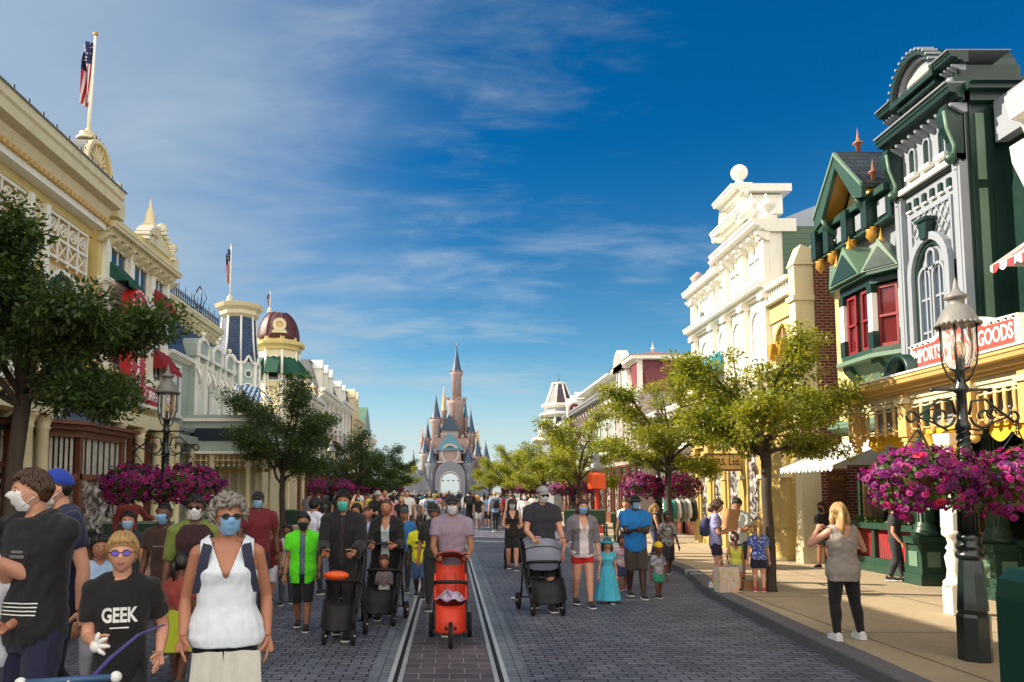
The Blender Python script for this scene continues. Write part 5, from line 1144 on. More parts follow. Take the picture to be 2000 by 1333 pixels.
# ================================================================== castle at the end of the street (plain generic stand-in)
def castle():
    Y = 232.; K = Y * math.cos(PIT) / FPX
    X = lambda px: (px - XV) * K
    Z = lambda py: onY(XV, py, Y).z
    r = thing('castle', 'grey and pink castle with blue pointed roofs closing the far end of the street', 'castle', (0, Y, 0))
    CREN = lambda mb, x0, x1, y, z, m, s=1.3, t=.8: [mb.box(x0 + i * 2 * s, min(x0 + i * 2 * s + s, x1), y - .2, y + t, z - .01, z + 1.1, m) for i in range(int((x1 - x0) / (2 * s)) + 1) if x0 + i * 2 * s < x1 - .2]
    w = MB()
    # curtain wall with gate passage
    gx0, gx1, gz = X(860), X(898), Z(920)
    w.box(X(800), gx0 - .01, 0, 4, -1, Z(925), 'grey_stone'); w.box(gx1 + .01, X(962), 0, 4, -1, Z(925), 'grey_stone'); CREN(w, X(800), X(962), 0, Z(925), 'grey_stone')
    for x in np.arange(X(802), X(960), 1.6):
        w.prism([(x, Z(938)), (x + 1.1, Z(938)), (x + .55, Z(941.5))], -.25, 0.05, 'castle_white', 1)
    w.build('curtain_wall', r)
    g = MB(); a = arch(X(861), X(896), -1, Z(926), 10, True); 
    fw, fz = (X(850), X(908)), Z(905); o = [(fw[0], -1), (fw[1], -1)]
    og = arch(fw[0], fw[1], -1, Z(902), 10); n = len(og); ai = arch(X(861), X(897), -.98, Z(924), 10)
    g.frame(og, ai, -4, 5, 'grey_stone', 1); g.frame([(p * 1.0, q) for p, q in arch(X(859), X(899), -1, Z(921), 10)], ai, -4.5, -3.9, 'castle_white', 1)
    g.build('gatehouse', r)
    u = MB(); x0, x1 = X(858), X(900); u.box(x0, x1, -2, 6, Z(903), Z(880), 'castle_pink'); u.box(x0 - .6, x1 + .6, -2.6, 6.6, Z(905), Z(902), 'castle_white')
    u.frame([(X(879) + 3 * math.cos(2 * pi * i / 16), Z(887) + 3.2 * math.sin(2 * pi * i / 16)) for i in range(16)], [(X(879) + 2.2 * math.cos(2 * pi * i / 16), Z(887) + 2.4 * math.sin(2 * pi * i / 16)) for i in range(16)], -2.5, -1.9, 'castle_white', 1)
    u.build('gate_chamber', r)
    rf = MB(); xm = (x0 + x1) / 2; rf.add([(x0 - 1, -3, Z(881)), (x1 + 1, -3, Z(881)), (x1 + 1, 7, Z(881)), (x0 - 1, 7, Z(881)), (xm - .8, 1, Z(848)), (xm + .8, 1, Z(848)), (xm + .8, 3, Z(848)), (xm - .8, 3, Z(848))], [(0, 1, 2, 3), (0, 1, 5, 4), (1, 2, 6, 5), (2, 3, 7, 6), (3, 0, 4, 7), (4, 5, 6, 7)], 'castle_teal')
    rf.build('gate_roof', r)
    def tower(px, rpx, ytop, cone, mat_='castle_pink', y=6, base=None, name='tower', flare=1.25, gal=True, roofm='castle_blue'):
        R_ = rpx * K; x = X(px); m = MB(); zt = Z(ytop); h = zt - (base or 0)
        m.lathe([(R_, -1 if base is None else base), (R_, zt - 2.2 * R_ * .5)] + ([(R_ * flare, zt - R_ * .6), (R_ * flare, zt), (R_ * .9, zt)] if gal else [(R_, zt), (R_ * .9, zt)]), (x, y, 0), mat_, 14)
        if gal:
            for i in range(10): t = 2 * pi * i / 10; m.box(x + R_ * flare * math.cos(t) - R_ * .14, x + R_ * flare * math.cos(t) + R_ * .14, y + R_ * flare * math.sin(t) - R_ * .14, y + R_ * flare * math.sin(t) + R_ * .14, zt - .01, zt + R_ * .35, mat_)
        k = max(2, int(h / 9))
        for i in range(k): m.box(x - R_ * .16, x + R_ * .16, y - R_ * 1.02, y - R_ * .9, zt - R_ * 2 - i * 6.5 - 2, zt - R_ * 2 - i * 6.5, 'grey_lead')
        o = m.build(name, r)
        c = MB(); zc = Z(cone); c.lathe([(R_ * 1.12, zt + .02), (R_ * 1.05, zt + .2), (R_ * .62, zt + (zc - zt) * .38), (R_ * .25, zt + (zc - zt) * .75), (.02, zc)], (x, y, 0), roofm, 14); c.tube([(x, y, zc - .3), (x, y, zc + 1.2)], [.12, .05], 'gold', 5); c.build('cone_roof', o)
    # keep and towers
    k = MB(); k.box(X(838), X(925), 8, 22, Z(921), Z(872), 'castle_pink'); CREN(k, X(838), X(925), 8, Z(872), 'castle_pink', 1.1); k.box(X(862), X(896), 10, 20, Z(872), Z(835), 'castle_white')
    for px in (841, 846, 851, 856, 902, 907, 912, 917, 922): k.prism(arch(X(px) - .7, X(px) + .7, Z(898), Z(882)), 7.8, 8.0, 'grey_lead', 1)
    k.build('keep', r)
    kr = MB(); kr.prism([(X(858), Z(836)), (X(878), Z(803)), (X(898), Z(836))], 9, 21, 'castle_blue', 1); kr.build('keep_roof', r)
    k = MB(); k.box(X(846), X(918), 9, 19, Z(872), Z(852), 'castle_pink'); CREN(k, X(846), X(918), 9, Z(852), 'castle_pink', 1.1); k.build('upper_keep', r)
    tower(892, 15.5, 770, 766, y=16, base=Z(885), name='great_tower', roofm='castle_white')
    tower(893, 9.8, 712, 656, y=16, base=Z(768), name='upper_tower', flare=1.3)
    tower(843, 10, 905, 868, 'grey_stone', -1, name='gate_turret'); tower(914, 10, 905, 868, 'grey_stone', -1, name='gate_turret')
    tower(850, 10, 812, 762, y=12); tower(866, 5.5, 792, 735, y=18, base=Z(885), roofm='tan_paint'); tower(912, 5, 806, 768, y=18, roofm='castle_teal'); tower(922, 9, 842, 792, y=12)
    tower(936, 5.5, 872, 824, y=10, roofm='tan_paint'); tower(950, 11, 908, 862, 'castle_white', 3); tower(828, 9, 884, 846, 'castle_white', 9); tower(934, 9, 890, 850, 'castle_pink', 7); tower(806, 7, 915, 880, 'grey_stone', 4, roofm='grey_stone'); tower(822, 4.5, 862, 835, y=12, roofm='copper'); tower(832, 6, 850, 812, y=16)
    # rocks and pines beside the castle
    rk = thing('rocky_mound', 'grey rocky mound left of the castle', 'rock', (X(812), Y - 1, 0)); m = MB(); rs = random.Random(2)
    for i in range(9):
        q = Vector((rs.uniform(-5, 4), rs.uniform(-2, 2), 0)); h = rs.uniform(6, 11) * (1 - abs(q.x) / 11)
        m.lathe([(2.6, -1), (2.1, h * .4), (1.3, h * .8), (.3, h)], q, 'grey_stone', 7, smooth=False, rot=rs.random() * 3)
    m.build('rock', rk)
castle()
# ================================================================== street trees
def barkmat():
    t = NT('bark'); v = t.mapping((1, 1, .25)); n = t.noise(9, 6, v, .8); c = t.mix(n, lin((38, 32, 27)), lin((84, 72, 60))); t.base(c); t.b.inputs['Roughness'].default_value = .9; t.bump(n, .7, .02); MATS['bark'] = t.m
barkmat()
leafmat('leaf_sunlit', (104, 118, 32), (148, 146, 46), (78, 96, 32), .42); leafmat('leaf_shaded', (48, 70, 36), (86, 108, 54), (62, 78, 42), .3)  # one foliage in two copies: sunlight and shade put into the leaf colours
def leaf(mb, p, d, n, L, Wd, m):
    s = d.cross(n); s = s.normalized() if s.length > 1e-4 else d.orthogonal().normalized()
    mb.v += [p, p + d * (L * .45) + s * Wd - n * (L * .06), p + d * L - n * (L * .2), p + d * (L * .45) - s * Wd - n * (L * .06)]
    o = len(mb.v) - 4; mb.f.append([o, o + 1, o + 2, o + 3]); mb.m.append(mb._mi(m)); mb.sm.append(False)
def make_tree(seed, H, cr, zb, fork, tr, label, loc, nleaf=15000, ls=.085, lm='leaf', lean=(0, 0), group='pruned street trees along the kerbs', clump=.26):
    rs = random.Random(seed); G = rs.gauss; U = rs.uniform
    root = thing('street_tree', label, 'tree', loc, 0, group)
    t = MB(); top = Vector((lean[0], lean[1], fork))
    t.tube([(0, 0, -.05), (0, 0, .08), (lean[0] * .2 + .02, lean[1] * .2, fork * .3), (lean[0] * .6 - .02, lean[1] * .6, fork * .7), top], [tr * 1.5, tr * 1.15, tr, tr * .92, tr * .95], 'bark', 12)
    zc = (zb + H) / 2; tips = []
    nl = 9
    for i in range(nl):
        az = 2 * pi * i / nl + U(-.3, .3); lev = (i * 5 % nl) / (nl - 1)                   # height level of the limb end
        ze = zb + .3 + (H - .45 - zb) * lev; rr = cr * (.55 + .45 * math.sin(pi * (.22 + .62 * (1 - lev)))) * U(.78, 1.02)
        st = top + Vector((0, 0, U(-.35, .0) if lev < .5 else 0)); en = Vector((rr * math.cos(az), rr * math.sin(az), ze)) + top * .0 + Vector((lean[0], lean[1], 0))
        pts = []
        for k in range(7):
            s = k / 6; p = st.lerp(en, s); p.z = st.z + (en.z - st.z) * (1 - (1 - s) ** 1.7) + .06 * math.sin(5 * s + i); p += Vector((G(0, .04), G(0, .04), G(0, .03))) * (1 if 0 < k < 6 else 0); pts.append(p)
        t.tube(pts, [tr * .4 * (1 - .8 * k / 6) + .008 for k in range(7)], 'bark', 7)
        for k in range(2, 7):
            for q in range(3 if k < 6 else 2):
                b = pts[k]; a2 = az + U(-1.5, 1.5); Ls = cr * U(.22, .46) * (1.1 - .06 * k); e = b + Vector((math.cos(a2) * Ls, math.sin(a2) * Ls, U(-.08, .38) * Ls * 1.3))
                mid = b.lerp(e, .5) + Vector((0, 0, .06)); t.tube([b, mid, e], [.022, .015, .006], 'bark', 5); tips += [(e, 1.), (mid, .7)]
        tips.append((pts[6], 1.1)); tips.append((pts[4], .6))
    for k in range(5):      # leaders
        az = U(0, 6.28); e = Vector((lean[0] + cr * .35 * math.cos(az), lean[1] + cr * .35 * math.sin(az), H - U(.1, .5))); m_ = top.lerp(e, .5) + Vector((G(0, .1), G(0, .1), 0)); t.tube([top, m_, e], [tr * .4, tr * .22, .01], 'bark', 6); tips += [(e, 1.1), (m_, .8), (top.lerp(e, .8), .9)]
    t.build('trunk', root)
    c = MB(); per = int(nleaf / sum(w for _, w in tips))
    for p, w in tips:
        rc = clump * cr * U(.45, .85)
        for j in range(int(per * w)):
            # leaves fan out from twigs that fill the clump
            v = Vector((G(0, 1), G(0, 1), G(0, 1))).normalized(); o = p + Vector((v.x, v.y, v.z * .62 + .12)) * (rc * rs.random() ** .42)
            d = v + Vector((G(0, .55), G(0, .55), G(.3, .5))); d.normalize()
            n = Vector((G(0, .6), G(0, .6), 1)).normalized(); L = ls * U(.65, 1.35); leaf(c, o, d, n, L, L * U(.2, .3), lm)
    c.build('crown', root, recalc=False)
    return root
T1 = make_tree(11, 4.8, 1.46, 2.5, 2.9, .1, 'large dark leafy tree at the far left edge over the crowd', (-5.42, 9.1, .12), 60000, .075, 'leaf_shaded', (.0, .25), clump=.34)
T2 = make_tree(23, 4.15, 1.42, 2.1, 2.35, .085, 'slender-trunked tree with yellow-green layered crown behind the family on the right kerb', (5.42, 12.65, .12), 26000, .072, 'leaf_sunlit')
T3 = make_tree(37, 4.5, 1.5, 1.9, 2.3, .09, 'broad yellow-green tree behind the second right-hand lamp', (5.5, 18.6, .12), 28000, .075, 'leaf_sunlit')
T4 = make_tree(41, 5.0, 1.75, 2.2, 2.2, .1, 'rounded dark green tree in front of the porch on the left', (-5.4, 24, .12), 36000, .085, 'leaf_shaded', clump=.34)
T5 = make_tree(53, 4.9, 1.9, 1.7, 2.0, .1, 'yellow-green tree left of the orange machine on the right side', (5.5, 31.5, .12), 16000, .11, 'leaf_sunlit')
T6 = make_tree(59, 5.1, 1.9, 1.7, 2.0, .1, 'dark green tree beyond the porch in front of the far left shops', (-5.4, 44, .12), 16000, .12, 'leaf_shaded')
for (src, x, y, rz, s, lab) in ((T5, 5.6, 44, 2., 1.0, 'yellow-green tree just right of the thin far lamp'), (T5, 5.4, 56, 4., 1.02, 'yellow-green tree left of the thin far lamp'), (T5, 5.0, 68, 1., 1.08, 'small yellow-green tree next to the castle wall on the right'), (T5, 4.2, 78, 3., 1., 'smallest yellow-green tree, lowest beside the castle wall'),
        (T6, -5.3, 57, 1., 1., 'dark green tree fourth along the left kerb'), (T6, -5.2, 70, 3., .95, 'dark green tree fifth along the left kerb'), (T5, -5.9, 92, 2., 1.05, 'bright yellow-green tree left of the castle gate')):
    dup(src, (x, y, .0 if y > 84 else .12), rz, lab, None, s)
# ================================================================== lamps, baskets and street furniture
def enamel(): mat('enamel', (122, 119, 114), .4, .2, 5, .15, dirt=.45); mat('bulb_glass', (236, 214, 170), .3, .1)
enamel()
def make_lamp(label, loc):
    r = thing('street_lamp', label, 'street lamp', loc, 0, 'street lamps along the kerbs'); g = 'lamp_green'
    b = MB(); e8 = dict(n=8, rot=pi / 8, smooth=False)
    b.lathe([(.15, 0), (.15, .43), (.138, .46)], (0, 0, 0), g, **e8); b.lathe([(.128, .46), (.138, .5), (.108, .95), (.1, 1.0)], (0, 0, 0), g, **e8)
    b.lathe([(.1, .99), (.13, 1.02), (.13, 1.05), (.105, 1.08), (.122, 1.11), (.122, 1.14), (.1, 1.17), (.112, 1.2), (.112, 1.23), (.09, 1.26)], (0, 0, 0), g, 18); b.build('base', r)
    p = MB(); p.lathe([(.088, 1.255), (.074, 1.9), (.09, 1.92), (.09, 1.96), (.06, 2.0), (.052, 2.3), (.07, 2.32), (.07, 2.36), (.05, 2.4), (.045, 2.68), (.07, 2.7), (.07, 2.74), (.048, 2.78), (.045, 2.9), (.1, 2.94)], (0, 0, 0), g, 18)
    for i in range(12): t = 2 * pi * i / 12; p.tube([(.089 * math.cos(t), .089 * math.sin(t), 1.27), (.075 * math.cos(t), .075 * math.sin(t), 1.89)], .009, g, 4)
    for i in range(3): p.tube([(.058 * math.cos(2 * pi * i / 3 + 9 * s), .058 * math.sin(2 * pi * i / 3 + 9 * s), 2.0 + .3 * s) for s in [k / 20 for k in range(21)]], .012, g, 5)
    p.tube([(-.3, 0, 2.72), (.3, 0, 2.72)], .017, g, 6)
    for x in (-.3, .3): p.sphere((x, 0, 2.72), .024, g, 7, 5)
    p.build('post', r)
    for sg in (-1, 1):
        a = MB(); sp = [(sg * (.07 + .14 + .13 * (1 - s * .75) * math.cos(2.2 * pi * s + pi)), 0, 2.44 + .13 * (1 - s * .75) * math.sin(2.2 * pi * s + pi)) for s in [k / 24 for k in range(25)]]
        a.tube(list(reversed(sp)), .013, g, 6); a.tube([(sg * .07, 0, 2.46), (sg * .1, 0, 2.6), (sg * .24, 0, 2.62), (sg * .38, 0, 2.5), (sg * .5, 0, 2.41)] + [(sg * (.52 + .055 * math.sin(t)), 0, 2.44 - .055 * math.cos(t)) for t in [k * .6 for k in range(9)]], .014, g, 6)
        a.tube([(sg * .05, 0, 2.32), (sg * .16, 0, 2.3), (sg * .3, 0, 2.38), (sg * .44, 0, 2.43)], .011, g, 6); a.tube([(sg * (.3 + .05 * math.cos(t)), 0, 2.47 + .05 * math.sin(t)) for t in [k * .7 for k in range(9)]], .01, g, 5)
        a.build('scroll_arm', r)
    c = MB()
    for i in range(4):
        t = pi / 4 + pi / 2 * i; ca, sa = math.cos(t), math.sin(t); c.tube([(.05 * ca, .05 * sa, 2.8), (.1 * ca, .1 * sa, 2.86), (.145 * ca, .145 * sa, 2.98), (.16 * ca, .16 * sa, 3.1), (.16 * ca, .16 * sa, 3.4)], .011, g, 6)
    c.build('cage', r)
    q = MB(); q.lathe([(.09, 2.945), (.115, 2.98), (.142, 3.06), (.147, 3.15), (.147, 3.39)], (0, 0, 0), 'lamp_glass', 20, caps=False); q.build('glass', r)
    m = MB(); m.lathe([(.02, 2.94), (.02, 3.06), (.03, 3.08)], (0, 0, 0), 'iron', 8)
    for k in range(3): t = 2 * pi * k / 3; m.tube([(.02 * math.cos(t), .02 * math.sin(t), 3.05), (.05 * math.cos(t), .05 * math.sin(t), 3.1), (.045 * math.cos(t), .045 * math.sin(t), 3.17), (.01 * math.cos(t), .01 * math.sin(t), 3.21)], .012, 'bulb_glass', 6)
    m.build('burner', r)
    h = MB(); h.lathe([(.2, 3.4), (.192, 3.42), (.17, 3.47), (.13, 3.55), (.1, 3.59), (.075, 3.6), (.075, 3.66), (.11, 3.67), (.11, 3.69), (.05, 3.74), (.03, 3.78), (.014, 3.86), (.001, 3.9)], (0, 0, 0), 'enamel', 24)
    for i in range(24): t = 2 * pi * i / 24; h.sphere((.196 * math.cos(t), .196 * math.sin(t), 3.395), .023, 'enamel', 7, 5)
    h.build('hood', r)
    return r
def petalmat(name, c1, c2):
    t = NT(name); g = t.n('NewGeometry').outputs['Random Per Island']; c = t.mix(g, lin(c1), lin(c2)); t.base(c); t.b.inputs['Roughness'].default_value = .6
    tr = t.n('BsdfTranslucent', {'Color': c}); mx = t.n('MixShader', {0: .3, 1: t.b.outputs[0], 2: tr.outputs[0]}); t.L.new(mx.outputs[0], t.out.inputs[0]); MATS[name] = t.m
petalmat('petunia', (108, 10, 90), (176, 18, 114)); petalmat('petunia_dark', (74, 8, 84), (124, 14, 104)); petalmat('petunia_throat', (170, 50, 130), (214, 90, 150)); petalmat('petunia_red', (196, 30, 60), (220, 60, 50))
def make_basket(seed, label, loc, nf=620, fs=.045, dark=False, red=.015):
    rs = random.Random(seed); G = rs.gauss; r = thing('flower_basket', label, 'flower basket', loc, 0, 'hanging baskets of magenta petunias')
    b = MB(); b.lathe([(.05, -.3), (.2, -.26), (.3, -.08), (.33, .04), (.3, .04)], (0, 0, 0), 'brown_wood', 14); b.build('basket', r)
    c = MB()
    for i in range(3):
        t = 2 * pi * i / 3 + .4; c.tube([(.3 * math.cos(t), .3 * math.sin(t), .03), (.02 * math.cos(t), .02 * math.sin(t), .46)], .008, 'iron', 5)
    for k in range(5): c.lathe([(.014, -.006), (.02, -.006), (.02, .006), (.014, .006), (.014, -.006)], (0, 0, .44 + k * .03), 'iron', 8, 1 if k % 2 else 0, caps=False)
    c.build('chain', r)
    def pt():
        # lumpy mound that spills over the rim
        a = rs.uniform(0, 2 * pi); u = rs.uniform(-.75, 1); s_ = math.sqrt(max(0, 1 - u * u)); lump = 1 + .1 * math.sin(3 * a + seed) + .07 * math.sin(5 * a + 7 * u) + .05 * math.sin(9 * u)
        n = Vector((s_ * math.cos(a), s_ * math.sin(a), u)); R_ = Vector((.52 * n.x * lump, .52 * n.y * lump, (.3 if u > 0 else .42) * n.z * lump - .05)); return R_ , n
    l = MB()
    for i in range(1700):
        p, n = pt(); p = p * rs.uniform(.72, 1.03); d = (n + Vector((G(0, .7), G(0, .7), G(-.2, .6)))).normalized(); leaf(l, p, d, n, .07 * rs.uniform(.6, 1.2), .018, 'leaf')
    l.build('leaves', r, recalc=False)
    f = MB()
    for i in range(nf):
        p, n = pt(); p = p * rs.uniform(.93, 1.1); n = (n + Vector((G(0, .35), G(-.15, .35), G(0, .3)))).normalized(); x = n.orthogonal().normalized(); y = n.cross(x); s_ = fs * rs.uniform(.5, 1.25); m = 'petunia_dark' if rs.random() < (.45 if dark else .28) else ('petunia_red' if rs.random() < red else 'petunia')
        k = 10; ph = rs.random() * 6; vs = [p - n * s_ * .35]
        vs += [p + (x * math.cos(2 * pi * j / k + ph) + y * math.sin(2 * pi * j / k + ph)) * (s_ * .3) for j in range(k)]
        vs += [p + n * s_ * (.14 if j % 2 else .02) + (x * math.cos(2 * pi * j / k + ph) + y * math.sin(2 * pi * j / k + ph)) * (s_ * (1. if j % 2 == 0 else .86)) for j in range(k)]
        f.add(vs, [(0, 1 + j, 1 + (j + 1) % k) for j in range(k)], 'petunia_throat', True); o = len(f.v) - len(vs)
        mi = f._mi(m)
        for j in range(k): f.f.append([o + 1 + j, o + 1 + (j + 1) % k, o + 11 + (j + 1) % k, o + 11 + j]); f.m.append(mi); f.sm.append(True)
    f.build('blossoms', r, recalc=False)
    return r
L1 = make_lamp('tall dark green street lamp with octagonal base and white hood, right foreground', (5.25, 7.53, .12))
LAMPS = [(5.75, 20.4, 1.04, 'green street lamp with white hood in front of the broad yellow-green tree'), (5.65, 33.8, 1., 'street lamp half hidden by leaves beside the orange machine'), (5.62, 51, 1., 'thin far street lamp standing clear against the trees right of the castle'), (5.6, 66, 1., 'tiny far street lamp near the pale pagoda-roofed tower'),
         (-4.92, 12.8, 1., 'green street lamp with scroll arms beside the yellow parlour on the left'), (-5.05, 31.6, 1., 'street lamp between the two dark green trees on the left'), (-5.05, 48, 1., 'far street lamp among the dark trees on the left'), (-5.05, 64, 1., 'farthest street lamp on the left kerb')]
LP = [(5.2, 7.53)]
for x, y, s, lab in LAMPS: dup(L1, (x, y, .12), None, lab, None, s); LP.append((x, y))
B1 = make_basket(3, 'deep magenta petunia basket left of the foreground lamp post', (4.78, 7.5, 1.97), 760, .044, True); B1.scale = (.98, .98, .98)
B2 = make_basket(8, 'magenta petunia basket at the right edge beside the foreground lamp', (5.78, 7.5, 1.95), 700, .044); B2.scale = (.95, .95, 1)
B3 = make_basket(14, 'magenta petunia basket left of the lamp by the yellow parlour', (-5.45, 12.8, 1.98), 460, .055, False); B4 = make_basket(21, 'magenta petunia basket right of the lamp by the yellow parlour', (-4.5, 12.8, 1.95), 460, .055, False)
for (x, y, lab, src) in ((5.24, 20.4, 'pink petunia basket left of the second right-hand lamp', B4), (6.3, 20.4, 'pink petunia basket right of the second right-hand lamp', B3), (5.12, 33.8, 'magenta basket behind the man in the grey cap', B3), (6.18, 33.8, 'magenta basket beside the orange machine', B4),
        (5.1, 51, 'small far pink basket left of the thin lamp', B4), (6.15, 51, 'small far pink basket right of the thin lamp', B3), (-5.55, 31.6, 'magenta basket left of the lamp between the left trees', B3), (-4.55, 31.6, 'magenta basket right of the lamp between the left trees', B4),
        (-5.55, 48, 'far magenta basket under the dark left trees', B4), (-4.55, 48, 'far magenta basket beside the far left lamp', B3), (-5.5, 64, 'tiny magenta basket, left one of the farthest pair', B3), (-4.5, 64, 'tiny magenta basket, right one of the farthest pair', B4), (5.1, 66, 'tiny pink basket left of the tiny far lamp', B3), (6.1, 66, 'tiny pink basket right of the tiny far lamp', B4)):
    dup(src, (x, y, 2.0), x * 3 + y, lab)
# litter bin at the right edge
def litter_bin():
    r = thing('litter_bin', 'dark green litter bin with gold piping at the lower right edge', 'bin', (4.62, 5.55, .12)); w = .36
    b = MB(); prof = [(-w, 0), (w, 0), (w, .86), (w * .93, 1.0), (w * .7, 1.09), (-w * .7, 1.09), (-w * .93, 1.0), (-w, .86)]
    b.prism(prof, -.3, .3, 'bin_green', 1); b.build('body', r)
    t = MB(); t.frame(prof, shrink(prof, .035), -.32, -.29, 'bin_green', 1); t.frame(shrink(prof, .06), shrink(prof, .072), -.306, -.3, 'pale_green', 1); t.prism(rect(-w * .78, w * .78, .66, .95), -.31, -.3, 'rubber', 1); t.frame(rect(-w * .8, w * .8, .08, .58), rect(-w * .77, w * .77, .1, .56), -.305, -.3, 'pale_green', 1); t.build('front_trim', r)
litter_bin()
def make_bench(label, loc, rz):
    r = thing('bench', label, 'bench', loc, rz, 'green benches on the pavement')
    b = MB(); b.box(-.8, .8, -.03, .03, .42, .95, 'mid_green'); b.box(-.83, .83, -.05, .05, .93, .99, 'pale_green'); b.build('backrest', r)
    s = MB(); 
    for k in range(5): s.box(-.78, .78, -.12 - k * .09, -.05 - k * .09, .42, .45, 'mid_green')
    s.build('seat', r)
    for x in (-.74, .74): l = MB(); l.box(x - .04, x + .04, -.5, .04, .0, .08, 'dark_green'); l.box(x - .03, x + .03, -.46, -.38, .07, .43, 'dark_green'); l.box(x - .03, x + .03, -.02, .04, .07, .5, 'dark_green'); l.build('leg', r)
    return r
BN = make_bench('green bench against the bay window behind the boy with black hair', (-7.2, 17.2, .12), 0)
for x, y, rz, lab in ((-6.6, 22.5, 0, 'green bench in front of the cream porch front'), (-5.6, 28.5, 0, 'green bench behind the man with the green mask'), (6.2, 24.6, 0, 'green bench behind the man in the blue shirt'), (5.2, 28.6, 0, 'green bench behind the woman in red shorts')): dup(BN, (x, y, .12), rz, lab)
def orange_machine():
    r = thing('penny_scale', 'tall orange-red machine on a flared red post with white globe top, right pavement', 'machine', (6.0, 30.2, .12))
    p = MB(); p.lathe([(.34, 0), (.3, .1), (.16, .35), (.1, .8), (.08, 1.4), (.08, 1.72), (.2, 1.78)], (0, 0, 0), 'red_machine', 14); p.build('post', r)
    b = MB(); b.lathe([(.36, 1.78), (.38, 1.82), (.38, 2.32), (.34, 2.4), (.28, 2.44)], (0, 0, 0), 'orange_machine', 8, smooth=False); b.build('drum', r)
    g = MB(); g.lathe([(.28, 2.44), (.3, 2.6), (.24, 2.8), (.14, 2.9), (.17, 3.0), (.15, 3.12), (.06, 3.22), (.001, 3.26)], (0, 0, 0), 'enamel', 14); g.build('globe', r)
mat('red_machine', (186, 52, 34), .4, .15, 3); mat('orange_machine', (226, 84, 24), .4, .15, 3); orange_machine()
def clothes_rack():
    r = thing('clothes_rack', 'wheeled rail hung with grey, teal and dark jackets outside the yellow shop', 'clothes rack', (8.0, 25.0, .12))
    f = MB(); f.tube([(-.8, 0, 1.5), (.8, 0, 1.5)], .02, 'chrome', 6)
    for x in (-.8, .8): f.tube([(x, 0, .08), (x, 0, 1.5)], .02, 'chrome', 6); f.tube([(x, -.3, .08), (x, .3, .08)], .02, 'chrome', 6)
    f.tube([(-.8, 0, .15), (.8, 0, .15)], .016, 'chrome', 6); f.build('rail', r)
    for i in range(9):
        x = -.7 + i * .175; m = ('cloth_teal', 'cloth_teal', 'cloth_pale', 'cloth_grey', 'cloth_pale', 'cloth_char', 'cloth_char', 'cloth_grey', 'cloth_navy')[i]; g = MB(); s_ = .04
        g.grid(lambda a, b: (x - .01 + s_ * math.sin(a * 2 * pi) * (1.2 + .3 * math.sin(b * 9 + i)), (.14 + .12 * min(1, b * 5)) * math.cos(a * 2 * pi), 1.44 - .75 * b - .04 * (1 - abs(math.cos(a * 2 * pi)))), 16, 10, m)
        g.tube([(x, 0, 1.5), (x, 0, 1.42)], .006, 'chrome', 4); g.tube([(x, -.2, 1.36), (x + .03, -.3, 1.0), (x + .02, -.28, .8)], [.06, .05, .045], m, 7); g.tube([(x, .2, 1.36), (x + .03, .3, 1.0), (x + .02, .28, .8)], [.06, .05, .045], m, 7); g.build('jacket', r)
for n_, c_ in (('teal', (30, 120, 110)), ('pale', (196, 190, 180)), ('grey', (110, 110, 112)), ('char', (44, 46, 50)), ('navy', (30, 36, 60))): mat('cloth_' + n_, c_, .85, .15, 3, .2, 120)
clothes_rack()
# ================================================================== people
from mathutils.bvhtree import BVHTree
def skinmat(name, rgb):
    t = NT(name); c = lin(rgb); col = t.mix(t.noise(9, 4), tuple(v * .86 for v in c), tuple(min(1, v * 1.12) for v in c)); t.base(col)
    t.b.inputs['Roughness'].default_value = .5; t.b.inputs['Subsurface Weight'].default_value = .12; t.b.inputs['Subsurface Radius'].default_value = (.012, .005, .003); t.b.inputs['Subsurface Scale'].default_value = 1.; t.bump(t.noise(160, 3), .08, .003); MATS[name] = t.m
for n_, c_ in (('fair', (206, 150, 124)), ('tan', (178, 120, 92)), ('olive', (160, 108, 80)), ('brown', (104, 66, 48)), ('dark', (66, 42, 32))): skinmat('skin_' + n_, c_)
mat('lens_dark', (16, 16, 20), .08, .1, 2, 0); mat('lens_purple', (84, 60, 190), .1, .2, 3, 0); mat('eye_white', (214, 210, 206), .25, .03, 2, 0); mat('iris', (40, 28, 22), .15, .1, 2, 0); mat('lips', (160, 84, 78), .45, .1, 3, .05)
def hairmat(name, c1, c2):
    t = NT(name); v = t.mapping((26, 26, 3.5)); n = t.noise(3, 5, v, .5); t.base(t.mix(n, lin(c1), lin(c2))); t.b.inputs['Roughness'].default_value = .38; t.bump(n, .6, .01); MATS[name] = t.m
for n_, a_, b_ in (('black', (12, 10, 9), (34, 28, 26)), ('brown', (40, 26, 18), (92, 62, 42)), ('blond', (120, 88, 48), (206, 168, 110)), ('grey', (70, 64, 58), (176, 168, 156)), ('auburn', (92, 46, 24), (168, 96, 52))): hairmat('hair_' + n_, a_, b_)
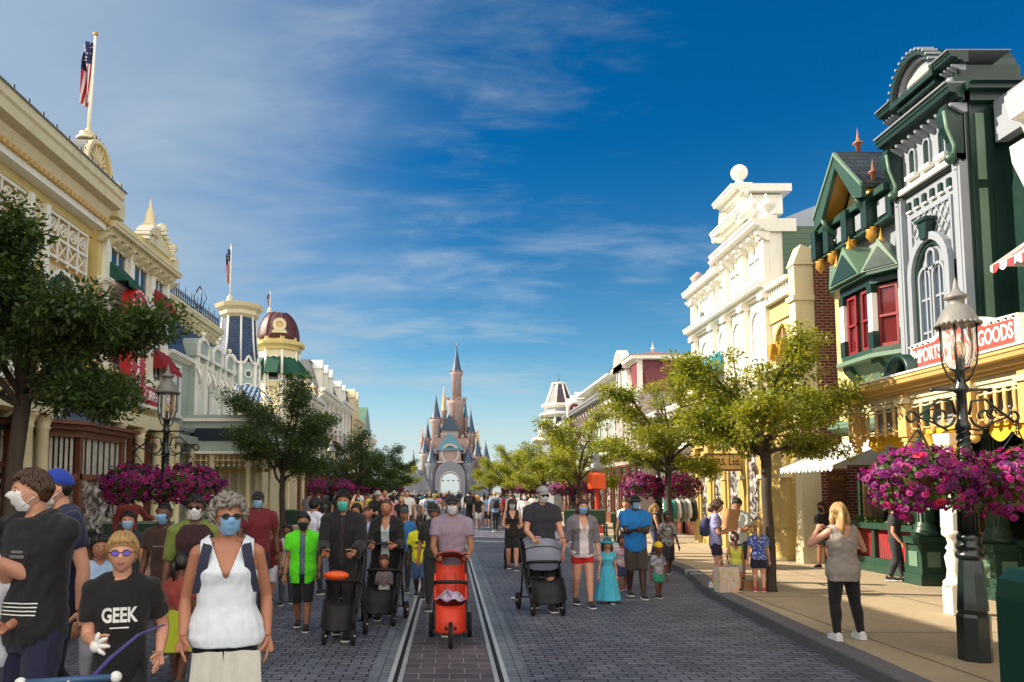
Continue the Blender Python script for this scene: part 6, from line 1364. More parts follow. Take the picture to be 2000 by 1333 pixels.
def cl(rgb, kind='plain', rgb2=None):
    k = 'fabric_%s_%02x%02x%02x' % ((kind,) + tuple(rgb))
    if k in MATS: return k
    t = NT(k); c = lin(rgb); n = t.noise(7, 5, None, .4)
    col = t.mix(n, tuple(v * .78 for v in c), tuple(min(1, v * 1.16) for v in c))
    if kind == 'dots':
        v = t.n('TexVoronoi', {'Vector': t.tc.outputs['Object'], 'Scale': 34.}, feature='F1'); f = t.n('Math', {0: v.outputs['Distance'], 1: .3}, operation='LESS_THAN').outputs[0]; col = t.mix(f, col, lin(rgb2))
    if kind == 'print':
        v = t.n('TexVoronoi', {'Vector': t.tc.outputs['Object'], 'Scale': 16.}, feature='F1'); col = t.mix(t.n('MapRange', {0: t.noise(11, 3), 1: .45, 2: .55}).outputs[0], col, t.mix(.8, v.outputs['Color'], lin(rgb2)))
    t.base(col); t.b.inputs['Roughness'].default_value = .85; t.b.inputs['Sheen Weight'].default_value = .15
    w = t.noise(16, 4, t.mapping((1, 1, .5)), 1.); f = t.noise(260, 2); s = t.n('Math', {0: w, 1: 3.}, operation='MULTIPLY').outputs[0]; s = t.n('Math', {0: s, 1: f}, operation='ADD').outputs[0]; t.bump(s, .4, .006); MATS[k] = t.m; return k
def ik(A, T, l1, l2, pole):
    d = T - A; L = d.length
    if L > (l1 + l2) * .999: T = A + d * ((l1 + l2) * .999 / L); d = T - A; L = d.length
    a = (l1 * l1 - l2 * l2 + L * L) / (2 * L); h = math.sqrt(max(0, l1 * l1 - a * a)); u = d / L; p = pole - u * pole.dot(u); p = p.normalized() if p.length > 1e-5 else u.orthogonal().normalized()
    return A + u * a + p * h, T
def loft(mb, rings, m, n=20):
    'rings: (z, rx, ry, ycentre, xcentre) - superellipse sections'
    vs = []; K = len(rings)
    for r in rings:
        z, rx, ry, yc = r[:4]; xc = r[4] if len(r) > 4 else 0
        for k in range(n):
            t = 2 * pi * k / n; c, s = math.cos(t), math.sin(t); vs.append((xc + rx * math.copysign(abs(c) ** .86, c), yc + ry * math.copysign(abs(s) ** .9, s), z))
    fs = [(i * n + k, i * n + (k + 1) % n, (i + 1) * n + (k + 1) % n, (i + 1) * n + k) for i in range(K - 1) for k in range(n)] + [tuple(range(n - 1, -1, -1)), tuple(range((K - 1) * n, K * n))]
    mb.add(vs, fs, m, True)
def fused(mb, vox, sm=4, amp=0, fr=(17, 17, 9), seed=0):
    me = bake(mb.mesh('tmp'), [('REMESH', dict(mode='VOXEL', voxel_size=vox, use_smooth_shade=True)), ('SMOOTH', dict(factor=.5, iterations=sm))])
    if amp:
        n = len(me.vertices); c = np.empty(n * 3); me.vertices.foreach_get('co', c); c = c.reshape(-1, 3); nn = np.empty(n * 3); me.vertices.foreach_get('normal', nn); nn = nn.reshape(-1, 3)
        q = c * np.array(fr) + seed * 3.1
        s1 = np.sin(q[:, 0] * 1.3 + 2.1 * np.sin(q[:, 2] * 1.1 + q[:, 1]) + 1.7 * q[:, 2]); s2 = np.sin(q[:, 1] * 1.9 + q[:, 0] * 2.3 - 2.9 * q[:, 2] + 1.5 * np.sin(q[:, 0])); s3 = np.sin(q[:, 2] * 5 + 3 * np.sin(q[:, 0] * 1.7 + q[:, 1]))
        d = amp * (np.clip(s1 * s2, -.6, 1) * .8 + .35 * s3 * s1); c += nn * d[:, None]; me.vertices.foreach_set('co', c.ravel()); me.update()
    return me
def grab(me):
    n = len(me.vertices); c = np.empty(n * 3); me.vertices.foreach_get('co', c); return c.reshape(-1, 3), [tuple(p.vertices) for p in me.polygons]
_HAND = {}
def hand(curl):
    'unit hand: wrist at origin, fingers to -Z, palm faces +Y, thumb towards +X; about .19 long'
    if curl in _HAND: return _HAND[curl]
    mb = MB(); a = {'relax': .35, 'grip': 1.25, 'flat': .1}[curl]
    mb.tube([(0, 0, .02), (0, 0, -.01), (.002, .002, -.04), (0, .002, -.082), (0, .003, -.092)], [.024, .026, .037, .04, .03], 'skin_fair', 12, flat=.42)
    for x, L, s in ((.030, .072, .0), (.0105, .08, .0), (-.0095, .075, .0), (-.0285, .058, .006)):
        p = Vector((x, .002, -.085 + s)); pts = [Vector((x * .8, 0, -.06)), p]; t = a * .5
        for k, f in enumerate((.45, .32, .23)):
            p = p + Vector((x * .06, math.sin(t), -math.cos(t))) * (L * f); pts.append(p.copy()); t += a * (.9 if k == 0 else .6)
        mb.tube(pts, [.009, .0095, .0088, .008, .0058], 'skin_fair', 8)
    t = Vector((.03, .004, -.028)); mb.tube([Vector((.012, .002, -.01)), t, t + Vector((.024, .012, -.026)), t + Vector((.032, .026 + .012 * a, -.05)), t + Vector((.03, .036 + .022 * a, -.068))], [.016, .014, .0115, .0098, .007], 'skin_fair', 8)
    me = fused(mb, .0036, 3); _HAND[curl] = grab(me); bpy.data.meshes.remove(me); return _HAND[curl]
def headpts(nu, nv, hh, jaw=1.0):
    P = []
    for j in range(nv + 1):
        ph = pi * j / nv
        for i in range(nu):
            th = 2 * pi * i / nu; x, y, z = math.sin(ph) * math.cos(th), math.sin(ph) * math.sin(th), math.cos(ph); P.append((x, y, z))
    U = np.array(P); return U, headwarp(U, hh, jaw)
def headwarp(U, hh, jaw=1.0):
    x, y, z = U[:, 0].copy(), U[:, 1].copy(), U[:, 2].copy(); lo = np.clip(-z, 0, 1); g = lambda v, c, w: np.exp(-((v - c) / w) ** 2)
    X = x * (1 - .30 * jaw * lo ** 1.6) * (1 + .03 * g(z, .3, .4)); Yb = np.where(y > 0, y * (1 - .42 * lo ** 1.2) , y * (1 + .02 * lo)); fr = np.clip(-y, 0, 1) ** .6
    Y = Yb - .06 * lo * (y > 0) + .05 * np.clip(z, 0, 1) * (y < 0)
    Y -= fr * g(x, 0, .13) * np.where(z > -.22, np.clip((.14 - z) / .36, 0, 1), np.clip(1 - (-.22 - z) / .10, 0, 1)) * (.26 * (z < .14))
    Y += fr * (.10 * (g(x, .36, .17) + g(x, -.36, .17)) * g(z, .03, .12)); Y -= fr * (.04 * g(z, .2, .09) * g(np.abs(x), .35, .28)); Y -= fr * .05 * g(x, 0, .26) * g(z, -.5, .1); Y += fr * .05 * g(x, 0, .3) * g(z, -.66, .07); Y -= fr * .07 * g(x, 0, .25) * g(z, -.88, .16)
    return np.stack([X * .335 * hh, Y * .425 * hh, z * .5 * hh], 1)
def sphfaces(nu, nv): return [(j * nu + i, j * nu + (i + 1) % nu, (j + 1) * nu + (i + 1) % nu, (j + 1) * nu + i) for j in range(nv) for i in range(nu)]
def ss(a, b, v): t = np.clip((v - a) / (b - a), 0, 1); return t * t * (3 - 2 * t)
class Person:
    def __init__(s, label, loc, rz=0, H=1.7, sex='m', skin='fair', hair=('black', 'short'), lod=1, arms=None, legs=None, head=(0, 0), lean=0, hipz=None, fat=1., group=None, cat='person', root=True):
        s.H, s.sex, s.lod, s.skin, s.hairc, s.fat = H, sex, lod, 'skin_' + skin, 'hair_' + hair[0], fat
        s.root = thing('person', label, cat, loc, R(rz), group) if root else None
        s.merge = None if root else []
        hh = s.hh = (.15 + .045 * H) * 1.04; s.vox = (.0095, .0135, .022)[lod] * (1 if H > 1.2 else .85)
        hip = H * (.465 + .035 * min(1, max(0, (H - 1) / .7))); s.hip0 = hip; s.dz = (hipz - hip) if hipz is not None else 0; s.hip = hip + s.dz
        s.top = H + s.dz; s.sh = s.top - hh * 1.37; s.T = s.sh - s.hip; f = sex == 'f'; s.f = f
        s.sw = H * (.102 if f or H < 1.62 else .114) * (1 if H > 1.3 else .98); s.hw = H * (.098 if f else .09) * fat; s.ww = H * (.076 if f else .084) * fat; s.cw = H * (.094 if f else .102) * (.5 + fat * .5)
        s.lean = lean; g = math.sin(loc[0] * 37 + loc[1] * 91); s.gait = (1 if g > 0 else -1) * (.45 + .55 * abs(g)) if legs is None and hipz is None and root else 0; s.A = {}; s.L = {}
        la, lf = .172 * H, .15 * H
        for sd, k in ((1, 'L'), (-1, 'R')):
            S = Vector((sd * s.sw, s.ly(s.sh), s.sh - .012 * H)); q = (arms or {}).get(k)
            if q is None: q = (sd * (s.sw + .05 * H), s.ly(s.sh) - (.03 + .06 * sd * s.gait) * H, s.sh - .325 * H)
            else: q = (q[0] * H * sd, q[1] * H, s.hip + q[2] * H)
            W = Vector(q[:3]); pole = Vector((sd * .28, .75, -.4)); E, W = ik(S, W, la, lf, pole); s.A[k] = (S, E, W)
            hp = Vector((sd * s.hw * .52, 0, s.hip)); an = (legs or {}).get(k, (.5, sd * .085 * s.gait, max(0, .014 * sd * s.gait))); ank = .042 * H
            T = Vector((sd * an[0] * s.hw, an[1] * H, ank + an[2] * H)); lt = (hip - ank) * .515; K, T = ik(hp, T, lt, (hip - ank) * .495, Vector((sd * .12, -1, 0))); s.L[k] = (hp, K, T)
        s.head = head; hy, hp_ = R(head[0]), R(head[1]); s.hc = Vector((0, s.ly(s.top) - .028 * H, s.top - hh / 2)); s.HM = Matrix.Translation(s.hc) @ Matrix.Rotation(hy, 4, 'Z') @ Matrix.Rotation(hp_, 4, 'X')
        s.body(); s.hair(hair[1])
    def ly(s, z): return -s.lean * max(0, z - s.hip)
    def emit(s, name, me, parent=None):
        if s.merge is not None: s.merge.append(me); return None
        return obj(name, me, parent or s.root)
    def rings(s, inf=0, z0=None, z1=None, flare=0):
        H, h, T = s.H, s.hip, s.T
        base = [(h - .05 * H, s.hw * .86, .058 * H * s.fat), (h + .01 * H, s.hw, .066 * H * s.fat), (h + .05 * H, s.hw * .98, .064 * H * s.fat), (h + .38 * T, s.ww, .056 * H * s.fat), (h + .62 * T, (s.ww + s.cw) / 2 * 1.03, (.066 if s.f else .062) * H), (h + .76 * T, s.cw, (.078 if s.f else .068) * H), (h + .9 * T, s.cw * 1.02, .06 * H), (h + 1.02 * T, s.cw * .86, .05 * H), (h + 1.1 * T, s.cw * .55, .04 * H)]
        out = []; zs = [b[0] for b in base]; z0 = zs[0] if z0 is None else z0; z1 = zs[-1] if z1 is None else z1
        def at(z):
            return float(np.interp(z, zs, [b[1] for b in base])), float(np.interp(z, zs, [b[2] for b in base]))
        zl = [z0] + [z for z in zs if z0 + .01 < z < z1 - .01] + [z1]
        for z in zl:
            rx, ry = at(max(z, zs[0])); fl = 1 + flare * max(0, (h + .76 * T - z)) / T; yo = -.008 * H if (s.f and abs(z - (h + .76 * T)) < .02) else 0
            out.append((z, (rx + inf) * fl, (ry + inf) * fl, s.ly(z) + yo))
        return out
    def arm(s, mb, k, m, inf=0, frac=1.0, n=10):
        'arm tube from the shoulder; frac 0..1 = shoulder..wrist'
        S, E, W = s.A[k]; H = s.H; f = .9 if s.f else 1.; pts = [(S, .0325), (S.lerp(E, .45), .030), (E, .0245), (E.lerp(W, .35), .0255), (W, .0165)]; pos = [0, .24, .5, .68, 1.]
        P, Rr = [], []
        for (p, r), t in zip(pts, pos):
            if t <= frac + 1e-6: P.append(p); Rr.append(r * H * f + inf)
        if frac < 1 and frac not in pos:
            t = frac; i = max(j for j in range(5) if pos[j] <= t); u = (t - pos[i]) / (pos[i + 1] - pos[i]); P.append(pts[i][0].lerp(pts[i + 1][0], u)); Rr.append((pts[i][1] + (pts[i + 1][1] - pts[i][1]) * u) * H * f + inf)
        if len(P) == 1: P.append(S + (E - S) * .05); Rr.append(Rr[0])
        mb.tube(P, Rr, m, n); mb.sphere(S, Rr[0] * 1.0, m, 10, 7); s.yoke(mb, k, m, inf)
    def yoke(s, mb, k, m, inf=0):
        S = s.A[k][0]; H = s.H; sd = 1 if k == 'L' else -1; b = Vector((0, s.ly(s.sh), s.sh))
        mb.tube([b + Vector((sd * .012 * H, .006 * H, .012 * H)), b + Vector((sd * .05 * H, .004 * H, .012 * H)), S.lerp(b, .25) + Vector((0, 0, .004 * H)), S], [.034 * H + inf, .034 * H + inf, .033 * H + inf, .0315 * H + inf], m, 10)
    def leg(s, mb, k, m, inf=0, frac=1.0, n=12, wide=0):
        A, K, T = s.L[k]; H = s.H; f = (1.06 if s.f else 1.) * (.6 + .4 * s.fat); q = K.lerp(T, .3) + Vector((0, .008 * H, 0)); pts = [(A + Vector((0, 0, .02 * H)), .053), (A.lerp(K, .4), .048), (K, .034), (q, .0355), (K.lerp(T, .75), .025), (T, .0215)]; pos = [0, .2, .5, .65, .87, 1.]
        P, Rr = [], []
        for (p, r), t in zip(pts, pos):
            if t <= frac + 1e-6: P.append(p); Rr.append(r * H * f + (inf + wide * t if t else min(inf, .004)))
        if frac < 1 and frac not in pos:
            i = max(j for j in range(6) if pos[j] <= frac); u = (frac - pos[i]) / (pos[i + 1] - pos[i]); P.append(pts[i][0].lerp(pts[i + 1][0], u)); Rr.append((pts[i][1] + (pts[i + 1][1] - pts[i][1]) * u) * H * f + inf + wide * frac)
        mb.tube(P, Rr, m, n)
    def body(s):
        H, sk = s.H, s.skin; mb = MB(); loft(mb, s.rings(), sk)
        for k in 'LR': s.arm(mb, k, sk); s.leg(mb, k, sk); mb.sphere(s.L[k][0], .055 * H, sk, 10, 7); mb.tube([s.L[k][2] + Vector((0, .02 * H, -.01 * H)), s.L[k][2] + Vector((0, -.05 * H, -.025 * H))], [.024 * H, .018 * H], sk, 8)
        hh = s.hh; nb = Vector((0, s.ly(s.sh), s.sh - .01 * H)); mb.tube([nb, nb + Vector((0, 0, .03 * H)), s.HM @ Vector((0, .1 * hh, -.3 * hh)), s.HM @ Vector((0, .08 * hh, -.1 * hh))], [.05 * H, hh * .245, hh * .235, hh * .24], sk, 12)
        me = fused(mb, s.vox, 4); V, F_ = grab(me); bpy.data.meshes.remove(me)
        b = MB(); b.add([tuple(v) for v in V], F_, sk, True)
        # hands
        hs = H / 1.72 * (1. if H > 1.3 else .95)
        for k, sd in (('L', 1), ('R', -1)):
            S, E, W = s.A[k]; d = (W - E).normalized(); cu = s.grip.get(k, 'relax') if hasattr(s, 'grip') else ('grip' if (W.z > s.hip + .08 * H) else 'relax')
            HV, HF = hand(cu); z = -d; y = Vector((-sd, 0, 0)) if abs(d.x) < .7 else Vector((0, 0, -1)); y = (y - z * y.dot(z)).normalized(); x = y.cross(z); mir = -1 if x.dot(Vector((0, -1, 0))) < 0 else 1
            pts = [tuple(W + d * .004 + (x * (p[0] * mir) + y * p[1] + z * p[2]) * hs) for p in HV[:]]; b.add(pts, HF, sk, True)
        # head
        nu, nv = ((40, 30), (26, 20), (14, 10))[s.lod]; U, P = headpts(nu, nv, hh); 
        PW = [tuple(s.HM @ Vector(p)) for p in P]; fs = sphfaces(nu, nv); b.add(PW, fs, sk, True)
        if s.lod < 2:
            b.T = s.HM
            for dz_, r_ in ((-.235, .016), (-.262, .018)): b.tube([(-.085 * hh, -.36 * hh, dz_ * hh), (-.04 * hh, -.398 * hh, (dz_ + .008) * hh), (0, -.405 * hh, dz_ * hh), (.04 * hh, -.398 * hh, (dz_ + .008) * hh), (.085 * hh, -.36 * hh, dz_ * hh)], [.004 * hh, r_ * hh, r_ * hh, r_ * hh, .004 * hh], 'lips', 6)
            b.T = None
        for sd in (-1, 1):
            b.T = s.HM; b.sphere((sd * .335 * hh, .02 * hh, -.02 * hh), hh * .085, sk, 8, 7, (.35, .75, 1.25))
            if s.lod < 2:
                e = Vector((sd * .12 * hh, -.352 * hh, .018 * hh)); b.sphere(e, hh * .052, 'eye_white', 10, 8, (1.15, .8, .62)); b.sphere(e + Vector((0, -.026 * hh, 0)), hh * .028, 'iris', 8, 6)
                b.tube([(sd * .05 * hh, -.402 * hh, .092 * hh), (sd * .12 * hh, -.398 * hh, .112 * hh), (sd * .19 * hh, -.36 * hh, .095 * hh)], [.009 * hh, .012 * hh, .006 * hh], s.hairc, 5)
            b.T = None
        s.emit('body', b.mesh('body', False))
    def shell(s, name, fn, m, nu=None, nv=None, extra=None, parent=None, rough=0.):
        nu, nv = ((48, 34), (32, 24), (16, 12))[s.lod]; U, P = headpts(nu, nv, s.hh, .9); k = fn(U); 
        if rough:
            q = U * 7; k = k + rough * (np.sin(q[:, 0] * 2.1 + 3 * np.sin(q[:, 2] * 1.3)) * np.sin(q[:, 1] * 2.7 + q[:, 2] * 2)) * (k > 1)
        P = P * k[:, None]; b = MB(); b.T = s.HM; b.add([tuple(p) for p in P], sphfaces(nu, nv), m, True)
        if extra: extra(b)
        b.T = None; return s.emit(name, b.mesh(name), parent)
    def hair(s, style):
        if style == 'none': return
        hh = s.hh
        def fn(U):
            x, y, z = U.T; thr = np.interp(y, [-1, -.72, -.3, .05, .4, 1], [.5, .48, .2, -.12, -.45, -.62]); t = {'short': .12, 'buzz': .03, 'curly': .2, 'mop': .17, 'long': .09, 'bob': .11, 'pony': .09, 'afro': .16}[style]
            if style == 'mop': thr = np.interp(y, [-1, -.72, -.3, .05, .4, 1], [.36, .3, .02, -.25, -.5, -.7])
            if style in ('bob', 'long'): thr = np.interp(y, [-1, -.72, -.4, -.1, .4, 1], [.52, .45, -.2, -.7, -.9, -.95])
            w = ss(-.04, .1, z - thr); return .86 + w * (.14 + t)
        def ex(b):
            m = s.hairc
            if style == 'long':
                b.tube([(0, .26 * hh, .2 * hh), (0, .4 * hh, -.2 * hh), (0, .43 * hh, -.6 * hh), (0, .4 * hh, -1.05 * hh)], [.3 * hh, .36 * hh, .33 * hh, .14 * hh], m, 16, flat=.42)
                for sd in (-1, 1): b.tube([(sd * .3 * hh, .05 * hh, .1 * hh), (sd * .37 * hh, .1 * hh, -.3 * hh), (sd * .34 * hh, .12 * hh, -.8 * hh)], [.12 * hh, .13 * hh, .06 * hh], m, 10)
            if style == 'pony': b.tube([(0, .42 * hh, .15 * hh), (0, .56 * hh, .05 * hh), (0, .6 * hh, -.3 * hh), (0, .52 * hh, -.7 * hh)], [.08 * hh, .12 * hh, .11 * hh, .03 * hh], m, 10)
            if style == 'bob': b.tube([(0, .22 * hh, .1 * hh), (0, .3 * hh, -.3 * hh), (0, .3 * hh, -.55 * hh)], [.3 * hh, .38 * hh, .3 * hh], m, 14, flat=.6)
            if style in ('mop', 'short', 'bob', 'long', 'buzz', 'afro') and s.lod < 2:
                rs = random.Random(int(s.H * 999)); n = {0: 420, 1: 110}[s.lod]; bump = {'short': 1.13, 'mop': 1.18, 'bob': 1.13, 'long': 1.11, 'buzz': 1.02, 'afro': 1.18}[style]; e = 1.25 if s.lod else .85
                for i in range(n if style != 'buzz' else n // 2):
                    az = rs.uniform(0, 2 * pi); p0 = rs.uniform(.05, 1.1); ln = rs.uniform(.35, .95) * {'buzz': .4, 'short': .75, 'afro': .4}.get(style, 1); P_ = []
                    for k in range(5):
                        ph = p0 + ln * k / 4; a2 = az + .28 * math.sin(3 * az + i) * k / 4; y = math.sin(ph) * math.sin(a2); z = math.cos(ph)
                        lim = float(np.interp(y, [-1, -.72, -.3, .05, .4, 1], [.42, .38, .1, -.2, -.5, -.66]))
                        if z < lim: break
                        r_ = bump + .05 * math.sin(pi * k / 4) + .02 * math.sin(i); P_.append(Vector((.34 * hh * math.sin(ph) * math.cos(a2), .43 * hh * y, .5 * hh * z)) * r_)
                    if len(P_) > 2: b.tube(P_, [hh * .012 * e] + [hh * .026 * e] * (len(P_) - 2) + [hh * .005], m, 5)
            if style == 'curly' and s.lod < 2:
                rs = random.Random(int(s.H * 1000)); n = 210 if s.lod == 0 else 60
                for i in range(n):
                    a, z = rs.uniform(0, 2 * pi), rs.uniform(-.1, 1); c = math.sqrt(1 - z * z) if z < 1 else 0; y = c * math.sin(a)
                    if y < -.35 and z < .5: continue
                    p = Vector((.36 * hh * c * math.cos(a), .45 * hh * y, .5 * hh * z)) * (1.2 if style == 'curly' else 1.17); r_ = hh * (.085 if style == 'curly' else .05); d = Vector((rs.gauss(0, 1), rs.gauss(0, 1), rs.gauss(-.4, 1))).normalized() * r_ * 1.6
                    b.tube([p - d, p + Vector((rs.gauss(0, .3), rs.gauss(0, .3), rs.gauss(0, .3))) * r_, p + d], [r_ * .5, r_ * .75, r_ * .15], m, 6)
        s.shell('hair', fn, s.hairc, extra=ex, rough=.06 if style in ('curly', 'mop', 'afro', 'short') else .025)
    def mask(s, rgb=(120, 170, 214)):
        m = cl(rgb); hh = s.hh
        def fn(U):
            x, y, z = U.T; w = ss(.1, .2, -y) * ss(-.06, .02, -z - .0) * ss(.02, .14, 1.0 + z) * ss(0, .12, .80 - abs(x)); return .84 + w * .275
        def ex(b):
            for sd in (-1, 1): b.tube([(sd * .25 * hh, -.27 * hh, -.09 * hh), (sd * .33 * hh, -.04 * hh, -.01 * hh), (sd * .35 * hh, .05 * hh, .0)], .012 * hh, m, 5); b.tube([(sd * .22 * hh, -.26 * hh, -.36 * hh), (sd * .31 * hh, -.06 * hh, -.16 * hh), (sd * .35 * hh, .05 * hh, -.08 * hh)], .012 * hh, m, 5)
        s.shell('face_mask', fn, m, extra=ex)
    def cap(s, rgb, brim='front', rgb2=None):
        m = cl(rgb); hh = s.hh; m2 = cl(rgb2) if rgb2 else m
        def fn(U): x, y, z = U.T; return .88 + ss(-.05, .05, z - np.interp(y, [-1, 0, 1], [.40, .28, .16])) * .34
        def ex(b):
            if brim == 'front': b.grid(lambda u, v: ((u - .5) * .62 * hh * (1 - .25 * v * v), -.36 * hh - .36 * hh * v * math.sqrt(max(.05, 1 - (2 * u - 1) ** 2 * .85)) + .1 * hh * (2 * u - 1) ** 2, (.26 - .07 * v - .12 * (2 * u - 1) ** 2) * hh), 10, 6, m2); b.sphere((0, .02 * hh, .6 * hh), .03 * hh, m, 6, 4)
            if brim == 'round': b.lathe([(.36 * hh, .2 * hh), (.5 * hh, .12 * hh), (.62 * hh, .1 * hh), (.62 * hh, .12 * hh), (.5 * hh, .15 * hh), (.36 * hh, .24 * hh)], (0, .0, 0), m, 24, sy=1.15, caps=False)
        s.shell('cap' if brim == 'front' else 'hat', fn, m, extra=ex)
    def glasses(s, lens='lens_dark', frame='iron'):
        b = MB(); b.T = s.HM; hh = s.hh
        for sd in (-1, 1):
            c = Vector((sd * .135 * hh, -.45 * hh, .02 * hh)); e = [c + Vector((.1 * hh * math.cos(t), .02 * hh * abs(math.cos(t)), .068 * hh * math.sin(t))) for t in [2 * pi * i / 14 for i in range(15)]]; b.tube(e, .011 * hh, frame, 5); b.add([tuple(p) for p in e[:14]], [tuple(range(14))], lens)
            b.tube([(sd * .235 * hh, -.43 * hh, .04 * hh), (sd * .35 * hh, -.2 * hh, .04 * hh), (sd * .36 * hh, .06 * hh, .02 * hh)], .01 * hh, frame, 5)
        b.tube([(-.04 * hh, -.46 * hh, .03 * hh), (.04 * hh, -.46 * hh, .03 * hh)], .01 * hh, frame, 5); s.emit('glasses', b.mesh('glasses'))
    def shirt(s, rgb, sleeve=.26, hem=-.02, inf=.014, kind='plain', rgb2=None, name='shirt', open_w=0, tank=False, flare=0, loose=.006, neck=1.09, amp=None):
        m = cl(rgb, kind, rgb2); mb = MB(); H = s.H; z0 = s.hip + hem * H; hi = s.hip + neck * s.T
        loft(mb, s.rings(inf, z0, hi, flare), m)
        if tank:
            for k in 'LR': s.yoke(mb, k, m, inf)
        elif sleeve > 0:
            for k in 'LR': s.arm(mb, k, m, inf + loose, sleeve)
        me = fused(mb, s.vox, 5, (.006 if H > 1.2 else .004) if amp is None else amp, seed=H * 7 + hem)
        if open_w:
            bm = bmesh.new(); bm.from_mesh(me); dl = [f for f in bm.faces if (open_w and f.calc_center_median().y < s.ly(f.calc_center_median().z) - .01 and abs(f.calc_center_median().x) < open_w)]; bmesh.ops.delete(bm, geom=dl, context='FACES'); bm.to_mesh(me); bm.free()
        if tank:
            zf, zb = (s.hip + q * s.T for q in tank[:2]); T_ = s.T; xs = tank[2] * H; xa = xs + .03 * H; za = s.hip + .74 * T_
            def lim(x, y, z): return (zf if y < s.ly(z) else zb) + max(0, abs(x) - .01) * (s.sh + .05 * H - (zf if y < s.ly(z) else zb)) / (xs - .01) if abs(x) < xs else 9.
            def lx(z): return xa + max(0, s.sh - .06 * H - z) * .9 if z > za else 9.
            bm = bmesh.new(); bm.from_mesh(me); dl = []
            for f in bm.faces:
                c = f.calc_center_median()
                if c.z > lim(c.x, c.y, c.z) or abs(c.x) > lx(c.z): dl.append(f)
            bmesh.ops.delete(bm, geom=dl, context='FACES')
            for v in bm.verts:
                if v.is_boundary:
                    x, y, z = v.co
                    l_ = lim(x, y, z)
                    if abs(l_ - z) < s.vox * 2: v.co.z = l_
                    elif abs(abs(x) - lx(z)) < s.vox * 2: v.co.x = math.copysign(lx(z), x)
            bm.to_mesh(me); bm.free()
        me.materials.clear(); me.materials.append(MATS[m]); o = s.emit(name, me); s.lastshirt = me; return o
    def trousers(s, rgb, length=.97, inf=.010, wide=0, rise=.3, kind='plain', rgb2=None, name=None):
        m = cl(rgb, kind, rgb2); mb = MB(); H = s.H; loft(mb, s.rings(min(inf, .007), None, s.hip + rise * s.T), m)
        for k in 'LR': s.leg(mb, k, m, inf, length, wide=wide); mb.sphere(s.L[k][0], .055 * H + min(inf, .007), m, 10, 7)
        me = fused(mb, s.vox, 4, .0015, seed=H * 5); me.materials.clear(); me.materials.append(MATS[m]); return s.emit(name or ('trousers' if length > .75 else 'shorts'), me)
    def skirt(s, rgb, z_end, r_end, z_top=.36, name='skirt', kind='plain', rgb2=None, inf=.014):
        m = cl(rgb, kind, rgb2); mb = MB(); H = s.H; zt = s.hip + z_top * s.T; ze = z_end * H + s.dz; r0 = s.rings(inf, zt, zt + .05)[0]
        def P(a, b):
            t = 2 * pi * a; f = 1 + .07 * b * math.sin(9 * t) + .03 * b * math.sin(4 * t + 1); rx = r0[1] + (r_end * H - r0[1]) * b ** .8; ry = r0[2] + (r_end * H * .8 - r0[2]) * b ** .8; return (rx * f * math.cos(t), r0[3] + ry * f * math.sin(t), zt + (ze - zt) * b)
        mb.grid(P, 48, 14, m); return s.emit(name, mb.mesh(name))
    def shoes(s, rgb, sole=(225, 225, 222), hi=False):
        m, m2 = cl(rgb), cl(sole); H = s.H
        for k in 'LR':
            K, T = s.L[k][1], s.L[k][2]; b = MB(); d = T - K; tip = Vector((d.x * .0, -1, 0)); L = .15 * H; zf = T.z - .042 * H; w = .03 * H
            rows = [(.045, .62, .035), (.03, .85, .05), (-.02, .95, .05), (-.06, 1.1, .036), (-.09, 1.0, .028), (-.108, .6, .02)]
            for mm, za, zb, gr in ((m2, .0, .012 * H, 1.06), (m, .012 * H, 0, 1.)):
                vs = []
                for (yy, ww, ht) in rows:
                    for t in range(9):
                        a = pi * t / 8; top = zb if zb else .012 * H + ht * H * math.sin(a) ** .7
                        vs.append((T.x + w * ww * gr * math.cos(a), T.y + yy * H * (1.02 if zb else 1), zf + (top if zb else top)))
                    vs += [(T.x - w * ww * gr, T.y + yy * H, zf + za), (T.x + w * ww * gr, T.y + yy * H, zf + za)]
                n = 11; K_ = len(rows); b.add(vs, [(i * n + j, i * n + (j + 1) % n, (i + 1) * n + (j + 1) % n, (i + 1) * n + j) for i in range(K_ - 1) for j in range(n)] + [tuple(range(n)), tuple(range((K_ - 1) * n, K_ * n))], mm, False)
            if hi: b.tube([T + Vector((0, .0, -.01 * H)), T + (K - T) * .15], [.026 * H, .028 * H], m, 10)
            s.emit('shoe', b.mesh('shoe'))
    def pack(s, rgb, body=True, name='backpack'):
        m = cl(rgb); b = MB(); H = s.H
        for sd in (-1, 1):
            pts = []
            for q in range(11):
                a = pi * q / 10; zz = s.hip + .52 * s.T + (s.sh + .03 * H - s.hip - .52 * s.T) * math.sin(a) ** .55; si = math.sin(a) ** .55; pts.append((sd * s.cw * (.66 + (.36 if q < 5 else -.06) * (1 - si)), s.ly(zz) - .088 * H * math.cos(a) * (.45 + .55 * min(1, si * 1.5)), zz))
            P_ = [Vector(p) for p in pts]; b.grid(lambda u, v: P_[min(10, int(round(v * 10)))] + Vector(((u - .5) * .062, 0, 0)) * (1) + Vector((0, -.004 if v < .6 else .004, .004)) , 3, 10, m)
        if body:
            z0, z1 = s.hip + .3 * s.T, s.sh; y = s.ly(s.sh) + .075 * H; loft(b, [(z0, .075 * H, .03 * H, y + .03 * H), (z0 + .03, .088 * H, .05 * H, y + .045 * H), ((z0 + z1) / 2, .088 * H, .055 * H, y + .045 * H), (z1 - .04, .075 * H, .045 * H, y + .035 * H), (z1, .05 * H, .025 * H, y + .02 * H)], m)
        s.emit(name, b.mesh(name))
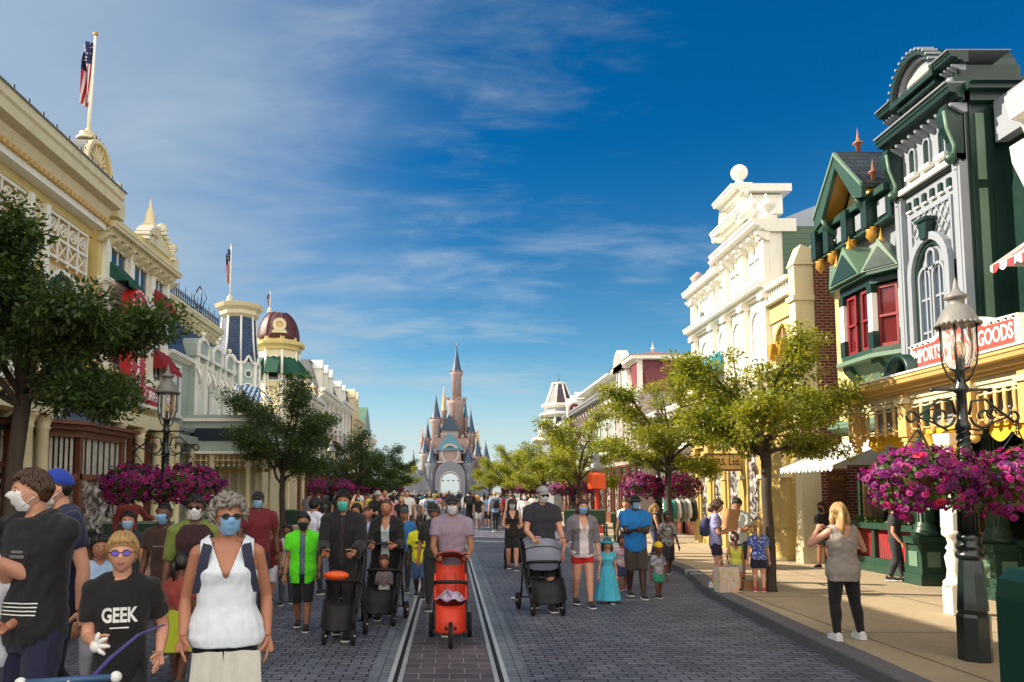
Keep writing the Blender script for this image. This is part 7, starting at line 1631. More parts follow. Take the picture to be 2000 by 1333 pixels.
    def decal(s, name, pts, fs, m, off=.005):
        'lay flat artwork (x, z) on the front of the shirt'
        V, F_ = grab(s.lastshirt); bv = BVHTree.FromPolygons([Vector(v) for v in V], F_); out = []
        for x, z in pts:
            h = bv.ray_cast(Vector((x, -1, z)), Vector((0, 1, 0)))[0]; out.append((x, (h.y if h else -.1) - off, z))
        b = MB(); b.add(out, fs, m); s.emit(name, b.mesh(name, False))
    def decal_text(s, txt, xc, zc, size, m, width=None, italic=0):
        c, f = textmesh(txt, size, 0, width, .004); n0 = len(c); s.decal('lettering', [(xc + p[0], zc + p[1]) for p in c], f, m, .006)
    def decal_bar(s, x0, x1, z0, z1, m, name='stripe'):
        n = 12; pts = [(x0 + (x1 - x0) * i / n, z) for z in (z0, z1) for i in range(n + 1)]; s.decal(name, pts, [(i, i + 1, n + 2 + i, n + 1 + i) for i in range(n)], m)
def standx(px, py_feet, py_top=None, z=0.):
    p = onZ(px, py_feet, z); h = onY(px, py_top, p.y).z - z if py_top else None; return p, h
def bydepth(px, py_top, d, z=0.):
    p = onY(px, py_top, d); return Vector((p.x, d, z)), p.z - z
V2 = (.72, .86, .06)      # tank neckline: front depth, back depth (share of torso), inner strap
G_ = 'visitors strolling along the street'
def ppl(label, at, rz=0, **k): return Person(label, at[0], rz, at[1], **k)
walk1, walk2 = {'L': (.5, -.09, 0), 'R': (.5, .1, .015)}, {'L': (.5, .1, .015), 'R': (.5, -.09, 0)}
# ---------------------------------------------------------------- foreground, left
q = ppl('man in black tee and white mask turned left, one hand raised to his chest', bydepth(78, 921, 4.5), -16, sex='m', skin='fair', hair=('brown', 'short'), lod=0, arms={'L': (-.02, -.15, .24), 'R': (.01, -.15, .22)}, fat=1.1, head=(-32, 0))
q.shirt((15, 16, 21), .27, -.03, .02); q.trousers((22, 26, 58)); q.shoes((40, 40, 42)); q.mask((226, 226, 226))
for i in range(4): q.decal_bar(-.14, .14, q.hip + (.30 - .035 * i) * q.T, q.hip + (.306 - .035 * i) * q.T + .003, 'paper_white')
q.decal_bar(-.04, .06, q.hip + .72 * q.T, q.hip + .72 * q.T + .02, 'cloth_grey', 'chest_print'); q.decal_bar(-.03, .05, q.hip + .72 * q.T + .03, q.hip + .72 * q.T + .045, 'cloth_grey', 'chest_print')
q = ppl('person in white top cut off by the left picture edge', (Vector((-2.78, 4.4, 0)), 1.66), 10, sex='f', skin='tan', hair=('brown', 'long'), lod=1, arms={'L': (.14, -.1, .12)}); q.shirt((224, 226, 232), .5, -.06, .02, flare=.1); q.trousers((70, 76, 90)); q.shoes((220, 220, 220)); q.mask((230, 230, 230))
q = ppl('man in navy tee and bright blue cap behind the man in black', bydepth(128, 922, 5.4), -50, sex='m', skin='fair', hair=('black', 'buzz'), lod=1); q.shirt((22, 30, 66), .3, -.03, .018); q.trousers((24, 26, 32)); q.shoes((40, 40, 42)); q.cap((30, 62, 170), rgb2=(30, 62, 170)); q.mask((226, 226, 230))
BOY = q = ppl('blond boy in glasses and black tee lettered GEEK holding a small white toy', bydepth(242, 1044, 4.55), 18, sex='m', skin='fair', hair=('blond', 'mop'), lod=0, arms={'R': (.07, -.17, .12), 'L': (.15, -.08, .05)}, head=(0, -4))
q.shirt((14, 14, 15), .36, -.06, .016, loose=.006); q.trousers((30, 32, 40), .55, .016, .012); q.shoes((60, 60, 64)); q.glasses('lens_purple', 'iris')
q.decal_text('GEEK', .0, q.hip + .66 * q.T, .12, 'paper_white', .2); q.decal_bar(-.05, .055, q.hip + .50 * q.T, q.hip + .50 * q.T + .008, 'paper_white', 'caption_bar')
q = ppl('grey curly haired woman in white V-neck camisole, sunglasses and blue mask', bydepth(447, 973, 4.75), 14, sex='f', skin='tan', hair=('grey', 'curly'), lod=0, head=(14, 0), arms={'R': (.14, -.06, .02), 'L': (.145, -.01, .0)}, fat=1.05)
q.shirt((222, 230, 240), 0, -.02, .02, tank=(.70, .84, .062), flare=.3, amp=.0035, name='camisole'); q.trousers((20, 22, 44), .97, .01); q.shoes((210, 210, 210)); q.mask((130, 180, 224)); q.glasses('lens_dark', 'iris'); q.pack((40, 44, 66))
# cream cardigan tied round the hips
def tied():
    b = MB(); H = q.H; m = cl((206, 204, 192)); z = q.hip - .06 * H
    for x0, w, L in ((-.055, .05, .2), (.06, .06, .26)):
        b.grid(lambda u, v: ((x0 + (u - .5) * 2 * w * (1 + .3 * v)) * H / 1., (-.088 - .008 * math.sin(u * 9 + v) - .01 * v) * H, z + .03 * H - v * L * H), 10, 10, m)
    
    b.grid(lambda u, v: ((q.hw + .04) * math.sin((u - .5) * 3) * 1.0, (q.hw * .74 + .05 + .01 * math.sin(12 * u)), z + .03 - v * .2 * H), 16, 8, m); obj('cardigan', b.mesh('cardigan'), q.root)
tied()
# ---------------------------------------------------------------- middle distance, left of the tracks
q = ppl('boy in brown tee and pale blue shorts with light blue mask', bydepth(326, 984, 8.3), -8, sex='m', skin='brown', hair=('black', 'buzz'), lod=1, legs=walk1); q.shirt((58, 34, 30), .3, -.05, .018); q.decal_bar(-.09, .09, q.hip + .7 * q.T, q.hip + .7 * q.T + .018, 'cloth_grey', 'chest_print'); q.trousers((130, 156, 204), .48, .018, .015); q.shoes((60, 60, 60)); q.mask()
q = ppl('boy with black hair and blue mask in front of the green bench', bydepth(251, 1000, 9.5), 20, sex='m', skin='tan', hair=('black', 'short'), lod=1); q.shirt((34, 36, 44)); q.trousers((34, 34, 40)); q.shoes((40, 40, 40)); q.mask((150, 190, 226))
q = ppl('man in maroon top and olive sleeves with white mask', bydepth(384, 970, 7.5), 12, sex='m', skin='brown', hair=('black', 'short'), lod=1, legs=walk2); q.shirt((112, 124, 52), .5, -.03, .014); q.shirt((52, 20, 26), 0, -.035, .024, name='vest'); q.trousers((40, 40, 48)); q.shoes((30, 30, 30)); q.mask((228, 228, 228)); q.glasses('lens_dark', 'iris')
q = ppl('man in burgundy tee, dark cap and blue mask', bydepth(505, 962, 11), 10, sex='m', skin='brown', hair=('black', 'buzz'), lod=1); q.shirt((112, 28, 38), .3, -.04, .02); q.trousers((30, 30, 40)); q.shoes((30, 30, 30)); q.mask((150, 194, 226)); q.cap((22, 24, 30))
q = ppl('child in dark red tee beside the man in burgundy', standx(527, 1183, 1022), -15, sex='m', skin='olive', hair=('black', 'short'), lod=1, legs=walk1); q.shirt((96, 16, 24), .34, -.04, .016); q.trousers((206, 204, 214), .45, .016, .012); q.shoes((30, 30, 32))
q = ppl('child in pale blue shirt low between the two men at left', bydepth(196, 1046, 6.8), 30, sex='f', skin='olive', hair=('black', 'bob'), lod=1); q.shirt((150, 176, 206), .34, -.05, .018); q.trousers((150, 150, 160)); q.shoes((200, 200, 200))
q = ppl('small child in yellow-green skirt half hidden behind the white camisole', bydepth(352, 1080, 7.0), 160, sex='f', skin='brown', hair=('black', 'pony'), lod=1); q.shirt((150, 60, 50), .3); q.skirt((170, 180, 34), .28, .17); q.shoes((60, 60, 60))
q = ppl('boy in open neon green safety vest over grey tee', standx(590, 1230, 1003), 6, sex='m', skin='olive', hair=('black', 'short'), lod=1, legs=walk1, arms={'L': (.13, .04, -.0)}); q.shirt((96, 112, 130), .3, -.02, .012); q.trousers((22, 22, 28), .55, .016, .01); q.shoes((24, 24, 26)); q.shirt((92, 230, 20), .3, -.09, .032, open_w=.04, flare=.12, name='safety_vest'); q.mask((24, 24, 28))
q = ppl('child in white tee just behind the neon vest', bydepth(562, 1024, 12), 0, sex='f', skin='brown', hair=('black', 'short'), lod=1); q.shirt((210, 208, 212)); q.trousers((70, 70, 84)); q.shoes((40, 40, 40))
q = ppl('dark haired person in white tee seen from behind near the green bench', bydepth(612, 974, 13), 150, sex='m', skin='tan', hair=('black', 'mop'), lod=1); q.shirt((218, 220, 234), .34, -.04, .02); q.trousers((50, 54, 74)); q.shoes((40, 40, 40))
q = ppl('man in black jacket and turquoise mask pushing the black pushchair', bydepth(672, 962, 9.3), 0, sex='m', skin='olive', hair=('black', 'afro'), lod=1, legs=walk1, arms={'L': (.10, -.2, .10), 'R': (.10, -.2, .10)}); q.shirt((40, 34, 36), 0, -.01, .012); q.shirt((17, 17, 22), .96, -.09, .026, open_w=.035, name='jacket'); q.trousers((20, 20, 24)); q.shoes((22, 22, 22)); q.mask((84, 190, 176))
q = ppl('woman in black cardigan and pale top, hair tied back, pushing a buggy', bydepth(756, 976, 10.7), -6, sex='f', skin='tan', hair=('brown', 'pony'), lod=1, legs=walk2, arms={'L': (.10, -.19, .12), 'R': (.10, -.19, .12)}); q.shirt((186, 204, 206), 0, 0, .012, tank=(.78, .9, .07), name='top'); q.shirt((18, 18, 20), .9, -.12, .022, open_w=.055, name='cardigan'); q.trousers((20, 20, 24)); q.shoes((22, 22, 22))
q = ppl('woman in dark maroon top carrying a baby behind the black pushchair', bydepth(698, 985, 12), -10, sex='f', skin='olive', hair=('black', 'bob'), lod=1, arms={'L': (.03, -.17, .17), 'R': (.02, -.17, .12)}); q.shirt((70, 26, 30), .6); q.trousers((40, 40, 50)); q.shoes((30, 30, 30))
bp, _ = bydepth(715, 998, 11.7); q = Person('baby in pale blue shirt carried in arms', Vector((bp.x, 11.72, 0)), 35, .74, 'm', 'tan', ('brown', 'buzz'), 1, hipz=1.17 - .36 + .34, legs={'L': (.9, -.12, 1.38), 'R': (.9, -.12, 1.38)}); q.shirt((170, 190, 232), .4); q.trousers((160, 170, 200)); 
q = ppl('boy in bright yellow tee and denim shorts', standx(820, 1168, 1010), 0, sex='m', skin='dark', hair=('black', 'buzz'), lod=1, legs=walk1); q.shirt((216, 212, 30), .36, -.06, .018); q.decal_bar(-.07, .07, q.hip + .64 * q.T, q.hip + .74 * q.T, 'cloth_char', 'chest_print'); q.decal_bar(-.08, .08, q.hip + .44 * q.T, q.hip + .5 * q.T, 'cloth_char'); q.trousers((62, 92, 138), .52, .018, .012); q.shoes((22, 22, 24))
q = ppl('man in lilac tee and dark cap pushing the red pushchair', bydepth(883, 970, 9.6), 0, sex='m', skin='olive', hair=('black', 'buzz'), lod=1, legs=walk2, arms={'L': (.115, -.17, .08), 'R': (.115, -.17, .08)}); q.shirt((150, 132, 150), .3, -.03, .02); q.trousers((26, 26, 30)); q.shoes((40, 40, 40)); q.cap((24, 26, 34)); q.mask((226, 226, 230))
q = ppl('person in wide dark hat at the shoulder of the man in lilac', bydepth(848, 986, 11.5), 0, sex='f', skin='tan', hair=('black', 'bob'), lod=1); q.shirt((40, 42, 44), .4); q.trousers((34, 34, 38)); q.shoes((30, 30, 30)); q.cap((36, 40, 40), 'round')
q = ppl('person in blue tee and dark cap behind the boy in yellow', bydepth(790, 992, 13.5), 0, sex='m', skin='tan', hair=('black', 'buzz'), lod=1); q.shirt((36, 110, 170), .3); q.trousers((40, 40, 48)); q.shoes((40, 40, 40)); q.cap((60, 60, 66))
# ---------------------------------------------------------------- right of the tracks
q = ppl('woman in black tank top and brown cap pushing a dark buggy', bydepth(1000, 976, 17.2), 0, sex='f', skin='fair', hair=('black', 'long'), lod=1, arms={'L': (.1, -.17, .12), 'R': (.1, -.17, .12)}); q.shirt((40, 34, 32), 0, -.03, .018, tank=V2); q.trousers((34, 32, 34), .4, .016, .01); q.shoes((40, 40, 40)); q.mask((190, 214, 220)); q.cap((74, 56, 44))
q = ppl('tall man in dark tee, grey cap and sunglasses pushing the grey pram', bydepth(1058, 952, 11.4), 8, sex='m', skin='fair', hair=('brown', 'buzz'), lod=1, fat=1.12, legs=walk1, head=(10, 8), arms={'L': (.12, -.18, .09), 'R': (.12, -.18, .09)}); q.shirt((42, 42, 52), .3, -.03, .022); q.trousers((34, 34, 40), .5, .018, .01); q.shoes((50, 50, 50)); q.mask((214, 220, 222)); q.cap((150, 152, 156)); q.glasses('lens_dark', 'iris')
q = ppl('woman in white vest top and red shorts with grey shirt open over it', standx(1139, 1185, 977), 4, sex='f', skin='fair', hair=('brown', 'long'), lod=1, legs=walk1, arms={'R': (.2, -.04, .0)}); q.shirt((216, 206, 206), 0, -.04, .018, tank=V2, flare=.1, name='vest_top'); q.shirt((120, 112, 120), .6, -.02, .03, open_w=.07, name='open_shirt'); q.trousers((186, 18, 24), .2, .014, .008); q.shoes((24, 24, 26)); q.mask((130, 170, 220))
q = ppl('small girl in long turquoise dress and turquoise hat', standx(1187, 1178, 1050), 0, sex='f', skin='fair', hair=('brown', 'long'), lod=1); q.shirt((80, 180, 204), .1, .0, .014, name='bodice'); q.skirt((70, 178, 206), .05, .2, .4, 'dress'); q.shoes((40, 40, 44)); q.cap((40, 150, 170), 'round')
q = ppl('man in bright blue tee, dark cap and blue mask holding a phone', standx(1243, 1168, 968), 0, sex='m', skin='dark', hair=('black', 'buzz'), lod=1, fat=1.1, arms={'L': (.05, -.19, .17), 'R': (.05, -.19, .17)}); q.shirt((18, 116, 190), .34, -.05, .024); q.trousers((62, 54, 44), .5, .022, .014); q.shoes((20, 20, 22)); q.mask((150, 196, 226)); q.cap((16, 16, 18), 'round')
q = ppl('small child in yellow cap and green shorts', standx(1286, 1168, 1060), 20, sex='m', skin='brown', hair=('black', 'buzz'), lod=1); q.shirt((110, 110, 128), .36, -.05, .016, kind='print', rgb2=(150, 140, 150)); q.trousers((40, 140, 110), .42, .018, .012); q.shoes((24, 24, 24)); q.cap((236, 190, 20), rgb2=(220, 150, 20))
q = ppl('child in pink patterned top between the turquoise dress and the blue tee', standx(1216, 1152, 1046), 0, sex='f', skin='olive', hair=('brown', 'bob'), lod=1); q.shirt((190, 140, 160), .36, -.05, .018, kind='print', rgb2=(220, 200, 210)); q.trousers((60, 70, 110), .5, .016, .01); q.shoes((150, 40, 50))
q = ppl('person in patterned grey top directly behind the child in the yellow cap', standx(1305, 1120, 1000), 10, sex='f', skin='brown', hair=('black', 'bob'), lod=1); q.shirt((90, 84, 90), .4, -.05, .018, kind='print', rgb2=(150, 140, 140)); q.trousers((40, 36, 40), .6, .018, .01); q.shoes((30, 30, 30))
q = ppl('woman in lilac tee and dark shorts opening a brown paper bag', standx(1400, 1148, 977, .12), 72, sex='f', skin='fair', hair=('brown', 'bob'), lod=1, arms={'L': (.05, -.19, .2), 'R': (.06, -.17, .17)}, head=(0, 14)); q.shirt((150, 150, 196), .3, -.02, .016); q.trousers((40, 34, 56), .26, .014, .012); q.shoes((200, 204, 214)); q.pack((44, 48, 84))
q = ppl('man in white polo shirt looking down at his shopping', standx(1444, 1136, 974, .12), -20, sex='m', skin='tan', hair=('black', 'short'), lod=1, head=(0, 20), arms={'L': (.06, -.2, .13), 'R': (.06, -.2, .13)}); q.shirt((206, 212, 206), .36, -.04, .022); q.trousers((50, 62, 52), .5, .02, .012); q.shoes((60, 50, 40))
q = ppl('small girl in yellow top and pale shorts seen from behind', standx(1438, 1156, 1040, .12), 170, sex='f', skin='tan', hair=('brown', 'pony'), lod=1, arms={'L': (.13, .03, .06)}); q.shirt((200, 200, 80), .0, -.02, .014, tank=V2, name='top'); q.trousers((168, 172, 180), .3, .016, .014, kind='print', rgb2=(90, 100, 120)); q.shoes((60, 50, 50))
q = ppl('blonde girl in blue dotted top and navy shorts leaning to the tree', standx(1484, 1157, 1018, .12), 165, sex='f', skin='fair', hair=('blond', 'long'), lod=1); q.shirt((58, 78, 150), .3, -.02, .016, 'dots', (210, 214, 230)); q.trousers((28, 30, 56), .3, .016, .012); q.shoes((190, 60, 70))
q = ppl('woman in grey satin camisole and black leggings seen from behind on the kerb', standx(1652, 1250, 984, .124), 178, sex='f', skin='fair', hair=('blond', 'long'), lod=0, arms={'L': (.11, -.15, .3), 'R': (.12, -.14, .26)}, legs={'L': (.75, .03, 0), 'R': (1.25, -.02, 0)}, head=(-12, 4)); q.shirt((150, 140, 132), 0, -.06, .022, tank=(.8, .83, .07), flare=.14, amp=.009, name='camisole'); q.trousers((14, 14, 16), .98, .006); q.shoes((214, 214, 216))
q = ppl('dark haired woman in black dress behind the woman in grey', standx(1612, 1110, 982, .12), -60, sex='f', skin='tan', hair=('brown', 'bob'), lod=1); q.shirt((20, 18, 20), .3, 0, .016); q.skirt((20, 18, 20), .36, .13); q.shoes((30, 30, 30)); q.mask((40, 40, 40))
q = ppl('person in dark shirt leaning on the green pedestal beside the bunting', (Vector((8.35, 13.98, .12)), 1.5), 60, sex='f', skin='fair', hair=('brown', 'short'), lod=1, arms={'R': (.14, -.06, .0)}); q.shirt((40, 40, 44), .3); q.trousers((36, 36, 44)); q.shoes((30, 30, 30))
q = ppl('man in maroon uniform reaching sideways by the bay window', bydepth(254, 962, 15.5, .12), 40, sex='m', skin='tan', hair=('black', 'short'), lod=1, arms={'L': (.27, -.1, .17)}); q.shirt((106, 28, 30), .96, -.03, .016); q.trousers((40, 36, 40)); q.shoes((30, 30, 30))
q = ppl('man in white tee with black bag strap near the second lamp', bydepth(1222, 976, 18.5, .12), -20, sex='m', skin='fair', hair=('brown', 'short'), lod=1); q.shirt((226, 224, 218), .34); q.pack((26, 26, 28), False, 'bag_strap'); q.trousers((60, 60, 66)); q.shoes((60, 60, 60))
q = ppl('woman in sleeveless black top close to the clothes rack', bydepth(1276, 985, 19.5, .12), 90, sex='f', skin='fair', hair=('blond', 'long'), lod=1); q.shirt((24, 24, 26), 0, -.02, .016, tank=V2); q.trousers((50, 60, 90)); q.shoes((60, 60, 60))
# ---------------------------------------------------------------- distant crowd: single-mesh figures sharing eight builds
def proto(H, sex, hairst, top, bot, legs, arms=None, rz=0, extra=None, skin='fair'):
    p = Person('x', Vector(), 0, H, sex, skin, ('brown', hairst), 2, arms=arms, legs=legs, root=False)
    p.shirt((120, 120, 121), *top); 
    if bot == 'skirt': p.skirt((120, 120, 122), .3, .14)
    else: p.trousers((120, 120, 122), bot, .014, .008)
    p.shoes((60, 60, 62))
    if extra == 'pack': p.pack((40, 42, 46))
    if extra == 'hat': p.cap((180, 174, 160), 'round')
    if extra == 'mask': p.mask((200, 214, 226))
    bm = bmesh.new(); mats = []
    for me in p.merge:
        n0 = len(bm.faces); bm.from_mesh(me); bm.faces.ensure_lookup_table(); mp = []
        for m in me.materials:
            if m not in mats: mats.append(m)
            mp.append(mats.index(m))
        for f in bm.faces[n0:]: f.material_index = mp[f.material_index] if mp else 0
    me = bpy.data.meshes.new('person'); bm.to_mesh(me); bm.free()
    for m in mats: me.materials.append(m)
    for f in me.polygons: f.use_smooth = True
    me['slots'] = [m.name for m in mats]; return me
w1 = {'L': (.5, -.1, 0), 'R': (.5, .12, .02)}; w2 = {'L': (.5, .12, .02), 'R': (.5, -.1, 0)}
PR = [proto(1.76, 'm', 'short', (.3,), .5, w1), proto(1.66, 'f', 'long', (.22,), .4, w2), proto(1.78, 'm', 'short', (.3,), .97, w2, None, 0, 'pack'), proto(1.64, 'f', 'bob', (.3,), 'skirt', w1), proto(1.3, 'm', 'short', (.34,), .5, w1), proto(1.68, 'f', 'long', (.6,), .97, w1, None, 0, 'mask'), proto(1.75, 'm', 'short', (.3,), .97, w1, {'L': (.08, -.18, .15), 'R': (.08, -.18, .15)}, 0, 'hat'), proto(1.62, 'f', 'pony', (.1,), .5, w2, None, 0, 'mask')]
KIND = ['person in shorts', 'long-haired person', 'person with backpack', 'person in skirt', 'child', 'masked person in long sleeves', 'sun-hatted person', 'ponytailed masked person']
TOPS = [('white', (224, 222, 220)), ('black', (24, 24, 26)), ('red', (170, 34, 40)), ('pale blue', (140, 170, 206)), ('navy', (32, 38, 72)), ('grey', (120, 122, 126)), ('pink', (206, 140, 150)), ('yellow', (206, 180, 60)), ('teal', (40, 120, 120)), ('beige', (190, 170, 140))]
BOTS = [('dark', (34, 36, 42)), ('denim', (64, 84, 120)), ('white', (200, 198, 194)), ('khaki', (120, 108, 84))]
rs = random.Random(77); used = {}
def far(px, d, py=None, kind=None, top=None, bot=None, rz=None, z=0., note=''):
    x = (px - XV) * d * math.cos(PIT) / FPX; k = rs.randrange(8) if kind is None else kind; t = TOPS[rs.randrange(10) if top is None else top]; b = BOTS[rs.randrange(4) if bot is None else bot]
    o = bpy.data.objects.new('person', PR[k]); COL.objects.link(o); o.location = (x, d, z); away = rs.random() < .45 if rz is None else rz > 90; o.rotation_euler = (0, 0, R(rs.gauss(180 if away else 0, 25) if rz is None else rz)); s_ = rs.uniform(.94, 1.05); o.scale = (s_, s_, s_)
    sk, hr = rs.choice(['skin_fair', 'skin_tan', 'skin_olive', 'skin_brown']), rs.choice(['hair_black', 'hair_brown', 'hair_blond', 'hair_brown'])
    for i, nm in enumerate(PR[k]['slots']):
        m = None
        if nm == cl((120, 120, 121)): m = cl(t[1])
        elif nm == cl((120, 120, 122)): m = cl(b[1])
        elif nm.startswith('skin_'): m = sk
        elif nm.startswith('hair_'): m = hr
        if m: o.material_slots[i].link = 'OBJECT'; o.material_slots[i].material = MATS[m]
    key = (k, t[0], b[0], away); used[key] = used.get(key, 0) + 1
    side = 'left' if px < 840 else ('centre' if px < 905 else 'right')
    dist = 'mid street' if d < 34 else ('far crowd' if d < 55 else ('before castle' if d < 90 else 'near gate'))
    lab = KIND[k] + ', ' + t[0] + ' top' + ('' if k == 5 else ', ' + b[0] + (' skirt' if k == 3 else ' bottoms')) + (', back turned' if away else '') + ', ' + side + ' ' + dist
    tag(o, lab, 'person', 'distant crowd towards the castle'); LABS.setdefault(lab, []).append((o, px, d))
LABS = {}
for a in ((917, 36, None, 2, 1, 0, 175), (934, 35, None, 1, 1, 2, 0), (952, 37, None, 7, 3, 0, 170), (967, 33, None, 2, 3, 0, 185), (978, 39, None, 0, 2, 0, 180), (1024, 26, None, 5, 0, 1, 0), (832, 31, None, 0, 0, 0, 180), (812, 44, None, 6, 1, 0, 175), (604, 24, None, 0, 5, 0, 160, .12), (620, 25, None, 5, 1, 0, 20, .12), (660, 30, None, 3, 1, 0, 10, .12), (752, 28, None, 0, 6, 1, 10), (766, 30, None, 1, 0, 0, -10), (738, 22, None, 6, 1, 0, 15), (784, 24, None, 1, 1, 0, 0), (795, 27, None, 0, 0, 0, 0)): far(*a)
for i in range(34): far(rs.uniform(690, 845), rs.uniform(27, 52))
for i in range(26): far(rs.uniform(850, 1010), rs.uniform(48, 84))
for i in range(22): far(rs.uniform(770, 980), rs.uniform(70, 130))
for i in range(14): far(rs.uniform(640, 760), rs.uniform(36, 60))
for i in range(10): far(rs.uniform(985, 1075), rs.uniform(34, 60))
for lab, L in LABS.items():          # tell look-alikes apart by what they walk beside
    if len(L) > 1:
        L.sort(key=lambda q: q[1]); n = len(L); w = ['leftmost', 'second from left', 'third from left', 'fourth from left', 'fifth from left', 'sixth from left']
        for i, (o, px, d) in enumerate(L): o['label'] = lab + ', ' + (w[i] if n > 2 else ('leftmost' if i == 0 else 'rightmost'))
# ================================================================== pushchairs and bags
def wheel(r, x, y, rad, w, fork=None):
    b = MB(); b.lathe([(rad * .3, -w * .3), (rad * .82, -w * .3), (rad * .82, w * .3), (rad * .3, w * .3)], (x, y, rad), 'cloth_char', 14, 0)
    for k in range(6): t = pi * k / 3; b.tube([(x, y, rad), (x, y + rad * .85 * math.cos(t), rad + rad * .85 * math.sin(t))], rad * .06, 'chrome', 5)
    b.lathe([(.001, -w * .7), (rad * .16, -w * .6), (rad * .16, w * .6), (.001, w * .7)], (x, y, rad), 'chrome', 10, 0); o = b.build('wheel', r)
    t = MB(); t.lathe([(rad * .8, -w * .4), (rad * .92, -w * .5), (rad, -w * .25), (rad, w * .25), (rad * .92, w * .5), (rad * .8, w * .4), (rad * .8, -w * .4)], (x, y, rad), 'rubber', 20, 0, caps=False); t.build('tyre', o)
def pushchair(label, loc, rz, body, canopy, three=False, cover=1.0, W_=.26, hz=1.05, s=1., seatback=True, frame='iron', load=None, hooded=False):
    r = thing('pushchair', label, 'pushchair', loc, R(rz), 'pushchairs on the street'); r.scale = (s, s, s)
    f = MB()
    for x in (-W_, W_):
        f.tube([(x, .42, hz), (x, .36, hz - .08), (x, .02, .52), (x * (.25 if three else .95), -.34, .2)], .016, frame, 7); f.tube([(x, .3, .16), (x, .12, .66)], .015, frame, 7)
    f.tube([(-W_, .42, hz), (W_, .42, hz)], .021, 'rubber', 8); f.tube([(-W_, .3, .17), (W_, .3, .17)], .012, frame, 6); f.build('frame', r)
    if three: wheel(r, 0, -.42, .15, .05)
    else:
        for x in (-W_ * .85, W_ * .85): wheel(r, x, -.36, .1, .045)
    for x in (-W_ - .04, W_ + .04): wheel(r, x, .3, .15 if three else .12, .05)
    b = MB(); w = W_ * .92
    def seat(u, v):      # padded sling from headrest to footwell
        pr = [(.26, hz - .12), (.2, .74), (.12, .5), (.02, .44), (-.18, .44), (-.3, .3), (-.34, .16)]; t = v * (len(pr) - 1); i = min(int(t), len(pr) - 2); q = t - i; y = pr[i][0] + (pr[i + 1][0] - pr[i][0]) * q; z = pr[i][1] + (pr[i + 1][1] - pr[i][1]) * q
        x = (u - .5) * 2; return (x * w, y - .12 * abs(x) ** 3, z + .06 * abs(x) ** 4)
    b.grid(seat, 14, 24, body); b.grid(lambda u, v: (Vector(seat(u, v)) + Vector((0, .03, -.02))), 14, 24, body)
    for x in (-w, w): b.prism([(.26, hz - .15), (-.02, .78), (-.2, .62), (-.22, .4), (.05, .4), (.2, .6)], x - .012, x + .012, body, 0)
    b.build('seat', r)
    tr = MB()
    for u in (0, 1): tr.tube([Vector(seat(u, v / 12)) + Vector((0, -.01, .006)) for v in range(13)], .014, 'rubber', 6)
    tr.tube([Vector(seat(.06 + .88 * u / 10, .62)) + Vector((0, -.012, .006)) for u in range(11)], .01, 'rubber', 5); tr.build('piping', r)
    h_ = MB()
    for x in (-.06, .06): h_.tube([Vector(seat(.5 + x / 2 / w, v)) + Vector((0, -.012, .004)) for v in (.12, .22, .32, .42, .5)], .013, 'cloth_grey', 5, flat=.4)
    h_.tube([Vector(seat(u, .4)) + Vector((0, -.014, .004)) for u in (.2, .35, .5, .65, .8)], .012, 'cloth_grey', 5); h_.build('harness', r)
    pk = MB(); pk.box(-w * .7, w * .7, .3, .4, hz - .38, hz - .16, 'rubber'); pk.build('back_pouch', r)
    a = MB(); a.tube([(-w - .01, .1, .66), (-w, -.16, .72), (-w * .6, -.26, .735), (w * .6, -.26, .735), (w, -.16, .72), (w + .01, .1, .66)], .022, 'rubber', 8); a.build('bumper_bar', r)
    c = MB(); y0 = .16; A0, A1 = R(100), R(100) + R(105) * cover
    def can(u, v):
        t = A0 - (A1 - R(100)) * v if 0 else R(30) + (R(35) + R(115) * cover) * v; x = (u - .5) * 2; rr = .34 * (1 - .25 * abs(x) ** 3) + .012 * abs(math.sin(v * 3 * pi)); return (x * (w + .02), y0 + rr * math.cos(t) * 1.0, hz - .3 + rr * math.sin(t) * 1.05)
    c.grid(can, 14, 18, canopy)
    for v in (.34, .67, 1.): c.tube([Vector(can(u / 14, v)) for u in range(15)], .009, 'iron', 5)
    c.build('canopy', r)
    k = MB(); k.grid(lambda u, v: ((u - .5) * 2 * w * .85, -.1 + .36 * v, .2 + .1 * abs(2 * u - 1) ** 3 + .08 * abs(2 * v - 1) ** 3), 10, 8, 'rubber'); k.build('basket', r)
    if load: load(r)
    return r
mat('stroller_red', (206, 58, 30), .6, .12, 4, .2, 120); mat('stroller_black', (26, 26, 29), .7, .2, 4, .2, 120); mat('stroller_grey', (128, 132, 150), .7, .12, 4, .2, 120)
def blanket(r):
    b = MB(); b.grid(lambda u, v: ((u - .5) * .34, -.24 + .3 * v + .02 * math.sin(9 * u), .52 + .1 * math.sin(pi * u) * math.sin(pi * min(1, v * 1.1)) + .02 * math.sin(13 * u + 7 * v)), 14, 12, cl((150, 120, 160), 'print', (200, 190, 210))); b.build('blanket', r)
p = onZ(880, 1272, 0); pushchair('red and orange three-wheeled pushchair between the tram rails', (p.x, p.y + .55, 0), 0, 'stroller_red', 'stroller_red', True, .3, .2, 1.0, 1.0, load=blanket)
p = onZ(660, 1262, 0); pushchair('narrow black pushchair with orange bag under the man in black jacket', (p.x, p.y + .42, 0), 0, 'stroller_black', 'stroller_black', False, .5, .2, 1.02)
ob = MB(); ob.sphere((0, 0, 0), .1, 'orange_machine', 14, 9, (1.5, .7, .55)); o = ob.build('bag'); o.location = (onY(660, 1120, 8.75).x, 8.62, onY(660, 1122, 8.75).z); tag(o, 'small orange bag lying on top of the narrow black pushchair', 'bag')
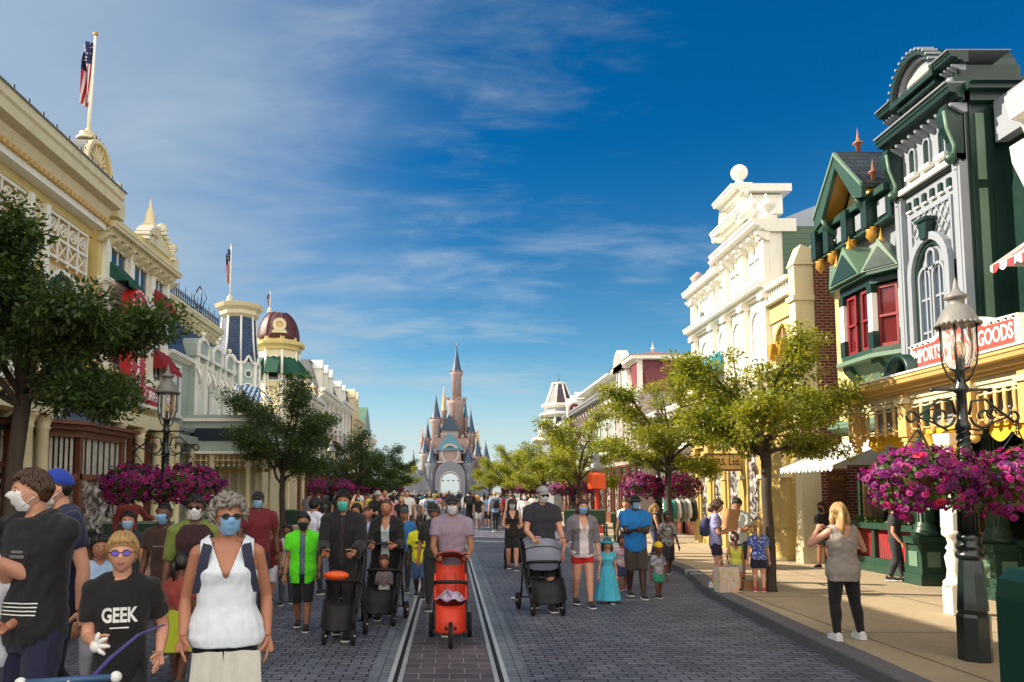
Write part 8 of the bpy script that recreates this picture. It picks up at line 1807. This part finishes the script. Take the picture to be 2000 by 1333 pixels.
p = onZ(745, 1226, 0); pushchair('black buggy carrying a toddler, pushed by the woman in black cardigan', (p.x, p.y + .45, 0), -5, 'stroller_black', 'stroller_black', False, .35, .22, 1.02)
q = Person('toddler in grey sitting in the black buggy', Vector((p.x + .0, p.y + .4, 0)), -5, .78, 'm', 'tan', ('brown', 'short'), 1, hipz=.5, legs={'L': (.6, -.24, .22), 'R': (.6, -.24, .22)}, arms={'L': (.08, -.14, .1), 'R': (.08, -.14, .1)}); q.shirt((120, 116, 120), .5); q.trousers((180, 170, 160), .5, .01, .005); q.shoes((200, 200, 200))
p = onZ(1066, 1204, 0); pushchair('large grey-hooded pram with black base', (p.x, p.y + .42, 0), 6, 'stroller_black', 'stroller_grey', False, 1.2, .25, 1.04, 1.04)
p = onZ(1004, 1113, 0); pushchair('dark buggy farther up the street under the woman in the brown cap', (p.x + .1, p.y + .4, 0), -14, 'stroller_black', 'stroller_black', False, 1.0, .24, 1.0)
def bag():
    p = onZ(1420, 1157, .12); r = thing('shopping_bag', 'patterned paper carrier bag standing on the kerb beside the small girl', 'bag', p, .25)
    b = MB(); w, d, h = .19, .09, .42; b.add([(x * w * g, y * d * g, z) for z, g in ((0, .95), (h, 1.)) for x, y in ((-1, -1), (1, -1), (1, 1), (-1, 1))], [(0, 1, 2, 3), (0, 1, 5, 4), (1, 2, 6, 5), (2, 3, 7, 6), (3, 0, 4, 7)], cl((206, 196, 186), 'print', (214, 176, 130))); b.build('bag_body', r)
    for y in (-d, d): h_ = MB(); h_.tube([(-.07, y, h - .01), (-.06, y, h + .09), (0, y, h + .12), (.06, y, h + .09), (.07, y, h - .01)], .006, 'cream', 5); h_.build('handle', r)
    p = onZ(1463, 1152, .12); c = MB(); c.box(-.13, .13, -.1, .1, 0, .16, 'cardboard'); c.box(-.125, .125, -.02, .02, .161, .165, 'tan_paint'); o = c.build('cardboard_box'); o.location = p; tag(o, 'small brown cardboard box on the pavement between the two girls', 'box')
    pb = Vector(onY(1424, 1010, 12.6)); b = MB(); b.grid(lambda u, v: (.13 * math.copysign(abs(math.cos(2 * pi * u)) ** .5, math.cos(2 * pi * u)) * (1 + .06 * math.sin(9 * v + 7 * u)), .08 * math.copysign(abs(math.sin(2 * pi * u)) ** .5, math.sin(2 * pi * u)), .34 * v), 24, 8, 'cardboard'); b.box(-.12, .12, -.07, .07, 0, .01, 'cardboard'); o = b.build('paper_bag'); o.location = (pb.x, 12.62, pb.z - .2); o.rotation_euler = (.1, .15, .3); tag(o, 'open brown paper bag held up by the woman in lilac', 'bag')
    tp = MB(); w = BOY.A['R'][2]; 
    tp.sphere((0, 0, 0), .035, 'paper_white', 10, 7)
    for k in range(4): tp.tube([(0, 0, 0), (.05 * math.cos(k * .7 - .8), -.02, .05 * math.sin(k * .7 - .8) + .01), (.085 * math.cos(k * .7 - .8), -.02, .07 * math.sin(k * .7 - .8) + .01)], [.014, .013, .008], 'paper_white', 8)
    o = tp.build('glove'); o.location = BOY.root.matrix_basis @ (w + Vector((.02, -.09, .0))); tag(o, 'white cloth glove held in front of the black GEEK tee', 'glove')
mat('cardboard', (156, 116, 76), .8, .12, 4, .1); bag()
def phone():
    p, h = standx(1243, 1168, 968); b = MB(); b.box(-.075, .075, -.006, .006, -.04, .04, 'iron'); b.box(-.07, .07, .006, .008, -.036, .036, 'glass'); o = b.build('phone'); o.location = (p.x, p.y - .39, 1.17); tag(o, 'dark phone held in both hands in front of the blue tee', 'phone')
phone()
def scooter():
    r = thing('kick_scooter', 'blue and white kick scooter with purple strap beside the boy in the GEEK tee', 'scooter', (-2.0, 4.05, 0), .3)
    d = MB(); d.box(-.05, .05, -.28, .3, .08, .1, 'slate_blue'); d.build('deck', r)
    s = MB(); s.tube([(0, -.3, .1), (0, -.24, .5), (0, -.2, .84)], .02, 'chrome', 8); s.build('stem', r); h = MB(); h.tube([(-.2, -.2, .84), (.2, -.2, .84)], .018, 'slate_blue', 8); h.sphere((-.22, -.2, .84), .03, 'paper_white', 8, 6); h.sphere((.22, -.2, .84), .03, 'paper_white', 8, 6); h.build('handlebar', r)
    for y in (-.34, .32): wheel(r, 0, y, .065, .03)
    w = MB(); w.tube([(.1, -.2, .84), (.18, -.1, .92), (.3, .1, 1.0), (.42, .25, 1.02)], .014, cl((70, 54, 130)), 7, flat=.4); w.build('strap', r)
scooter()
